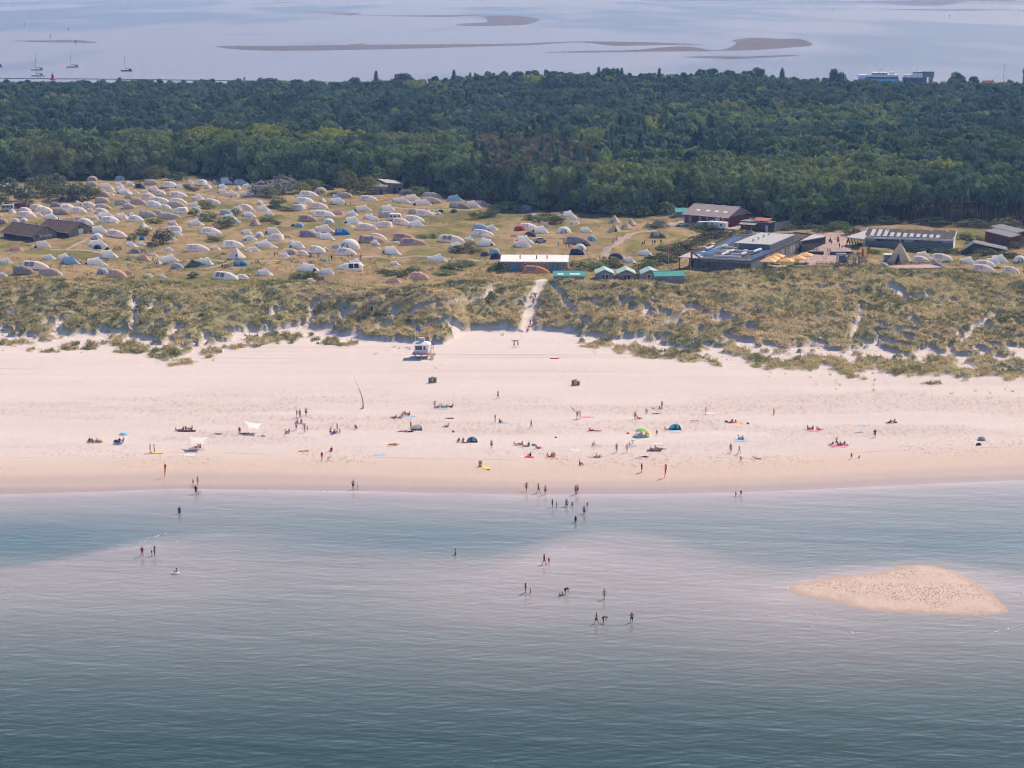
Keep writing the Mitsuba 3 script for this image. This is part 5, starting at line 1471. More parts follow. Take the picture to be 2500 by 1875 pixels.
# the big tipi
p = spot(2196, 641)
F = Frame("tipi", p, (1, 0.05), "huge sand coloured tipi with crossed poles above its tip", "tipi")
(v, f), (dv, df) = bell_tent(9, 0.02, 1.03, 14)
S = np.array([8.2, 6.6, 6.4])
F.part("cover", (v * S, f), "canvas_y", smooth=False)
F.part("doorway", (dv * S, df), "tent_dark")
for i in range(9):
    a = 6.2832 * i / 9
    F.part("pole", tube([(0.35 * math.cos(a), 0.35 * math.sin(a), 5.9), (-0.55 * math.cos(a), -0.55 * math.sin(a), 7.5)], 0.06, 5), "pale_wood")


# flag poles
def flag(u, v, h, mat, label, dx=0.9, dz=1.4, pole="white_paint", beach=False, group=None, both=None):
    F = Frame("flag_pole", spot(u, v), (1, 0), label, "flag pole", group)
    F.part("pole", tube([(0, 0, -0.3), (0, 0, h)], [0.06, 0.04]), pole)
    n = 7
    V = []
    for i in range(n):
        t = i / (n - 1)
        x = 0.05 + dx * t
        for s in (0, 0.5, 1):
            V.append((x, 0.12 * math.sin(6 * t), h - 0.1 - dz * s * (1 if not beach else (1 - t) ** 0.6 + 0.05) - (0.55 * t * t if not beach else 0.1 * t)))
    Fc = [q for i in range(n - 1) for s in (0, 1) for q in ((i * 3 + s, i * 3 + s + 1, i * 3 + s + 4), (i * 3 + s, i * 3 + s + 4, i * 3 + s + 3))]
    half = len(Fc) // 2
    V = np.array(V)
    if both:
        up = [q for i in range(n - 1) for q in ((i * 3, i * 3 + 1, i * 3 + 4), (i * 3, i * 3 + 4, i * 3 + 3))]
        dn = [q for i in range(n - 1) for q in ((i * 3 + 1, i * 3 + 2, i * 3 + 5), (i * 3 + 1, i * 3 + 5, i * 3 + 4))]
        F.part("flag", (V, np.array(up)), mat)
        F.part("flag", (V, np.array(dn)), both)
    else:
        F.part("flag", (V, np.array(Fc)), mat)


flag(1632, 659, 7.2, "red_cloth", "white pole with a drooping red flag above the right cabin", 0.7, 1.5)
flag(1685, 664, 6.2, "red_cloth", "white pole with a red flag in front of the restaurant porch", 0.6, 2.0)
flag(1996, 600, 2.8, "red_cloth", "red banner flag on the paved square before the glazed wing", 0.6, 1.9)
flag(2044, 596, 2.6, "red_cloth", "red banner flag in the middle of the paved square", 0.6, 1.7, "steel_dark")
flag(2104, 632, 3.4, "red_cloth", "red beach banner by the big wheel, the left one", 0.5, 2.4, "steel_dark")
flag(2117, 626, 3.4, "red_cloth", "red beach banner by the hall corner, the right one", 0.7, 2.2, "steel_dark")
flag(2112, 623, 5.6, "red_cloth", "tall thin white pole with a red pennant at the hall's corner", 0.3, 0.5)


# ------------------------------------------------------------------ vehicles and bicycles
def car(u, v, ang, paint, label, kind="car", s=1.0):
    F = Frame({"car": "parked_car", "van": "parked_van", "caravan": "caravan"}[kind], spot(u, v), (math.cos(ang), math.sin(ang)), label, kind)
    if kind == "caravan":
        L, W, H = 4.6, 2.1, 2.5
        prof = [(0.0, 0.5), (L, 0.5), (L, 1.7), (L - 0.3, 2.4), (0.5, 2.5), (0.0, 1.6)]
        wins = [(0.4, 1.5), (1.9, 3.0), (3.4, 4.2)]
        zw = (1.35, 2.0)
        wheels = (2.2,)
    else:
        L, W = (4.3, 1.75) if kind == "car" else (5.0, 1.95)
        prof = [(0.05, 0.35), (L - 0.05, 0.35), (L, 0.8), (L - 0.9, 0.98), (L - 1.6, 1.46), (1.0, 1.5), (0.2, 0.95), (0, 0.7)] if kind == "car" else [(0.05, 0.35), (L - 0.05, 0.35), (L, 0.9), (L - 0.8, 1.15), (L - 1.3, 2.0), (0.15, 2.05), (0, 0.7)]
        wins = [(1.0, 2.0), (2.05, 2.75)] if kind == "car" else [(2.2, 3.5)]
        zw = (0.98, 1.36) if kind == "car" else (1.2, 1.75)
        wheels = (0.8, L - 0.85)
    P = np.array(prof)
    n = len(P)
    v3 = np.vstack([np.c_[P[:, 0], np.zeros(n), P[:, 1]], np.c_[P[:, 0], np.full(n, W), P[:, 1]]])
    f3 = [(0, i + 1, i + 2)[::1] for i in range(n - 2)] + [(n, n + i + 2, n + i + 1) for i in range(n - 2)] + [q for i in range(n) for q in ((i, n + i, n + (i + 1) % n), (i, n + (i + 1) % n, (i + 1) % n))]
    F.part("body", (v3, np.array(f3)), paint)
    for a, b in wins:
        F.part("window", box(a, b, -0.02, 0.03, *zw), "pane_glass")
    for x in wheels:
        for y in (-0.03, W - 0.17):
            F.part("wheel", tube([(x, y, 0.33), (x, y + 0.2, 0.33)], 0.33, 10), "tyre")


car(3, 470, 0.1, "red_paint", "dark red car at the far left edge under the trees")
car(20, 474, 0.05, "silver_paint", "silver car behind the olive thicket at the left edge")
car(38, 468, 0.0, "silver_paint", "pale grey car, farthest of the cars at the left edge")
car(45, 480, -0.1, "dark_paint", "dark blue car beside the olive thicket at the left edge")
car(3, 516, 0.15, "silver_paint", "grey white caravan at the left edge of the camp", "caravan")
car(33, 513, 0.0, "maroon", "caravan with a pinkish side and pale roof at the left edge", "caravan")
car(1705, 556, 0.2, "white_paint", "white van parked in front of the brown barn", "van")
car(1305, 592, 0.3, "silver_paint", "grey car parked among the tents in mid camp")
car(2460, 590, 0.2, "dark_paint", "dark car behind the dark red huts")
car(1652, 553, 0.1, "white_paint", "white car at the left end of the barn yard")
car(948, 539, 0.0, "white_paint", "small white caravan among the tents in mid camp", "caravan")


def bicycle(u, v, ang, label, group):
    F = Frame("bicycle", spot(u, v), (math.cos(ang), math.sin(ang)), label, "bicycle", group)
    for x in (0, 1.05):
        F.part("wheel", tube([(x + 0.34 * math.cos(t), 0, 0.34 + 0.34 * math.sin(t)) for t in np.linspace(0, 6.2832, 13)], 0.035, 4), "tyre")
    F.part("frame", join(*[tube([a, b], 0.035, 4) for a, b in (((0, 0, 0.34), (0.38, 0, 0.85)), ((0.38, 0, 0.85), (0.95, 0, 0.85)), ((0, 0, 0.34), (0.45, 0, 0.34)), ((0.45, 0, 0.34), (0.38, 0, 0.95)), ((0.45, 0, 0.34), (0.95, 0, 0.85)), ((1.05, 0, 0.34), (0.9, 0, 1.05)))]), "steel_dark")
    F.part("saddle", box(0.25, 0.5, -0.07, 0.07, 0.95, 1.02), "tyre")
    F.part("handlebar", tube([(0.88, -0.28, 1.06), (0.88, 0.28, 1.06)], 0.03, 4), "metal")


for (u, v, k, lb) in ((548, 656, 6, "dark bicycle in the heap beside the narrow footpath"), (2106, 642, 7, "bicycle parked in the row beside the playground"), (286, 612, 4, "bicycle in the cluster beside the navy domes"), (622, 644, 3, "bicycle standing by the long gravel path"), (1990, 612, 4, "bicycle parked on the edge of the paved square")):
    for i in range(k):
        bicycle(u - 8 + 16 * i / max(k - 1, 1), v + RNG.uniform(-3, 3), RNG.uniform(0.3, 1.6), f"{lb}, {'first second third fourth fifth sixth seventh'.split()[i]} from the left", lb.replace("bicycle", "bicycles", 1))

# ------------------------------------------------------------------ beyond the wood: boats, buoys, ferry, tower, mast, roofs
def sailboat(u, v, L, H, hullm, label, cover, sails=True):
    p = at(u, v, 0)
    F = Frame("sailing_boat", (p[0], p[1], 0), (1, 0.05), label, "sailing boat", "sailing boats at anchor")
    n = 9
    rings = []
    for i in range(n):
        t = i / (n - 1)
        b = 0.5 * 3.4 * (math.sin(math.pi * min(1, 0.06 + t * 0.62 + 0.18))) ** 0.9 * (1 if t < 0.75 else 1 - (t - .75) * 0.5) * min(1, t * 4 + 0.05)
        zz = 1.25 + 0.25 * (1 - t)
        x = L * (t - 0.5)
        rings.append([(x, -b, zz), (x, -b * 0.92, 0.3), (x + 0.2, 0, -0.4), (x, b * 0.92, 0.3), (x, b, zz)])
    v3, f3 = skin(rings)
    deck = np.array([q for r3 in rings for q in (r3[0], r3[-1])])
    df = [q for i in range(n - 1) for q in ((2 * i, 2 * i + 2, 2 * i + 3), (2 * i, 2 * i + 3, 2 * i + 1))]
    F.part("hull", join((v3, f3), (np.array(rings[-1]), np.array([(0, 1, 2), (0, 2, 3), (0, 3, 4)]))), hullm)
    F.part("deck", (deck - [0, 0, 0.02], np.array(df)), "hull_white")
    F.part("cabin", box(-0.12 * L, 0.22 * L, -0.8, 0.8, 1.2, 1.95), "hull_white")
    F.part("cockpit_tent", box(0.22 * L, 0.42 * L, -0.9, 0.9, 1.25, 2.6), cover)
    if H:
        F.part("mast", tube([(-0.12 * L, 0, 1.2), (-0.12 * L, 0, H)], [0.16, 0.10], 6), "steel_dark")
        F.part("boom", tube([(-0.12 * L, 0, 2.8), (0.26 * L, 0, 2.7)], 0.22, 6), "navy_paint")
        F.part("forestay", tube([(-0.49 * L, 0, 1.6), (-0.13 * L, 0, H * 0.93)], 0.09, 5), "metal")
        F.part("backstay", tube([(0.48 * L, 0, 1.5), (-0.12 * L, 0, H)], 0.03, 4), "metal")


sailboat(91, 172, 11.5, 17.0, "silver_paint", "sailing boat with a tall mast, left of the three and behind the small one", "navy_paint")
sailboat(177, 165, 12.5, 18.0, "silver_paint", "sailing boat with a tall mast, the middle one of three", "navy_paint")
sailboat(309, 174, 10.5, 15.0, "navy_paint", "dark hulled sailing boat, rightmost of those at anchor", "navy_paint")
sailboat(92, 186.5, 11.0, 15.5, "silver_paint", "smaller sailing boat moored nearest to the wood, with a red dinghy astern", "navy_paint")
sailboat(-8, 163, 11.0, 15.0, "navy_paint", "dark boat cut off by the left edge of the picture", "navy_paint")
p = at(107, 186, 0)
F = Frame("dinghy", (p[0], p[1], 0), (1, 0), "little red dinghy behind the nearest sailing boat", "dinghy")
F.part("hull", join(tube([(-1.2, -0.6, 0.3), (1.0, -0.5, 0.3), (1.5, 0, 0.4), (1.0, 0.5, 0.3), (-1.2, 0.6, 0.3)], 0.28, 6)), "buoy_red")
F.part("floor", box(-1.2, 1.0, -0.45, 0.45, 0.05, 0.2), "steel_dark")
p = at(128.5, 195, 0)
F = Frame("buoy", (p[0], p[1], 0), (1, 0), "red buoy with a dark lattice top near the wood", "buoy")
F.part("float", tube([(0, 0, -0.5), (0, 0, 0.3), (0, 0, 1.2), (0, 0, 1.6)], [2.0, 2.7, 2.5, 1.2], 12), "buoy_red")
F.part("tower", tube([(0, 0, 1.5), (0, 0, 4.5), (0, 0, 5.2)], [1.3, 0.8, 0.2], 6), "navy_paint")
F.part("lamp", tube([(0, 0, 5.0), (0, 0, 7.6)], [0.18, 0.18], 6), "steel_dark")
for i, (u, v, hh) in enumerate(((185.5, 111.5, 7), (122.5, 95, 6), (61, 67, 7), (167, 77, 6), (2034, 28, 8), (2318, 45, 7), (2450, 200, 14), (597, 205, 6))):
    p = at(u, v, 0)
    F = Frame("channel_marker", (p[0], p[1], 0), (1, 0), f"thin channel marker in the tidal sea, {('leftward ' if u < 1250 else 'rightward ')}and {ORD[i].replace('nearest', 'first')} in order" if 0 else (f"slim dark marker post in the tidal sea, {['fourth', 'second', 'first', 'third', 'sixth', 'seventh', '', 'fifth'][i]} from the left" if hh < 10 else "thin pale mast rising behind the wood at the right"), "marker post" if hh < 10 else "mast", "marker posts in the tidal sea" if hh < 10 else None)
    F.part("post", tube([(0, 0, -1), (0, 0, hh)], 0.35 if hh < 10 else 0.15, 5), "steel_dark")
    F.part("top", box(-0.7, 0.7, -0.7, 0.7, hh - 2.2, hh - 0.4) if hh < 10 else box(-0.4, 0.4, -0.4, 0.4, hh, hh + 0.6), "navy_paint")
q = [at(u, v, 0)[:2] for u, v in ((-700, 190.5), (0, 191.8), (300, 194.2), (600, 198.3), (900, 202.5))]
V = []
for a in q:
    V += [(a[0], a[1] - 2.2, -0.5), (a[0], a[1] - 0.8, 0.55), (a[0], a[1] + 0.8, 0.55), (a[0], a[1] + 2.2, -0.5)]
scene["breakwater"] = ply((np.array(V), grid_faces(len(q), 4)), "steel_dark")
lab("breakwater", "long thin dark stone dam just beyond the wood", "dam")

p = at(2160, 210, 0)
yf = 1720.0
x0, x1 = (2076 - 1250) / FOC * yf, (2250 - 1250) / FOC * yf
F = Frame("ferry", (x0, yf, 0), (1, 0), "blue and white ferry partly hidden behind the treetops", "ferry")
L = x1 - x0
F.M[2, 2] = 0.66
hull = [(0.0, 0), (2.0, -5.0), (9, -7.5), (L * 0.62, -7.5), (L * 0.62, 7.5), (9, 7.5), (2, 5)]
F.part("hull", prism(hull, -1, [10.5, 9.3, 8.6, 8.4, 8.4, 8.6, 9.3]), "hull_blue")
F.part("stripe", box(8, L * 0.615, -7.62, -7.503, 9.0, 11.4) if False else box(5, L * 0.61, -7.45, 7.45, 8.605, 11.6), "hull_light")
F.part("window_band", box(9, L * 0.60, -7.5, 7.5, 11.603, 13.6), "navy_paint")
F.part("deckhouse", box(4, 11, -5, 5, 11.603, 16.0), "hull_white")
F.part("upper_deck", box(14, L * 0.6, -6.2, 6.2, 13.603, 16.2), "hull_white")
F.part("bridge", box(16, 27, -5.5, 5.5, 16.203, 18.6), "hull_white")
F.part("bridge_window", box(15.9, 27.1, -5.6, 5.6, 17.0, 18.0), "navy_paint")
F.part("bridge_roof", box(15, 28, -6, 6, 18.603, 19.1), "hull_white")
F.part("mast", tube([(21, 0, 19), (23.5, 0, 26)], [0.4, 0.15], 6), "silver_paint")
F.part("funnel", box(L * 0.5, L * 0.5 + 4, -2, 2, 16.2, 19.5), "hull_white")
F = Frame("white_ship", ((2213 - 1250) / FOC * 1735, 1735, 0), (1, 0), "white ship's wheelhouse showing behind the trees right of the ferry", "ship")
F.M[2, 2] = 0.70
F.part("hull", prism([(-6, -3), (11, -4), (13, 0), (11, 4), (-6, 3)], -1, 11.0), "navy_paint")
F.part("deckhouse", prism([(-5, -3), (9, -3.5), (9, 3.5), (-5, 3)], 11.003, [14, 15.4, 15.4, 14]), "hull_white")
F.part("bridge", box(2, 9.5, -3, 3, 15.42, 18.2), "hull_white")
F.part("window", box(1.95, 9.55, -3.05, 3.05, 16.6, 17.5), "navy_paint")
F.part("mast", tube([(5, 0, 18), (5, 0, 22)], 0.2, 6), "silver_paint")
yt = 1660.0
xa, xb = (2246.5 - 1250) / FOC * yt, (2270.5 - 1250) / FOC * yt
zt0, zt1 = CAM_H + (at(2250, 188, 0) - EYE)[2] * yt / at(2250, 188, 0)[1], CAM_H + (at(2250, 177, 0) - EYE)[2] * yt / at(2250, 177, 0)[1]
F = Frame("water_tower", (xa, yt, 0), (1, 0), "dark boxy tower on stout legs beyond the wood", "tower")
W = xb - xa
F.part("tank", box(0, W, 0, W, zt0, zt1), "cladding")
F.part("roof", box(-0.2, W + 0.2, -0.2, W + 0.2, zt1 + 0.003, zt1 + 0.4), "steel_dark")
for i in range(5):
    F.part("panel", box(W * i / 5 + 0.1, W * (i + 1) / 5 - 0.1, -0.12, -0.004, zt0 + 0.4, zt1 - 0.5), "felt")
for x in (0.12, 0.24, 0.7, 0.86):
    for y in (0.15, 0.85):
        F.part("leg", box(W * x - 0.4, W * x + 0.4, W * y - 0.4, W * y + 0.4, -1, zt0 - 0.003), "steel_dark")
ym = 1640.0
F = Frame("lattice_mast", ((2487.5 - 1250) / FOC * ym, ym, 0), (1, 0), "tall dark radio mast rising above the trees at the right edge", "mast")
zm = CAM_H + (at(2487, 166, 0) - EYE)[2] * ym / at(2487, 166, 0)[1]
F.part("shaft", tube([(0, 0, 0), (0, 0, zm)], [0.8, 0.45], 6), "steel_dark")
F.part("antenna", box(-0.9, 0.9, -0.9, 0.9, zm - 4, zm - 1.5), "steel_dark")
F.part("antenna", box(-0.6, 0.6, -0.6, 0.6, zm - 0.8, zm), "steel_dark")
for i, (u, v, w) in enumerate(((2404, 197, 9), (2425, 202, 7))):
    yh = 1545 + 20 * i
    q = at(u, v, 0)
    zt = CAM_H + (q - EYE)[2] * yh / q[1]
    F = Frame("red_roofed_house", ((u - 1250) / FOC * yh - w / 2, yh, 0), (1, 0), ("larger" if i == 0 else "smaller") + " red tiled roof showing above the treetops at the right", "house", "red roofed houses")
    F.part("wall", box(0, w, 0, 7, 0, zt - 2.6), "brick_red")
    v6 = np.array([(-0.3, -0.3, zt - 2.6), (w + 0.3, -0.3, zt - 2.6), (w + 0.3, 7.3, zt - 2.6), (-0.3, 7.3, zt - 2.6), (0.5, 3.5, zt), (w - 0.5, 3.5, zt)])
    F.part("roof", (v6, np.array([(0, 1, 5), (0, 5, 4), (1, 2, 5), (2, 3, 4), (2, 4, 5), (3, 0, 4)])), "rust")
    F.part("chimney", box(w - 1.4, w - 0.7, 3.1, 3.8, zt - 1, zt + 0.8), "brick_red")

# ------------------------------------------------------------------ people
for i, rgb in enumerate(((0.58, 0.33, 0.24), (0.48, 0.25, 0.18), (0.66, 0.42, 0.34), (0.32, 0.165, 0.12))):
    diffuse(f"skin_{i}", rgb)
CLOTH = {"r": ("red", (0.55, 0.04, 0.06)), "n": ("navy", (0.025, 0.035, 0.13)), "k": ("black", (0.025, 0.022, 0.028)), "b": ("blue", (0.05, 0.14, 0.50)), "w": ("white", (0.75, 0.74, 0.74)), "y": ("yellow", (0.75, 0.55, 0.04)), "o": ("orange", (0.82, 0.30, 0.05)), "g": ("green", (0.14, 0.28, 0.15)),
         "p": ("pink", (0.72, 0.25, 0.36)), "m": ("maroon", (0.20, 0.03, 0.06)), "v": ("violet", (0.20, 0.13, 0.36)), "q": ("grey", (0.33, 0.32, 0.35)), "t": ("turquoise", (0.08, 0.42, 0.52)), "l": ("lime green", (0.45, 0.75, 0.12))}
for k, (_, rgb) in CLOTH.items():
    diffuse("cloth_" + k, rgb)
for i, rgb in enumerate(((0.05, 0.032, 0.024), (0.15, 0.095, 0.05), (0.32, 0.23, 0.13))):
    diffuse(f"hair_{i}", rgb)
MF = manifold3d.Manifold


def ball(p, r, n=8):
    return MF.sphere(r, n).translate([float(c) for c in p])


def bone(p, q, r0, r1, n=8):
    return MF.batch_hull([ball(p, r0, n), ball(q, r1, n)])


def joints(pose):
    """joint positions of a 1.75 m figure facing -y, feet on z = 0"""
    J = dict(pel=(0, 0, .93), che=(0, 0, 1.30), nec=(0, 0, 1.47), hea=(0, -.02, 1.62))
    for s, d in ((-1, "l"), (1, "r")):
        J["sh" + d], J["el" + d], J["wr" + d] = (s * .18, 0, 1.42), (s * .25, .02, 1.14), (s * .27, -.05, .90)
        J["hi" + d], J["kn" + d], J["an" + d], J["to" + d] = (s * .09, 0, .92), (s * .10, -.01, .50), (s * .11, .02, .08), (s * .13, -.14, .04)
    if pose in ("walk",):
        J.update(knl=(-.10, -.16, .52), anl=(-.10, -.22, .09), tol=(-.11, -.37, .07), knr=(.10, .08, .50), anr=(.10, .32, .14), tor=(.10, .22, .04), ell=(-.25, .14, 1.15), wrl=(-.26, .16, .92), elr=(.25, -.08, 1.15), wrr=(.25, -.26, .98))
    if pose == "akimbo":
        J.update(ell=(-.38, .06, 1.18), wrl=(-.18, -.04, 1.02), elr=(.38, .06, 1.18), wrr=(.18, -.04, 1.02), knl=(-.15, 0, .5), anl=(-.20, .02, .08), tol=(-.24, -.13, .04), knr=(.13, 0, .5), anr=(.17, .02, .08), tor=(.2, -.13, .04))
    if pose == "raise":
        J.update(elr=(.30, -.05, 1.62), wrr=(.26, -.08, 1.84), ell=(-.27, -.10, 1.2), wrl=(-.20, -.26, 1.12))
    if pose == "bend":
        J.update(pel=(0, .12, .90), che=(0, -.18, 1.08), nec=(0, -.34, 1.08), hea=(0, -.48, 1.03), shl=(-.18, -.28, 1.06), shr=(.18, -.28, 1.06), ell=(-.20, -.34, .80), elr=(.20, -.36, .80), wrl=(-.14, -.42, .56), wrr=(.14, -.44, .56), hil=(-.09, .12, .88), hir=(.09, .12, .88))
    if pose == "sit":
        J.update(pel=(0, .12, .12), che=(0, .20, .47), nec=(0, .20, .64), hea=(0, .17, .79), shl=(-.18, .20, .58), shr=(.18, .20, .58), ell=(-.24, .02, .40), elr=(.24, .02, .40), wrl=(-.13, -.22, .42), wrr=(.13, -.22, .42), hil=(-.09, .08, .12), hir=(.09, .08, .12), knl=(-.14, -.30, .46), knr=(.14, -.30, .46), anl=(-.12, -.48, .08), anr=(.12, -.48, .08), tol=(-.13, -.64, .05), tor=(.13, -.64, .05))
    if pose == "lean":
        J.update(pel=(0, .1, .11), che=(0, .32, .38), nec=(0, .40, .52), hea=(0, .40, .67), shl=(-.18, .38, .47), shr=(.18, .38, .47), ell=(-.25, .50, .28), elr=(.25, .50, .28), wrl=(-.26, .46, .05), wrr=(.26, .46, .05), hil=(-.09, .06, .11), hir=(.09, .06, .11), knl=(-.10, -.38, .16), knr=(.12, -.32, .40), anl=(-.10, -.80, .08), anr=(.12, -.56, .07), tol=(-.10, -.88, .16), tor=(.12, -.70, .05))
    if pose == "lie":
        J.update(pel=(0, 0, .11), che=(-.37, 0, .13), nec=(-.54, 0, .13), hea=(-.69, 0, .14), shl=(-.49, -.18, .11), shr=(-.49, .18, .11), ell=(-.24, -.28, .07), elr=(-.72, .30, .07), wrl=(.0, -.27, .05), wrr=(-.84, .10, .07), hil=(0, -.09, .11), hir=(0, .09, .11), knl=(.42, -.11, .12), knr=(.42, .12, .10), anl=(.83, -.12, .06), anr=(.84, .14, .06), tol=(.95, -.15, .10), tor=(.96, .18, .10))
    if pose == "crouch":
        J.update(pel=(0, .12, .34), che=(0, -.06, .64), nec=(0, -.14, .80), hea=(0, -.22, .92), shl=(-.18, -.10, .75), shr=(.18, -.10, .75), ell=(-.22, -.30, .58), elr=(.22, -.30, .58), wrl=(-.12, -.42, .36), wrr=(.12, -.42, .36), hil=(-.09, .12, .33), hir=(.09, .12, .33), knl=(-.15, -.24, .46), knr=(.15, -.24, .46), anl=(-.12, .02, .08), anr=(.12, .02, .08), tol=(-.13, -.14, .04), tor=(.13, -.14, .04))
    return {k: np.array(v, float) for k, v in J.items()}


def hand(w, e):
    """palm, four bent fingers of unequal length and a thumb beyond the wrist w of the forearm e-w"""
    d = (w - e) / np.linalg.norm(w - e)
    a = np.cross(d, [0.3, 1, 0.2])
    a /= np.linalg.norm(a)
    b = np.cross(d, a)
    parts = [MF.batch_hull([ball(w, .026, 5), ball(w + d * .08 + a * .03, .02, 5), ball(w + d * .08 - a * .03, .02, 5)])]
    for k, ln in zip((-1.5, -.5, .5, 1.5), (.062, .078, .074, .055)):
        r = w + d * .085 + a * .019 * k
        m, t = r + d * ln * .6 + b * .01, r + d * ln * .95 + b * .035
        parts += [bone(r, m, .010, .009, 4), bone(m, t, .009, .007, 4)]
    r = w + d * .03 + a * .035
    parts += [bone(r, r + d * .035 + a * .028, .012, .010, 4), bone(r + d * .035 + a * .028, r + d * .06 + a * .03 + b * .012, .010, .008, 4)]
    return parts


def figure(pose, female=False):
    J = joints(pose)
    P = [MF.batch_hull([ball(J["pel"], .125), ball(J["hil"], .095), ball(J["hir"], .095), ball((J["pel"] + J["che"]) / 2, .108)]),
         MF.batch_hull([ball((J["pel"] + J["che"]) / 2, .108), ball(J["che"], .135), ball(J["shl"] * .8 + J["che"] * .2, .075), ball(J["shr"] * .8 + J["che"] * .2, .075)]),
         bone(J["che"], J["nec"], .09, .055), bone(J["nec"], J["hea"], .05, .06)]
    up = J["hea"] - J["nec"]
    up /= np.linalg.norm(up)
    face = np.array([0, -1, 0]) - up * -up[1]
    face = face / np.linalg.norm(face) if np.linalg.norm(face) > .2 else np.array([0, 0, -1.])
    side = np.cross(up, face)
    P += [MF.batch_hull([ball(J["hea"] + up * .03, .092, 10), ball(J["hea"] - up * .06 + face * .03, .06)]), bone(J["hea"] + face * .085 + up * .01, J["hea"] + face * .105 - up * .02, .014, .018, 5), ball(J["hea"] + side * .092, .024, 5), ball(J["hea"] - side * .092, .024, 5)]
    for d in "lr":
        P += [bone(J["sh" + d], J["el" + d], .052, .040), bone(J["el" + d], J["wr" + d], .040, .027), bone(J["hi" + d], J["kn" + d], .092, .060), bone(J["kn" + d], J["an" + d], .058, .038),
              bone(J["an" + d], J["to" + d], .042, .034), *hand(J["wr" + d], J["el" + d])]
    if female:
        P += [ball(J["che"] + face * .09 + side * .06, .06), ball(J["che"] + face * .09 - side * .06, .06)]
    body = MF.batch_boolean(P, manifold3d.OpType.Add)
    mid = lambda a, b, t: J[a] * (1 - t) + J[b] * t
    shorts = MF.batch_boolean([MF.batch_hull([ball(J["pel"], .140), ball(J["hil"], .112), ball(J["hir"], .112), ball(mid("pel", "che", .25), .118)])] + [bone(J["hi" + d], mid("hi" + d, "kn" + d, .62), .112, .094) for d in "lr"], manifold3d.OpType.Add)
    brief = MF.batch_hull([ball(J["pel"], .132), ball(J["hil"], .104), ball(J["hir"], .104)])
    shirt = MF.batch_boolean([MF.batch_hull([ball(mid("pel", "che", .1), .130), ball(J["che"], .148), ball(J["shl"] * .85 + J["che"] * .15, .082), ball(J["shr"] * .85 + J["che"] * .15, .082)])] + [bone(J["sh" + d], mid("sh" + d, "el" + d, .6), .068, .060) for d in "lr"], manifold3d.OpType.Add)
    bra = MF.batch_hull([ball(J["che"] + up * .01 + face * .06, .115), ball(J["che"] + side * .04, .118), ball(J["che"] - side * .04, .118)])
    hair = MF.batch_hull([ball(J["hea"] + up * .05 - face * .015, .098, 10), ball(J["hea"] - face * .04 - up * .01, .088)])
    longh = MF.batch_hull([ball(J["hea"] + up * .05 - face * .015, .098, 10), ball(J["hea"] - face * .05 - up * .02, .09), ball(J["nec"] - face * .07 - up * .04, .06)])
    out = {}
    for k, m in (("body", body), ("shorts", shorts), ("brief", brief), ("shirt", shirt), ("bra", bra), ("hair", hair), ("longhair", longh)):
        q = m.to_mesh()
        out[k] = (np.array(q.vert_properties[:, :3]), np.array(q.tri_verts))
    return out


POSES = {"s": "stand", "w": "walk", "a": "akimbo", "h": "raise", "b": "bend", "t": "sit", "n": "lean", "l": "lie", "c": "crouch"}
WORD = {"s": "standing", "w": "walking", "a": "standing", "h": "standing", "b": "bending", "t": "sitting", "n": "sitting", "l": "lying", "c": "crouching"}
FIG = {(p, f): figure(p, f) for p in POSES.values() for f in (False, True)}
FPLY = {}


def fply(pose, fem, part, bsdf):
    k = (pose, fem, part, bsdf)
    if k not in FPLY:
        FPLY[k] = ply(FIG[(pose, fem)][part], bsdf, smooth=40)
    return FPLY[k]


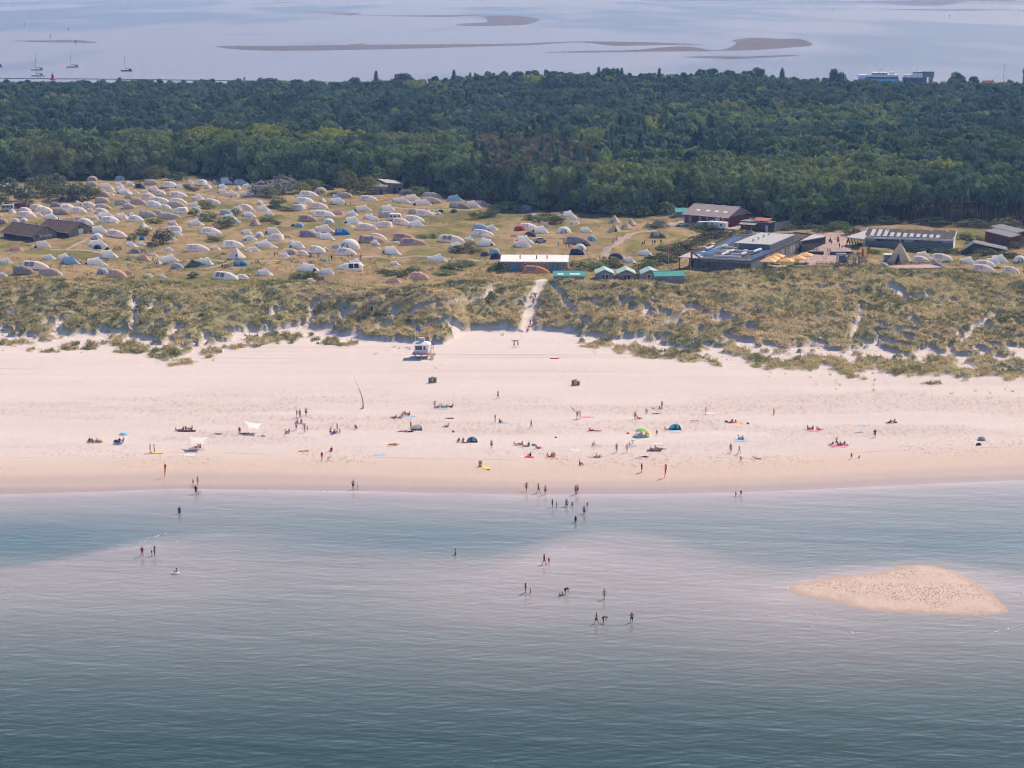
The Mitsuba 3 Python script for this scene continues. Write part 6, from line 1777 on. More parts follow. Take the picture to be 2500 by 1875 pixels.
# origin; phrase; figures: pose (capital: child), u, foot v, bottom colour, top colour or - , f for long hair; "~" depth in water in cm
S = 3.5296
PEOPLE = [
    (0, 860, "near the orange bag at left", "t 768 776 n n;t 796 780 k n;t 826 780 v v f;T 852 776 p p"),
    (0, 860, "below the pale blue umbrella", "t 1028 776 n k;t 1056 774 n v f"),
    (0, 860, "in the row of four on a dark blanket", "n 1532 680 r - ;t 1574 680 m m f;t 1608 670 r r f;t 1648 672 k -"),
    (0, 860, "alone between the white sails", "l 1882 708 m -"),
    (0, 860, "beside the upper white sail", "s 2065 712 r r f;l 2108 702 r -"),
    (0, 860, "under the lower white sail", "l 1665 834 p p f;t 1722 826 n q;n 1690 826 m -"),
    (0, 860, "by the yellow surfboard", "s 1295 866 m r f;s 1330 866 p w f"),
    (0, 860, "on the wet sand near the left beach flag", "K 1664 1142 r -;s 1704 1148 o - f"),
    (0, 860, "wading just off the shore at the left", "a 1688 1220 k k ~18;B 1712 1224 w w ~18"),
    (0, 860, "alone in dark clothes, knee deep at the left", "s 1546 1392 k n ~52"),
    (625, 860, "in the trio standing above the driftwood hole", "s 352 562 m r;s 378 562 q q;s 432 546 m -"),
    (625, 860, "on the violet towel", "t 356 612 v -;t 390 612 v r f"),
    (625, 860, "in the loose group left of the huddle", "a 348 674 n -;t 278 698 r r f;t 262 706 p p;h 420 690 p p f;K 443 680 q -"),
    (625, 860, "in the huddle around the blue chairs", "h 643 718 k -;t 668 708 b b;t 688 700 b y;s 700 690 v q f;W 722 702 r r"),
    (625, 860, "crouching alone in mid jump", "c 864 664 m -"),
    (625, 860, "in the family left of the lone grey shelter", "n 1188 570 m r;n 1243 570 v - ;t 1262 548 b r f;t 1290 542 r r;t 1318 546 m -"),
    (625, 860, "at the grey half dome shelter", "a 1334 664 o o f;l 1322 690 n n;l 1262 684 p p f"),
    (625, 860, "in the group around the person in orange", "h 1541 486 m p f;n 1562 480 k k;t 1604 480 o o;t 1638 480 g g f;n 1678 476 k m"),
    (625, 860, "in the pair lying right of the family", "l 1668 574 r -;n 1640 645 m -"),
    (625, 860, "walking alone high on the beach", "w 2086 398 k m"),
    (625, 860, "with the spread pale blue towel", "s 2061 608 g g f;t 2106 610 m m"),
    (625, 860, "left of the blue shell shelter", "t 1745 774 n v;t 1784 774 v q f;l 1815 782 p -;t 1850 768 n n"),
    (625, 860, "standing alone in a pale shirt right of the shelter", "s 2030 830 k q"),
    (625, 860, "lying on an orange towel left of centre", "l 1172 804 o -;l 1192 796 m -"),
    (625, 860, "on the orange mat below the huddle", "l 412 856 o -;t 648 856 m m"),
    (625, 860, "in the pair walking below the huddle", "s 568 936 r r f;B 621 938 r -"),
    (625, 860, "at the waterline left of centre", "a 838 1182 k q;K 874 1180 w w"),
    (1250, 860, "in the pair beside the pink towel", "s 563 574 p p f;s 586 576 p r f"),
    (1250, 860, "in blue carrying a bag", "w 165 656 q b"),
    (1250, 860, "lying in the pair on the pink blanket", "n 685 680 k m;l 730 682 p -"),
    (1250, 860, "left of the dug pit", "s 1060 580 m o f;n 1096 578 r r"),
    (1250, 860, "around the dug sand pit", "c 1165 526 p - f;T 1215 492 m -;T 1273 486 m m;s 1292 488 m p f;l 1245 534 k q"),
    (1250, 860, "beside the white towel right of centre", "s 1670 540 p p"),
    (1250, 860, "near the small red post", "n 1884 608 m m f;T 1928 604 m r;l 1900 610 r r"),
    (1250, 860, "at the turquoise half dome shelter", "n 1335 672 k p f;t 1410 660 n b"),
    (1250, 860, "under the green and yellow umbrellas", "n 1090 714 n m f;t 1160 710 o o;l 1120 720 b -;T 1115 712 b b"),
    (1250, 860, "standing alone right of the umbrellas", "K 1247 718 r r"),
    (1250, 860, "in the big group left of centre", "n 36 806 k p f;n 70 796 r p;n 110 816 m r f;t 144 810 m m;n 228 832 r r"),
    (1250, 860, "sitting on the blue towel at the right", "t 1958 752 b w;t 1988 754 b w"),
    (1250, 860, "in the ball game at centre right", "h 902 864 q q;w 991 864 r - f;K 1011 818 r p;B 1037 790 b w"),
    (1250, 860, "on the dark blanket below the umbrellas", "n 1210 846 n m;t 1244 840 p p f;l 1285 838 k -"),
    (1250, 860, "beside the grey towel in mid beach", "c 698 808 m w"),
    (1250, 860, "in the trio on the yellowish blanket", "n 322 906 k q;t 345 902 m r;t 362 906 o o f"),
    (1250, 860, "sitting on the red mat", "t 153 896 n n"),
    (1250, 860, "lying by the pink towel in mid beach", "l 722 908 k -;n 745 906 k -"),
    (1250, 860, "sitting alone near the water's edge", "t 590 972 m -"),
    (1250, 860, "lying on the pale blue towel above the right flag", "l 1138 906 m m"),
    (1250, 860, "in pale trousers near the right flag", "s 1118 1034 v k"),
    (1250, 860, "in the pair far right above the log", "s 1884 866 r p f;w 1957 878 p r f;K 1972 944 q v"),
    (1250, 860, "of the group strolling along the waterline at centre", "w 124 1196 m o;w 228 1214 m o;s 287 1226 m -;s 549 1226 v q;s 566 1216 m -"),
    (1250, 860, "wading together off the centre of the shore", "s 348 1336 n n ~22;K 385 1332 t t ~30;a 470 1330 k q ~40;K 520 1326 n t ~28;S 648 1336 m m ~20 f;s 622 1392 r q ~35;s 548 1466 k k ~55 f"),
    (1250, 860, "of two children at the water's edge far right", "K 1928 1246 p p;K 1973 1236 m m"),
    (1875, 860, "in the trio with the pink towel at the right", "t 348 670 n k f;t 380 666 m m;n 440 672 r r"),
    (1875, 860, "in the pair highest at the right", "n 1042 611 n m;t 1082 612 m r f"),
    (1875, 860, "in dark clothes alone at the right", "a 920 736 n n"),
    (1875, 860, "in the family at the right", "n 545 802 m m f;h 590 806 m -;t 606 808 p r f;t 630 806 m r;t 653 802 r m"),
    (1875, 860, "playing alone near the washed up weed", "K 718 918 r r;T 785 914 r -"),
    (0, 1250, "on the shallow bar at the left", "a 1226 382 r r ~4 f;K 1308 380 y m ~6;s 1333 374 m v ~8 f"),
    (0, 1250, "floating on a white ring off the left bar", "t 1512 528 r - ~10"),
    (625, 1250, "alone, waist deep in mid water", "s 1718 368 k q ~80"),
    (1250, 1250, "of the two on the tip of the middle bar", "w 277 452 r m ~5;K 318 444 r r ~8"),
    (1250, 1250, "wading left in the lower water", "s 117 698 m m ~14 f;K 160 702 p p ~18"),
    (1250, 1250, "of the three playing low in the water", "b 462 706 k m ~16;C 440 712 l l ~20;C 419 724 n q ~20"),
    (1250, 1250, "wading alone right of the three playing", "w 795 752 q - ~6"),
    (1250, 1250, "of the lowest three in the water", "w 728 958 m - ~12;b 789 954 m - ~12;a 1031 950 n - ~14"),
    (1250, 400, "on the sandy dune path", "s 198 1172 k k;w 180 1216 m p;w 188 1218 q r f;w 157 1400 k m;s 184 1384 p p;c 133 1444 r r;W 146 1424 r o"),
    (1250, 400, "where the dune path meets the beach", "w 19 1584 r r;w 50 1582 r o f"),
    (625, 400, "resting in the dunes left of the flags", "s 951 1290 r r;s 1000 1284 k k"),
    (1250, 400, "on the meadow by the wash house", "s 400 716 q w;s 465 736 g g;s 490 736 r r;S 507 732 r r;s 447 690 w q"),
    (1250, 400, "on the curving path by the bell tents", "w 872 700 k q;w 903 676 m k;w 757 836 v p;w 783 840 v p f;w 790 840 n v"),
    (1250, 400, "in the ball field right of the curving path", "c 1122 698 k k;s 1142 706 k n;s 1210 704 k k;s 1230 702 k n;s 1283 696 m k"),
    (625, 400, "along the long gravel path", "s 160 804 m k;w 462 820 b w;w 472 822 k k;w 536 818 q q;s 651 832 k k;w 795 820 k q;w 825 816 r m;w 838 820 p p f;w 902 832 q k;w 1690 842 k k;s 1524 364 m m;s 775 365 m k;s 815 364 k k"),
    (1875, 400, "on the paved square", "s 528 690 k k;s 548 700 k n;s 538 682 n k;w 514 774 m k;w 534 774 r m;s 615 728 k k;S 636 736 k m;w 676 728 k m;s 684 700 r k;s 690 680 m m"),
    (300, 420, "among the left tents", "t 738 318 p m;t 770 318 r m f;t 1190 336 k v;t 1215 336 k n;s 1812 462 r r;s 1835 466 p r;t 1100 312 q q"),
    (1640, 480, "at the snack shed's tables", "t 1150 585 r r;t 1180 592 r m;t 1215 598 v w;t 1245 600 b q;t 1270 604 b b;t 1300 604 w b;t 1330 606 q w;t 1200 580 r r f;s 1345 612 q q"),
]
ORDL = "first second third fourth fifth sixth seventh eighth ninth tenth eleventh twelfth thirteenth".split()
rp = np.random.default_rng(77)
SCALES = {3.5296: None}
npeople = 0
for gi, (ou, ov, phrase, text) in enumerate(PEOPLE):
    sc_ = 6.9125 if (ou, ov) in ((300, 420), (1640, 480)) else S
    L = []
    for it in text.split(";"):
        q = it.split()
        L.append((float(q[1]), q))
    order = sorted(range(len(L)), key=lambda i: L[i][0])
    for i, (x, q) in enumerate(L):
        kid = q[0].isupper()
        pk = q[0].lower().replace("k", "s")
        pose, fem = POSES[pk], "f" in q[5:] or q[-1] == "f"
        dep = next((float(a[1:]) / 100 for a in q if a[0] == "~"), 0.0)
        u, v = ou + x / sc_, ov + float(q[2]) / sc_
        p = spot(u, v)
        k = (0.66 if kid else 1.0) * rp.uniform(0.96, 1.06)
        if dep:
            p = at(u, v, 0)
            z = -dep
        else:
            z = float(ground(p[0], p[1])[0])
        rot = {"s": rp.uniform(-180, 180), "a": rp.uniform(-50, 50) + (180 if i % 2 else 0), "w": rp.choice([70, -75, 100, -100, 20]), "h": rp.uniform(-40, 40), "b": rp.choice([75, -75]), "t": rp.uniform(-100, 100), "n": rp.choice([80, -80]) + rp.uniform(-25, 25), "l": rp.choice([0, 180]) + rp.uniform(-20, 20), "c": rp.choice([70, -70])}[pk]
        M = T().translate([float(p[0]), float(p[1]), float(z)]).rotate([0, 0, 1], float(rot)).scale([k * 1.06, k * 1.06, k])
        key = numbered("person")
        bot, top = q[3], q[4]
        if top == "-":
            cl = f"{CLOTH[bot][0]} swim shorts"
        elif top == bot:
            cl = f"{CLOTH[bot][0]} " + ("swimsuit" if fem else "clothes")
        else:
            cl = f"a {CLOTH[top][0]} top"
        n = order.index(i)
        base = f"{'small ' if kid else ''}{WORD[pk]} person in {cl} {phrase}"
        w = len(base.replace(",", " ").split())
        if len(L) > 1:
            extra = f", {ORDL[n]} from left"
            base = base + extra
            if w + 3 > 16:
                base = f"{'small ' if kid else ''}person in {cl} {phrase}{extra}"
            if len(base.split()) > 16:
                base = f"person in {CLOTH[top if top != '-' else bot][0]} {phrase}{extra}"
            if len(base.split()) > 16:
                print("LONG", len(base.split()), base)
        lab(key, base, "person", "people " + phrase.lstrip())
        sk = f"skin_{int(rp.integers(4)) if not dep else int(rp.choice([1, 3, 0]))}"
        scene[f"{key}__body"] = {**fply(pose, fem, "body", sk), "to_world": M}
        scene[f"{key}__hair"] = {**fply(pose, fem, "longhair" if fem else "hair", f"hair_{int(rp.integers(3)) if not dep else 0}"), "to_world": M}
        suit = top == bot and fem
        scene[f"{key}__" + ("swimsuit" if suit else "shorts")] = {**fply(pose, fem, "brief" if fem and top != "w" else "shorts", "cloth_" + bot), "to_world": M}
        if top != "-":
            tp = "bra" if fem and not suit and top in "rpmok" else "shirt"
            scene[f"{key}__top"] = {**fply(pose, fem, tp, "cloth_" + top), "to_world": M}
        npeople += 1
print("people", npeople)

# ------------------------------------------------------------------ things on the beach
def towel(u, v, mat, label, w=0.95, l=1.8, ang=0.0):
    p = spot(u, v)
    key = numbered("towel")
    n = 7
    g = np.array([(l * (i / (n - 1) - .5), w * (j / 3 - .5)) for i in range(n) for j in range(4)])
    c, s = math.cos(ang), math.sin(ang)
    x, y = p[0] + g[:, 0] * c - g[:, 1] * s, p[1] + g[:, 0] * s + g[:, 1] * c
    z = ground(x, y) + 0.05 + 0.05 * nz(x, y, 0.4, 8)
    m = join((np.c_[x, y, z], grid_faces(n, 4)), (np.c_[x, y, z - 0.03], grid_faces(n, 4)[:, ::-1]))
    scene[key] = ply(m, mat)
    lab(key, label, "towel", None)


for nm, rgb in dict(towel_blue=(0.35, 0.55, 0.72), towel_pink=(0.80, 0.32, 0.48), towel_red=(0.70, 0.10, 0.10), towel_white=(0.80, 0.80, 0.80), towel_violet=(0.35, 0.20, 0.50), towel_dark=(0.07, 0.06, 0.09), towel_orange=(0.85, 0.42, 0.14), towel_grey=(0.45, 0.45, 0.48)).items():
    diffuse(nm, rgb)
B_ = lambda x, y: (625 + x / S, 860 + y / S)
C_ = lambda x, y: (1250 + x / S, 860 + y / S)
D_ = lambda x, y: (1875 + x / S, 860 + y / S)
A_ = lambda x, y: (x / S, 860 + y / S)
for (u, v), m, lb, w, l in ((A_(1610, 680), "towel_dark", "dark blanket under the row of four sitting people", 1.6, 3.6), (A_(1630, 892), "towel_white", "white towel lying below the lower white sail", 0.9, 2.0), (A_(1700, 842), "towel_grey", "grey blanket under the lower white sail", 1.6, 3.0),
                            (B_(1340, 552), "towel_blue", "pale blue towel beside the family left of the grey shelter", 1.0, 1.9), (B_(1275, 554), "towel_blue", "blue towel under the sitting family", 1.0, 2.0), (B_(1600, 490), "towel_blue", "pale blue towel in front of the person in orange", 1.2, 2.6), (B_(2130, 611), "towel_blue", "spread pale blue towel at upper centre of the beach", 0.9, 2.0),
                            (B_(1062, 882), "towel_blue", "lone pale blue towel lying left of centre", 1.2, 2.2), (B_(420, 858), "towel_orange", "orange mat lying below the huddle", 0.8, 1.4), (B_(372, 618), "towel_violet", "violet towel with two sitting people", 1.0, 2.2), (B_(1160, 806), "towel_orange", "orange towel of the lying pair left of centre", 1.0, 1.5),
                            (C_(642, 562), "towel_pink", "bright pink towel beside the two standing people", 1.4, 1.8), (C_(682, 563), "towel_grey", "grey folded mat right of the bright pink towel", 0.6, 1.0), (C_(1238, 535), "towel_white", "striped pale towel below the dug pit", 1.0, 1.8), (C_(1705, 531), "towel_white", "white towel beside the person right of centre", 1.2, 1.9),
                            (C_(1412, 684), "towel_blue", "pale blue towel in front of the turquoise shelter", 1.6, 2.4), (C_(1115, 728), "towel_blue", "blue towel under the umbrellas", 1.3, 3.2), (C_(147, 906), "towel_red", "bright red mat with a sitting person", 1.1, 1.9), (C_(100, 905), "towel_white", "white towel left of the bright red mat", 0.9, 1.0),
                            (C_(735, 806), "towel_grey", "grey towel in the middle of the beach", 1.2, 1.8), (C_(545, 848), "towel_white", "thin white towel lying alone in mid beach", 0.8, 2.2), (C_(690, 908), "towel_pink", "pale pink towel of the person lying in mid beach", 0.8, 1.6), (C_(1092, 911), "towel_blue", "pale blue towel above the right beach flag", 0.8, 1.8),
                            (C_(1048, 808), "towel_blue", "small blue towel beside the ball game", 1.0, 1.2), (C_(1976, 760), "towel_blue", "wide blue towel with two people in white", 1.6, 2.6), (C_(1970, 609), "towel_orange", "small orange towel near the red post", 0.9, 1.0), (C_(1225, 852), "towel_dark", "dark blanket below the umbrellas", 1.4, 2.8),
                            (C_(350, 912), "towel_orange", "yellowish blanket of the sitting trio", 1.0, 2.0), (D_(388, 681), "towel_pink", "pink towel of the trio at the right", 1.0, 2.2), (D_(812, 631), "towel_blue", "grey blue towel lying alone at the right", 1.2, 1.8), (D_(610, 812), "towel_pink", "pink blanket of the family at the right", 1.6, 3.2),
                            (C_(700, 684), "towel_pink", "pink blanket with a lying pair", 1.2, 2.6), (C_(1255, 795), "towel_white", "pale mat above the dark blanket", 0.7, 1.8)):
    towel(u, v, m, lb, w, l, RNG.uniform(-0.25, 0.25))


def umbrella(u, v, mat, label, R=1.15, h=2.0, tilt=0.0, seg=10, second=None):
    F = Frame("beach_umbrella", spot(u, v), (1, 0), label, "umbrella")
    V = [(0, 0, h)]
    for r_, z_ in ((0.55, h - 0.12), (1.0, h - 0.48)):
        V += [(R * r_ * math.cos(6.2832 * i / seg), R * r_ * math.sin(6.2832 * i / seg), z_) for i in range(seg)]
    Fc = [(0, 1 + i, 1 + (i + 1) % seg) for i in range(seg)] + [q for i in range(seg) for q in ((1 + i, 1 + seg + i, 1 + seg + (i + 1) % seg), (1 + i, 1 + seg + (i + 1) % seg, 1 + (i + 1) % seg))]
    V = np.array(V)
    ct, st = math.cos(tilt), math.sin(tilt)
    V[:, [0, 2]] = np.stack([V[:, 0] * ct + (V[:, 2] - h) * st, h - V[:, 0] * st + (V[:, 2] - h) * ct], 1)
    F.part("canopy", (V, np.array(Fc)), mat)
    F.part("pole", tube([(0, 0, -0.2), (0, 0, h)], 0.03, 5), "white_paint")


canvas("sky", (0.25, 0.62, 0.78), 0.5)
canvas("grass", (0.48, 0.82, 0.30), 0.7)
canvas("lemon", (0.85, 0.80, 0.30), 0.7)
canvas("lead", (0.35, 0.35, 0.45), 0.4)
umbrella(*A_(1068, 778), "canvas_sky", "pale blue beach umbrella at the left of the beach", 1.0, 2.1)
umbrella(*C_(1105, 722), "canvas_grass", "light green beach umbrella beside the yellow one", 1.25, 1.7, -0.2)
umbrella(*C_(1158, 724), "canvas_lemon", "pale yellow beach umbrella beside the green one", 1.15, 1.5, 0.25)
umbrella(*D_(1842, 756), "canvas_lead", "small grey parasol lying open at the far right", 0.9, 0.75, 0.1)
umbrella(1272, 829, "canvas_lead", "grey blue parasol carried near the dune path mouth", 0.9, 2.6, 0.3)


def shelter(u, v, R, mat, mat2, label, flip=1):
    """pop-up shell: a quarter dome open towards -x * flip and the camera"""
    F = Frame("beach_shelter", spot(u, v), (1, 0), label, "beach shelter")
    n, k = 6, 8
    for j, (a0, a1, m) in enumerate(((-0.2, 0.9, mat2), (0.9, 2.1, mat), (2.1, 3.1, mat))):
        rings = []
        for i in range(n):
            e = math.pi / 2 * i / (n - 1)
            rings.append([(flip * R * math.cos(e) * math.cos(a), R * math.cos(e) * math.sin(a), R * 0.95 * math.sin(e)) for a in np.linspace(a0 + 0.02, a1 - 0.02, k)])
        F.part("panel", skin(rings), m)
    F.part("ground_sheet", box(-R, R, -R * 0.9, R * 0.6, 0.01, 0.05), "towel_dark")


canvas("aqua", (0.06, 0.50, 0.68), 0.4)
canvas("shell", (0.07, 0.40, 0.72), 0.4)
canvas("mist", (0.62, 0.62, 0.64), 0.4)
shelter(*C_(1405, 666), 1.25, "canvas_aqua", "canvas_n", "turquoise and navy half dome shelter right of centre")
shelter(*B_(1862, 772), 1.1, "canvas_shell", "canvas_n", "blue shell shelter left of centre")
shelter(*B_(1385, 668), 1.15, "canvas_mist", "canvas_d", "grey and white half dome shelter")


def sail(pts, u, v, label):
    F = Frame("sun_sail", spot(u, v), (1, 0), label, "sun sail")
    P = np.array(pts, float)
    n = 9
    V = []
    for i in range(n):
        for j in range(n):
            a, b = i / (n - 1), j / (n - 1)
            q = (P[0] * (1 - a) + P[1] * a) * (1 - b) + (P[3] * (1 - a) + P[2] * a) * b
            c = P.mean(0)
            e = 0.32 * (4 * a * (1 - a) * abs(2 * b - 1) ** 2 + 4 * b * (1 - b) * abs(2 * a - 1) ** 2)
            q = q + (c - q) * e * 0.8
            V.append(q)
    F.part("cloth", (np.array(V), grid_faces(n, n)), "white_paint")
    for p in P:
        if p[2] > 0.6:
            F.part("pole", tube([(p[0], p[1], 0), (p[0], p[1], p[2] + .05)], 0.03, 5), "white_paint")


sail([(-2.0, 2.2, 2.3), (2.0, 2.2, 2.2), (1.5, -1.2, 1.5), (-1.4, -1.2, 1.3)], *A_(1700, 842), "white sun sail with raised corners, the lower of two")
sail([(-1.8, 1.8, 2.3), (2.2, 2.2, 1.6), (1.8, -1.4, 1.2), (-0.4, -1.2, 1.2)], *A_(2165, 700), "white sun sail with raised corners, the upper of two")


# lifeguard hut, its flags and the boards
F = Frame("lifeguard_hut", spot(1010, 875), (1, -0.04), "white lifeguard cabin on a stilted platform below the dunes", "lifeguard hut")
for x in (0.2, 1.8, 3.4):
    for y in (0.2, 3.0):
        F.part("leg", box(x - 0.09, x + 0.09, y - 0.09, y + 0.09, -0.4, 1.0), "white_paint")
F.part("platform", box(-0.3, 4.0, -0.7, 3.6, 1.0, 1.18), "pink_wood")
F.part("rail", join(box(-0.3, 4.0, -0.72, -0.64, 1.45, 1.53), *[box(x, x + .06, -0.71, -0.65, 1.18, 1.45) for x in (-0.3, .7, 1.7, 2.7, 3.9)]), "pale_wood")
F.part("cabin", box(0.15, 3.55, 0.2, 3.0, 1.183, 3.3), "white_paint")
F.part("window", box(0.42, 2.0, 0.13, 0.25, 2.1, 2.98), "pane_glass")
F.part("window", box(2.35, 2.75, 0.13, 0.25, 2.1, 2.98), "pane_glass")
F.part("shutter", box(2.80, 2.98, 0.10, 0.195, 2.05, 3.02), "towel_orange")
for z in (1.65, 2.02):
    F.part("sill", box(0.15, 3.55, 0.12, 0.197, z, z + 0.06), "silver_paint")
v8 = np.array([(-0.35, -0.3, 3.303), (4.0, -0.3, 3.303), (4.0, 3.4, 3.303), (-0.35, 3.4, 3.303), (0.6, 0.9, 3.85), (3.1, 0.9, 3.85), (3.1, 2.4, 3.85), (0.6, 2.4, 3.85)])
F.part("roof", (v8, np.array([(0, 1, 5), (0, 5, 4), (1, 2, 6), (1, 6, 5), (2, 3, 7), (2, 7, 6), (3, 0, 4), (3, 4, 7), (4, 5, 6), (4, 6, 7), (0, 3, 2), (0, 2, 1)])), "white_paint")
F.part("roof_box", join(box(1.2, 1.3, 1.2, 2.0, 3.853, 4.75), box(2.35, 2.45, 1.2, 2.0, 3.853, 4.75), box(1.2, 2.45, 1.2, 2.0, 4.75, 4.85)), "white_paint")
F.part("grille", box(1.302, 2.348, 1.4, 1.5, 3.86, 4.745), "towel_grey")
F.part("ramp", (np.array([(x, y, z + t) for t in (0, 0.1) for x in (4.0, 4.9) for y, z in ((-2.2, 0.0), (0.2, 1.08))]), box(0, 1, 0, 1, 0, 1)[1]), "pale_wood")
F = Frame("rescue_board", spot(1034, 867), (1, 0), "orange rescue gear on the lifeguard platform", "rescue gear")
F.part("board", tube([(0, 0.2, 1.55), (0.5, 0.2, 1.62), (1.0, 0.2, 1.55)], [0.08, 0.2, 0.08], 6), "orange_paint")
F.part("strap", tube([(0.5, 0.1, 1.6), (0.6, 0.0, 2.0)], 0.05, 5), "orange_paint")
F = Frame("board_rack", spot(1052, 866), (1, 0), "upright wooden board rack beside the lifeguard hut", "rack")
for x in (0, 0.5):
    F.part("post", box(x, x + 0.1, 0, 0.1, -0.2, 2.9), "rust")
F.part("crossbar", box(0.1, 0.5, 0.02, 0.08, 2.4, 2.5), "rust")
F.part("base", box(-0.5, 1.1, -0.4, 0.4, 0.02, 0.3), "pale_wood")
flag(1014, 842, 4.6, "blue_cloth", "white pole with a blue flag behind the lifeguard hut", 1.25, 0.85)
flag(1050, 862, 7.4, "red_cloth", "tall white pole with a red and yellow flag at the lifeguard hut", 0.75, 1.2, both="yellow_cloth")
flag(402, 1166, 2.7, "red_cloth", "red and yellow feather flag planted at the left waterline", 0.34, 2.1, "orange_paint", beach=True, both="yellow_cloth")
flag(1623, 1166, 2.7, "orange_paint", "orange red feather flag planted at the right waterline", 0.34, 2.1, "orange_paint", beach=True, both="red_cloth")

for (x, y, side) in ((1520, 262, "left"), (547, 284, "right")):
    u, v = B_(x, y) if side == "left" else C_(x, y)
    p = spot(u, v)
    for j, (dx, m, h) in enumerate(((-0.62, "bin_grey", 1.15), (0.0, "bin_yellow", 1.25), (0.62, "bin_grey", 1.15 if side == "left" else 0.9))):
        F = Frame("litter_bin", p + np.array([dx, 0, 0]), (1, 0), f"{'tall yellow' if j == 1 else 'dark'} litter bin, {('left', 'middle', 'right')[j]} of the {side} set of three on the upper beach", "litter bin", "litter bins on the upper beach")
        F.part("barrel", tube([(0, 0, -0.1), (0, 0, 0.5), (0, 0, h)], [0.26, 0.29, 0.27], 10), m)
        F.part("rim", tube([(0, 0, h + 0.002), (0, 0, h + 0.07)], [0.30, 0.30], 10), "bin_yellow" if j != 1 else "bin_grey")
        F.part("post", box(0.28, 0.38, -0.05, 0.05, -0.2, h + 0.25), "pale_wood")

F = Frame("driftwood_pole", spot(*B_(908, 486)), (1, 0), "tall crooked driftwood pole standing in a scooped hollow of sand", "pole")
F.part("trunk", tube([(0.3, 0, -0.3), (0.42, 0, 0.6), (0.30, 0, 1.9), (-0.05, 0.1, 3.3), (-0.45, 0.1, 4.4)], [0.16, 0.14, 0.12, 0.09, 0.05], 7), "weathered_wood")
F.part("tip", tube([(-0.3, 0.1, 3.9), (-0.9, 0.12, 5.4), (-1.5, 0.1, 6.9)], [0.05, 0.035, 0.015], 5), "weathered_wood")
F.part("root", tube([(-0.3, -0.1, 0.02), (0.3, 0, 0.2)], [0.05, 0.14], 6), "weathered_wood")
for (u, v), pts, rr, lb in ((C_(540, 512), [(-0.9, 0.3, 1.0), (-0.3, 0, 0.55), (0.1, 0, 0)], 0.09, "short slanting piece of driftwood stuck in the sand"), (C_(2095, 922), [(-0.5, 0.4, 0.5), (0.1, 0, 0.2), (0.9, -0.1, 0.12), (1.2, 0, 0.1)], 0.1, "washed up branch at the right of the beach"), (D_(782, 696), [(-0.9, 0, .06), (0, 0.1, .1), (0.9, -0.1, .06)], 0.08, "thin flat driftwood log at the right of the beach")):
    F = Frame("driftwood", spot(u, v), (1, 0), lb, "driftwood")
    F.part("branch", tube(pts, [rr * 0.6] + [rr] * (len(pts) - 2) + [rr * 0.7], 6), "weathered_wood")
    F.part("stub", tube([pts[1], np.array(pts[1]) + [0.15, 0.1, 0.3]], [rr * 0.5, rr * 0.2], 5), "weathered_wood")
F = Frame("bench", spot(*C_(1572, 605)), (1, 0.1), "low driftwood bench right of centre on the beach", "bench")
F.part("seat", box(-0.8, 0.9, -0.15, 0.15, 0.45, 0.52), "weathered_wood")
F.part("leg", tube([(-0.7, 0, -.1), (-0.5, 0, 0.45)], 0.06, 5), "weathered_wood")
F.part("leg", tube([(0.9, 0, -.1), (0.7, 0, 0.45)], 0.06, 5), "weathered_wood")
F = Frame("marker_post", spot(*D_(50, 540)), (1, 0), "short red wooden post standing alone on the beach", "post")
F.part("post", box(-0.11, 0.11, -0.11, 0.11, -0.3, 1.25), "red_cloth")
F.part("cap", box(-0.13, 0.13, -0.13, 0.13, 1.253, 1.32), "rust")


def board(u, v, ang, mat, label, L=2.3, name="surfboard", w=0.34):
    F = Frame(name, spot(u, v) + np.array([0, 0, 0.1]), (math.cos(ang), math.sin(ang)), label, name.replace("_", " "))
    n = 9
    rings = [[(L * (i / (n - 1) - .5), s * w * math.sin(math.pi * (0.08 + 0.84 * i / (n - 1))), z + 0.12 * (2 * i / (n - 1) - 1) ** 4) for s, z in ((-1, 0), (-.7, .05), (.7, .05), (1, 0), (.7, -.05), (-.7, -.05))] for i in range(n)]
    v3, f3 = skin(rings, True)
    F.part("deck", join((v3, f3), (np.array(rings[0]), np.array([(0, 2, 1), (0, 3, 2), (0, 4, 3), (0, 5, 4)])), (np.array(rings[-1]), np.array([(0, 1, 2), (0, 2, 3), (0, 3, 4), (0, 4, 5)]))), mat, smooth=50)
    F.part("fin", box(-L * .42, -L * .36, -0.01, 0.01, -0.14, -0.05), "steel_dark")


diffuse("board_yellow", (0.86, 0.66, 0.10))
board(*A_(1352, 872), 0.0, "board_yellow", "yellow surfboard lying at the feet of two people", 2.6, w=0.4)
board(*B_(1981, 1000), -1.1, "board_yellow", "yellow rescue board lying by the small crate near the waterline", 3.4, "rescue_board", w=0.55)
board(1354, 876, 0.0, "red_cloth", "thin red canoe lying on the sand below the dunes", 2.4, "canoe", w=0.35)
F = Frame("crate", spot(*B_(1932, 988)), (1, 0), "small wooden chair like crate near the waterline", "crate")
F.part("seat", box(-0.32, 0.32, -0.25, 0.4, -0.05, 0.5), "pale_wood")
F.part("backrest", box(-0.32, 0.32, 0.403, 0.47, 0.0, 1.15), "pale_wood")


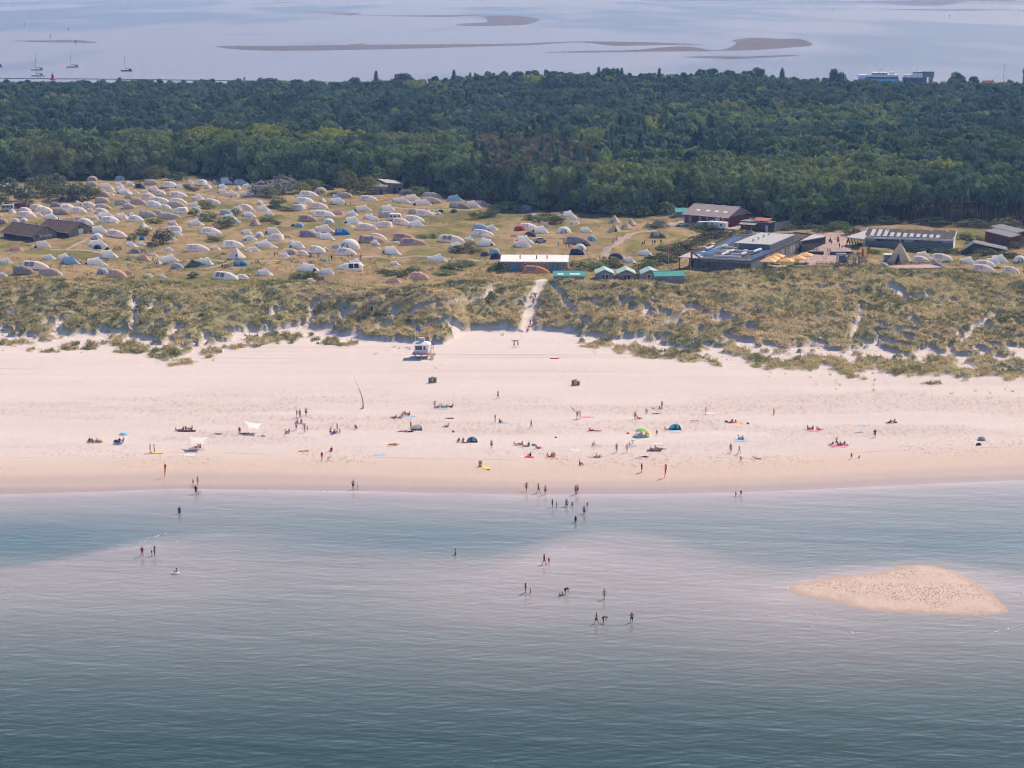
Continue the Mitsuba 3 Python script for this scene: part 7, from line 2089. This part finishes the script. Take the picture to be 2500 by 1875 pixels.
def bag(u, v, mat, label, s=0.3, cat="bag"):
    F = Frame("beach_bag" if cat == "bag" else cat.replace(" ", "_"), spot(u, v), (1, 0), label, cat)
    m = trimesh.creation.icosphere(subdivisions=2, radius=1)
    vv = m.vertices * np.array([1.3, 0.8, 0.8]) * s
    vv[:, 2] = np.maximum(vv[:, 2], -0.4 * s) + 0.4 * s
    F.part("body", (vv, np.array(m.faces)), mat, smooth=True)
    F.part("strap" if cat == "bag" else "valve", tube([(-0.7 * s, 0, s), (0, 0, 1.6 * s), (0.7 * s, 0, s)], 0.03, 5) if cat == "bag" else box(-.04, .04, -.04, .04, 1.18 * s, 1.3 * s), mat)


for a, m, lb, s in ((A_(1000, 776), "towel_dark", "big dark bag left of the people under the pale blue umbrella", .42), (A_(862, 776), "towel_orange", "orange bag beside the group at the left of the beach", .45), (B_(65, 726), "towel_white", "white and dark bag alone right of the upper sail", .4), (B_(1700, 688), "cloth_m", "small maroon bag alone in mid beach", .22),
                    (C_(1000, 702), "cloth_o", "small orange bag left of the umbrellas", .26), (C_(1846, 603), "towel_dark", "dark bag left of the group near the red post", .3), (C_(2032, 618), "towel_dark", "dark bag right of the small orange towel", .24), (D_(1100, 610), "towel_dark", "dark bag right of the highest pair at the right", .26),
                    (D_(1815, 802), "towel_dark", "dark bag on the sand below the grey parasol", .42), (D_(680, 806), "towel_dark", "dark bag right of the family at the right", .24), (C_(378, 737), "cloth_m", "tiny dark bag alone above the big group", .2)):
    bag(*a, m, lb, s)
bag(*C_(188, 804), "cloth_t", "turquoise beach ball right of the big group", .34, "beach ball")
p = at(*(1512 / S, 1250 + 530 / S), 0)
F = Frame("swim_ring", (p[0], p[1], 0.12), (1, 0), "white swim ring floating off the left bar", "swim ring")
F.part("ring", tube([(0.5 * math.cos(t), 0.5 * math.sin(t), 0) for t in np.linspace(0, 6.2832, 17)], 0.15, 7), "towel_white")
F.part("handle", tube([(0.5, 0, .1), (0.62, 0, .2), (0.5, .2, .1)], .03, 5), "cloth_t")
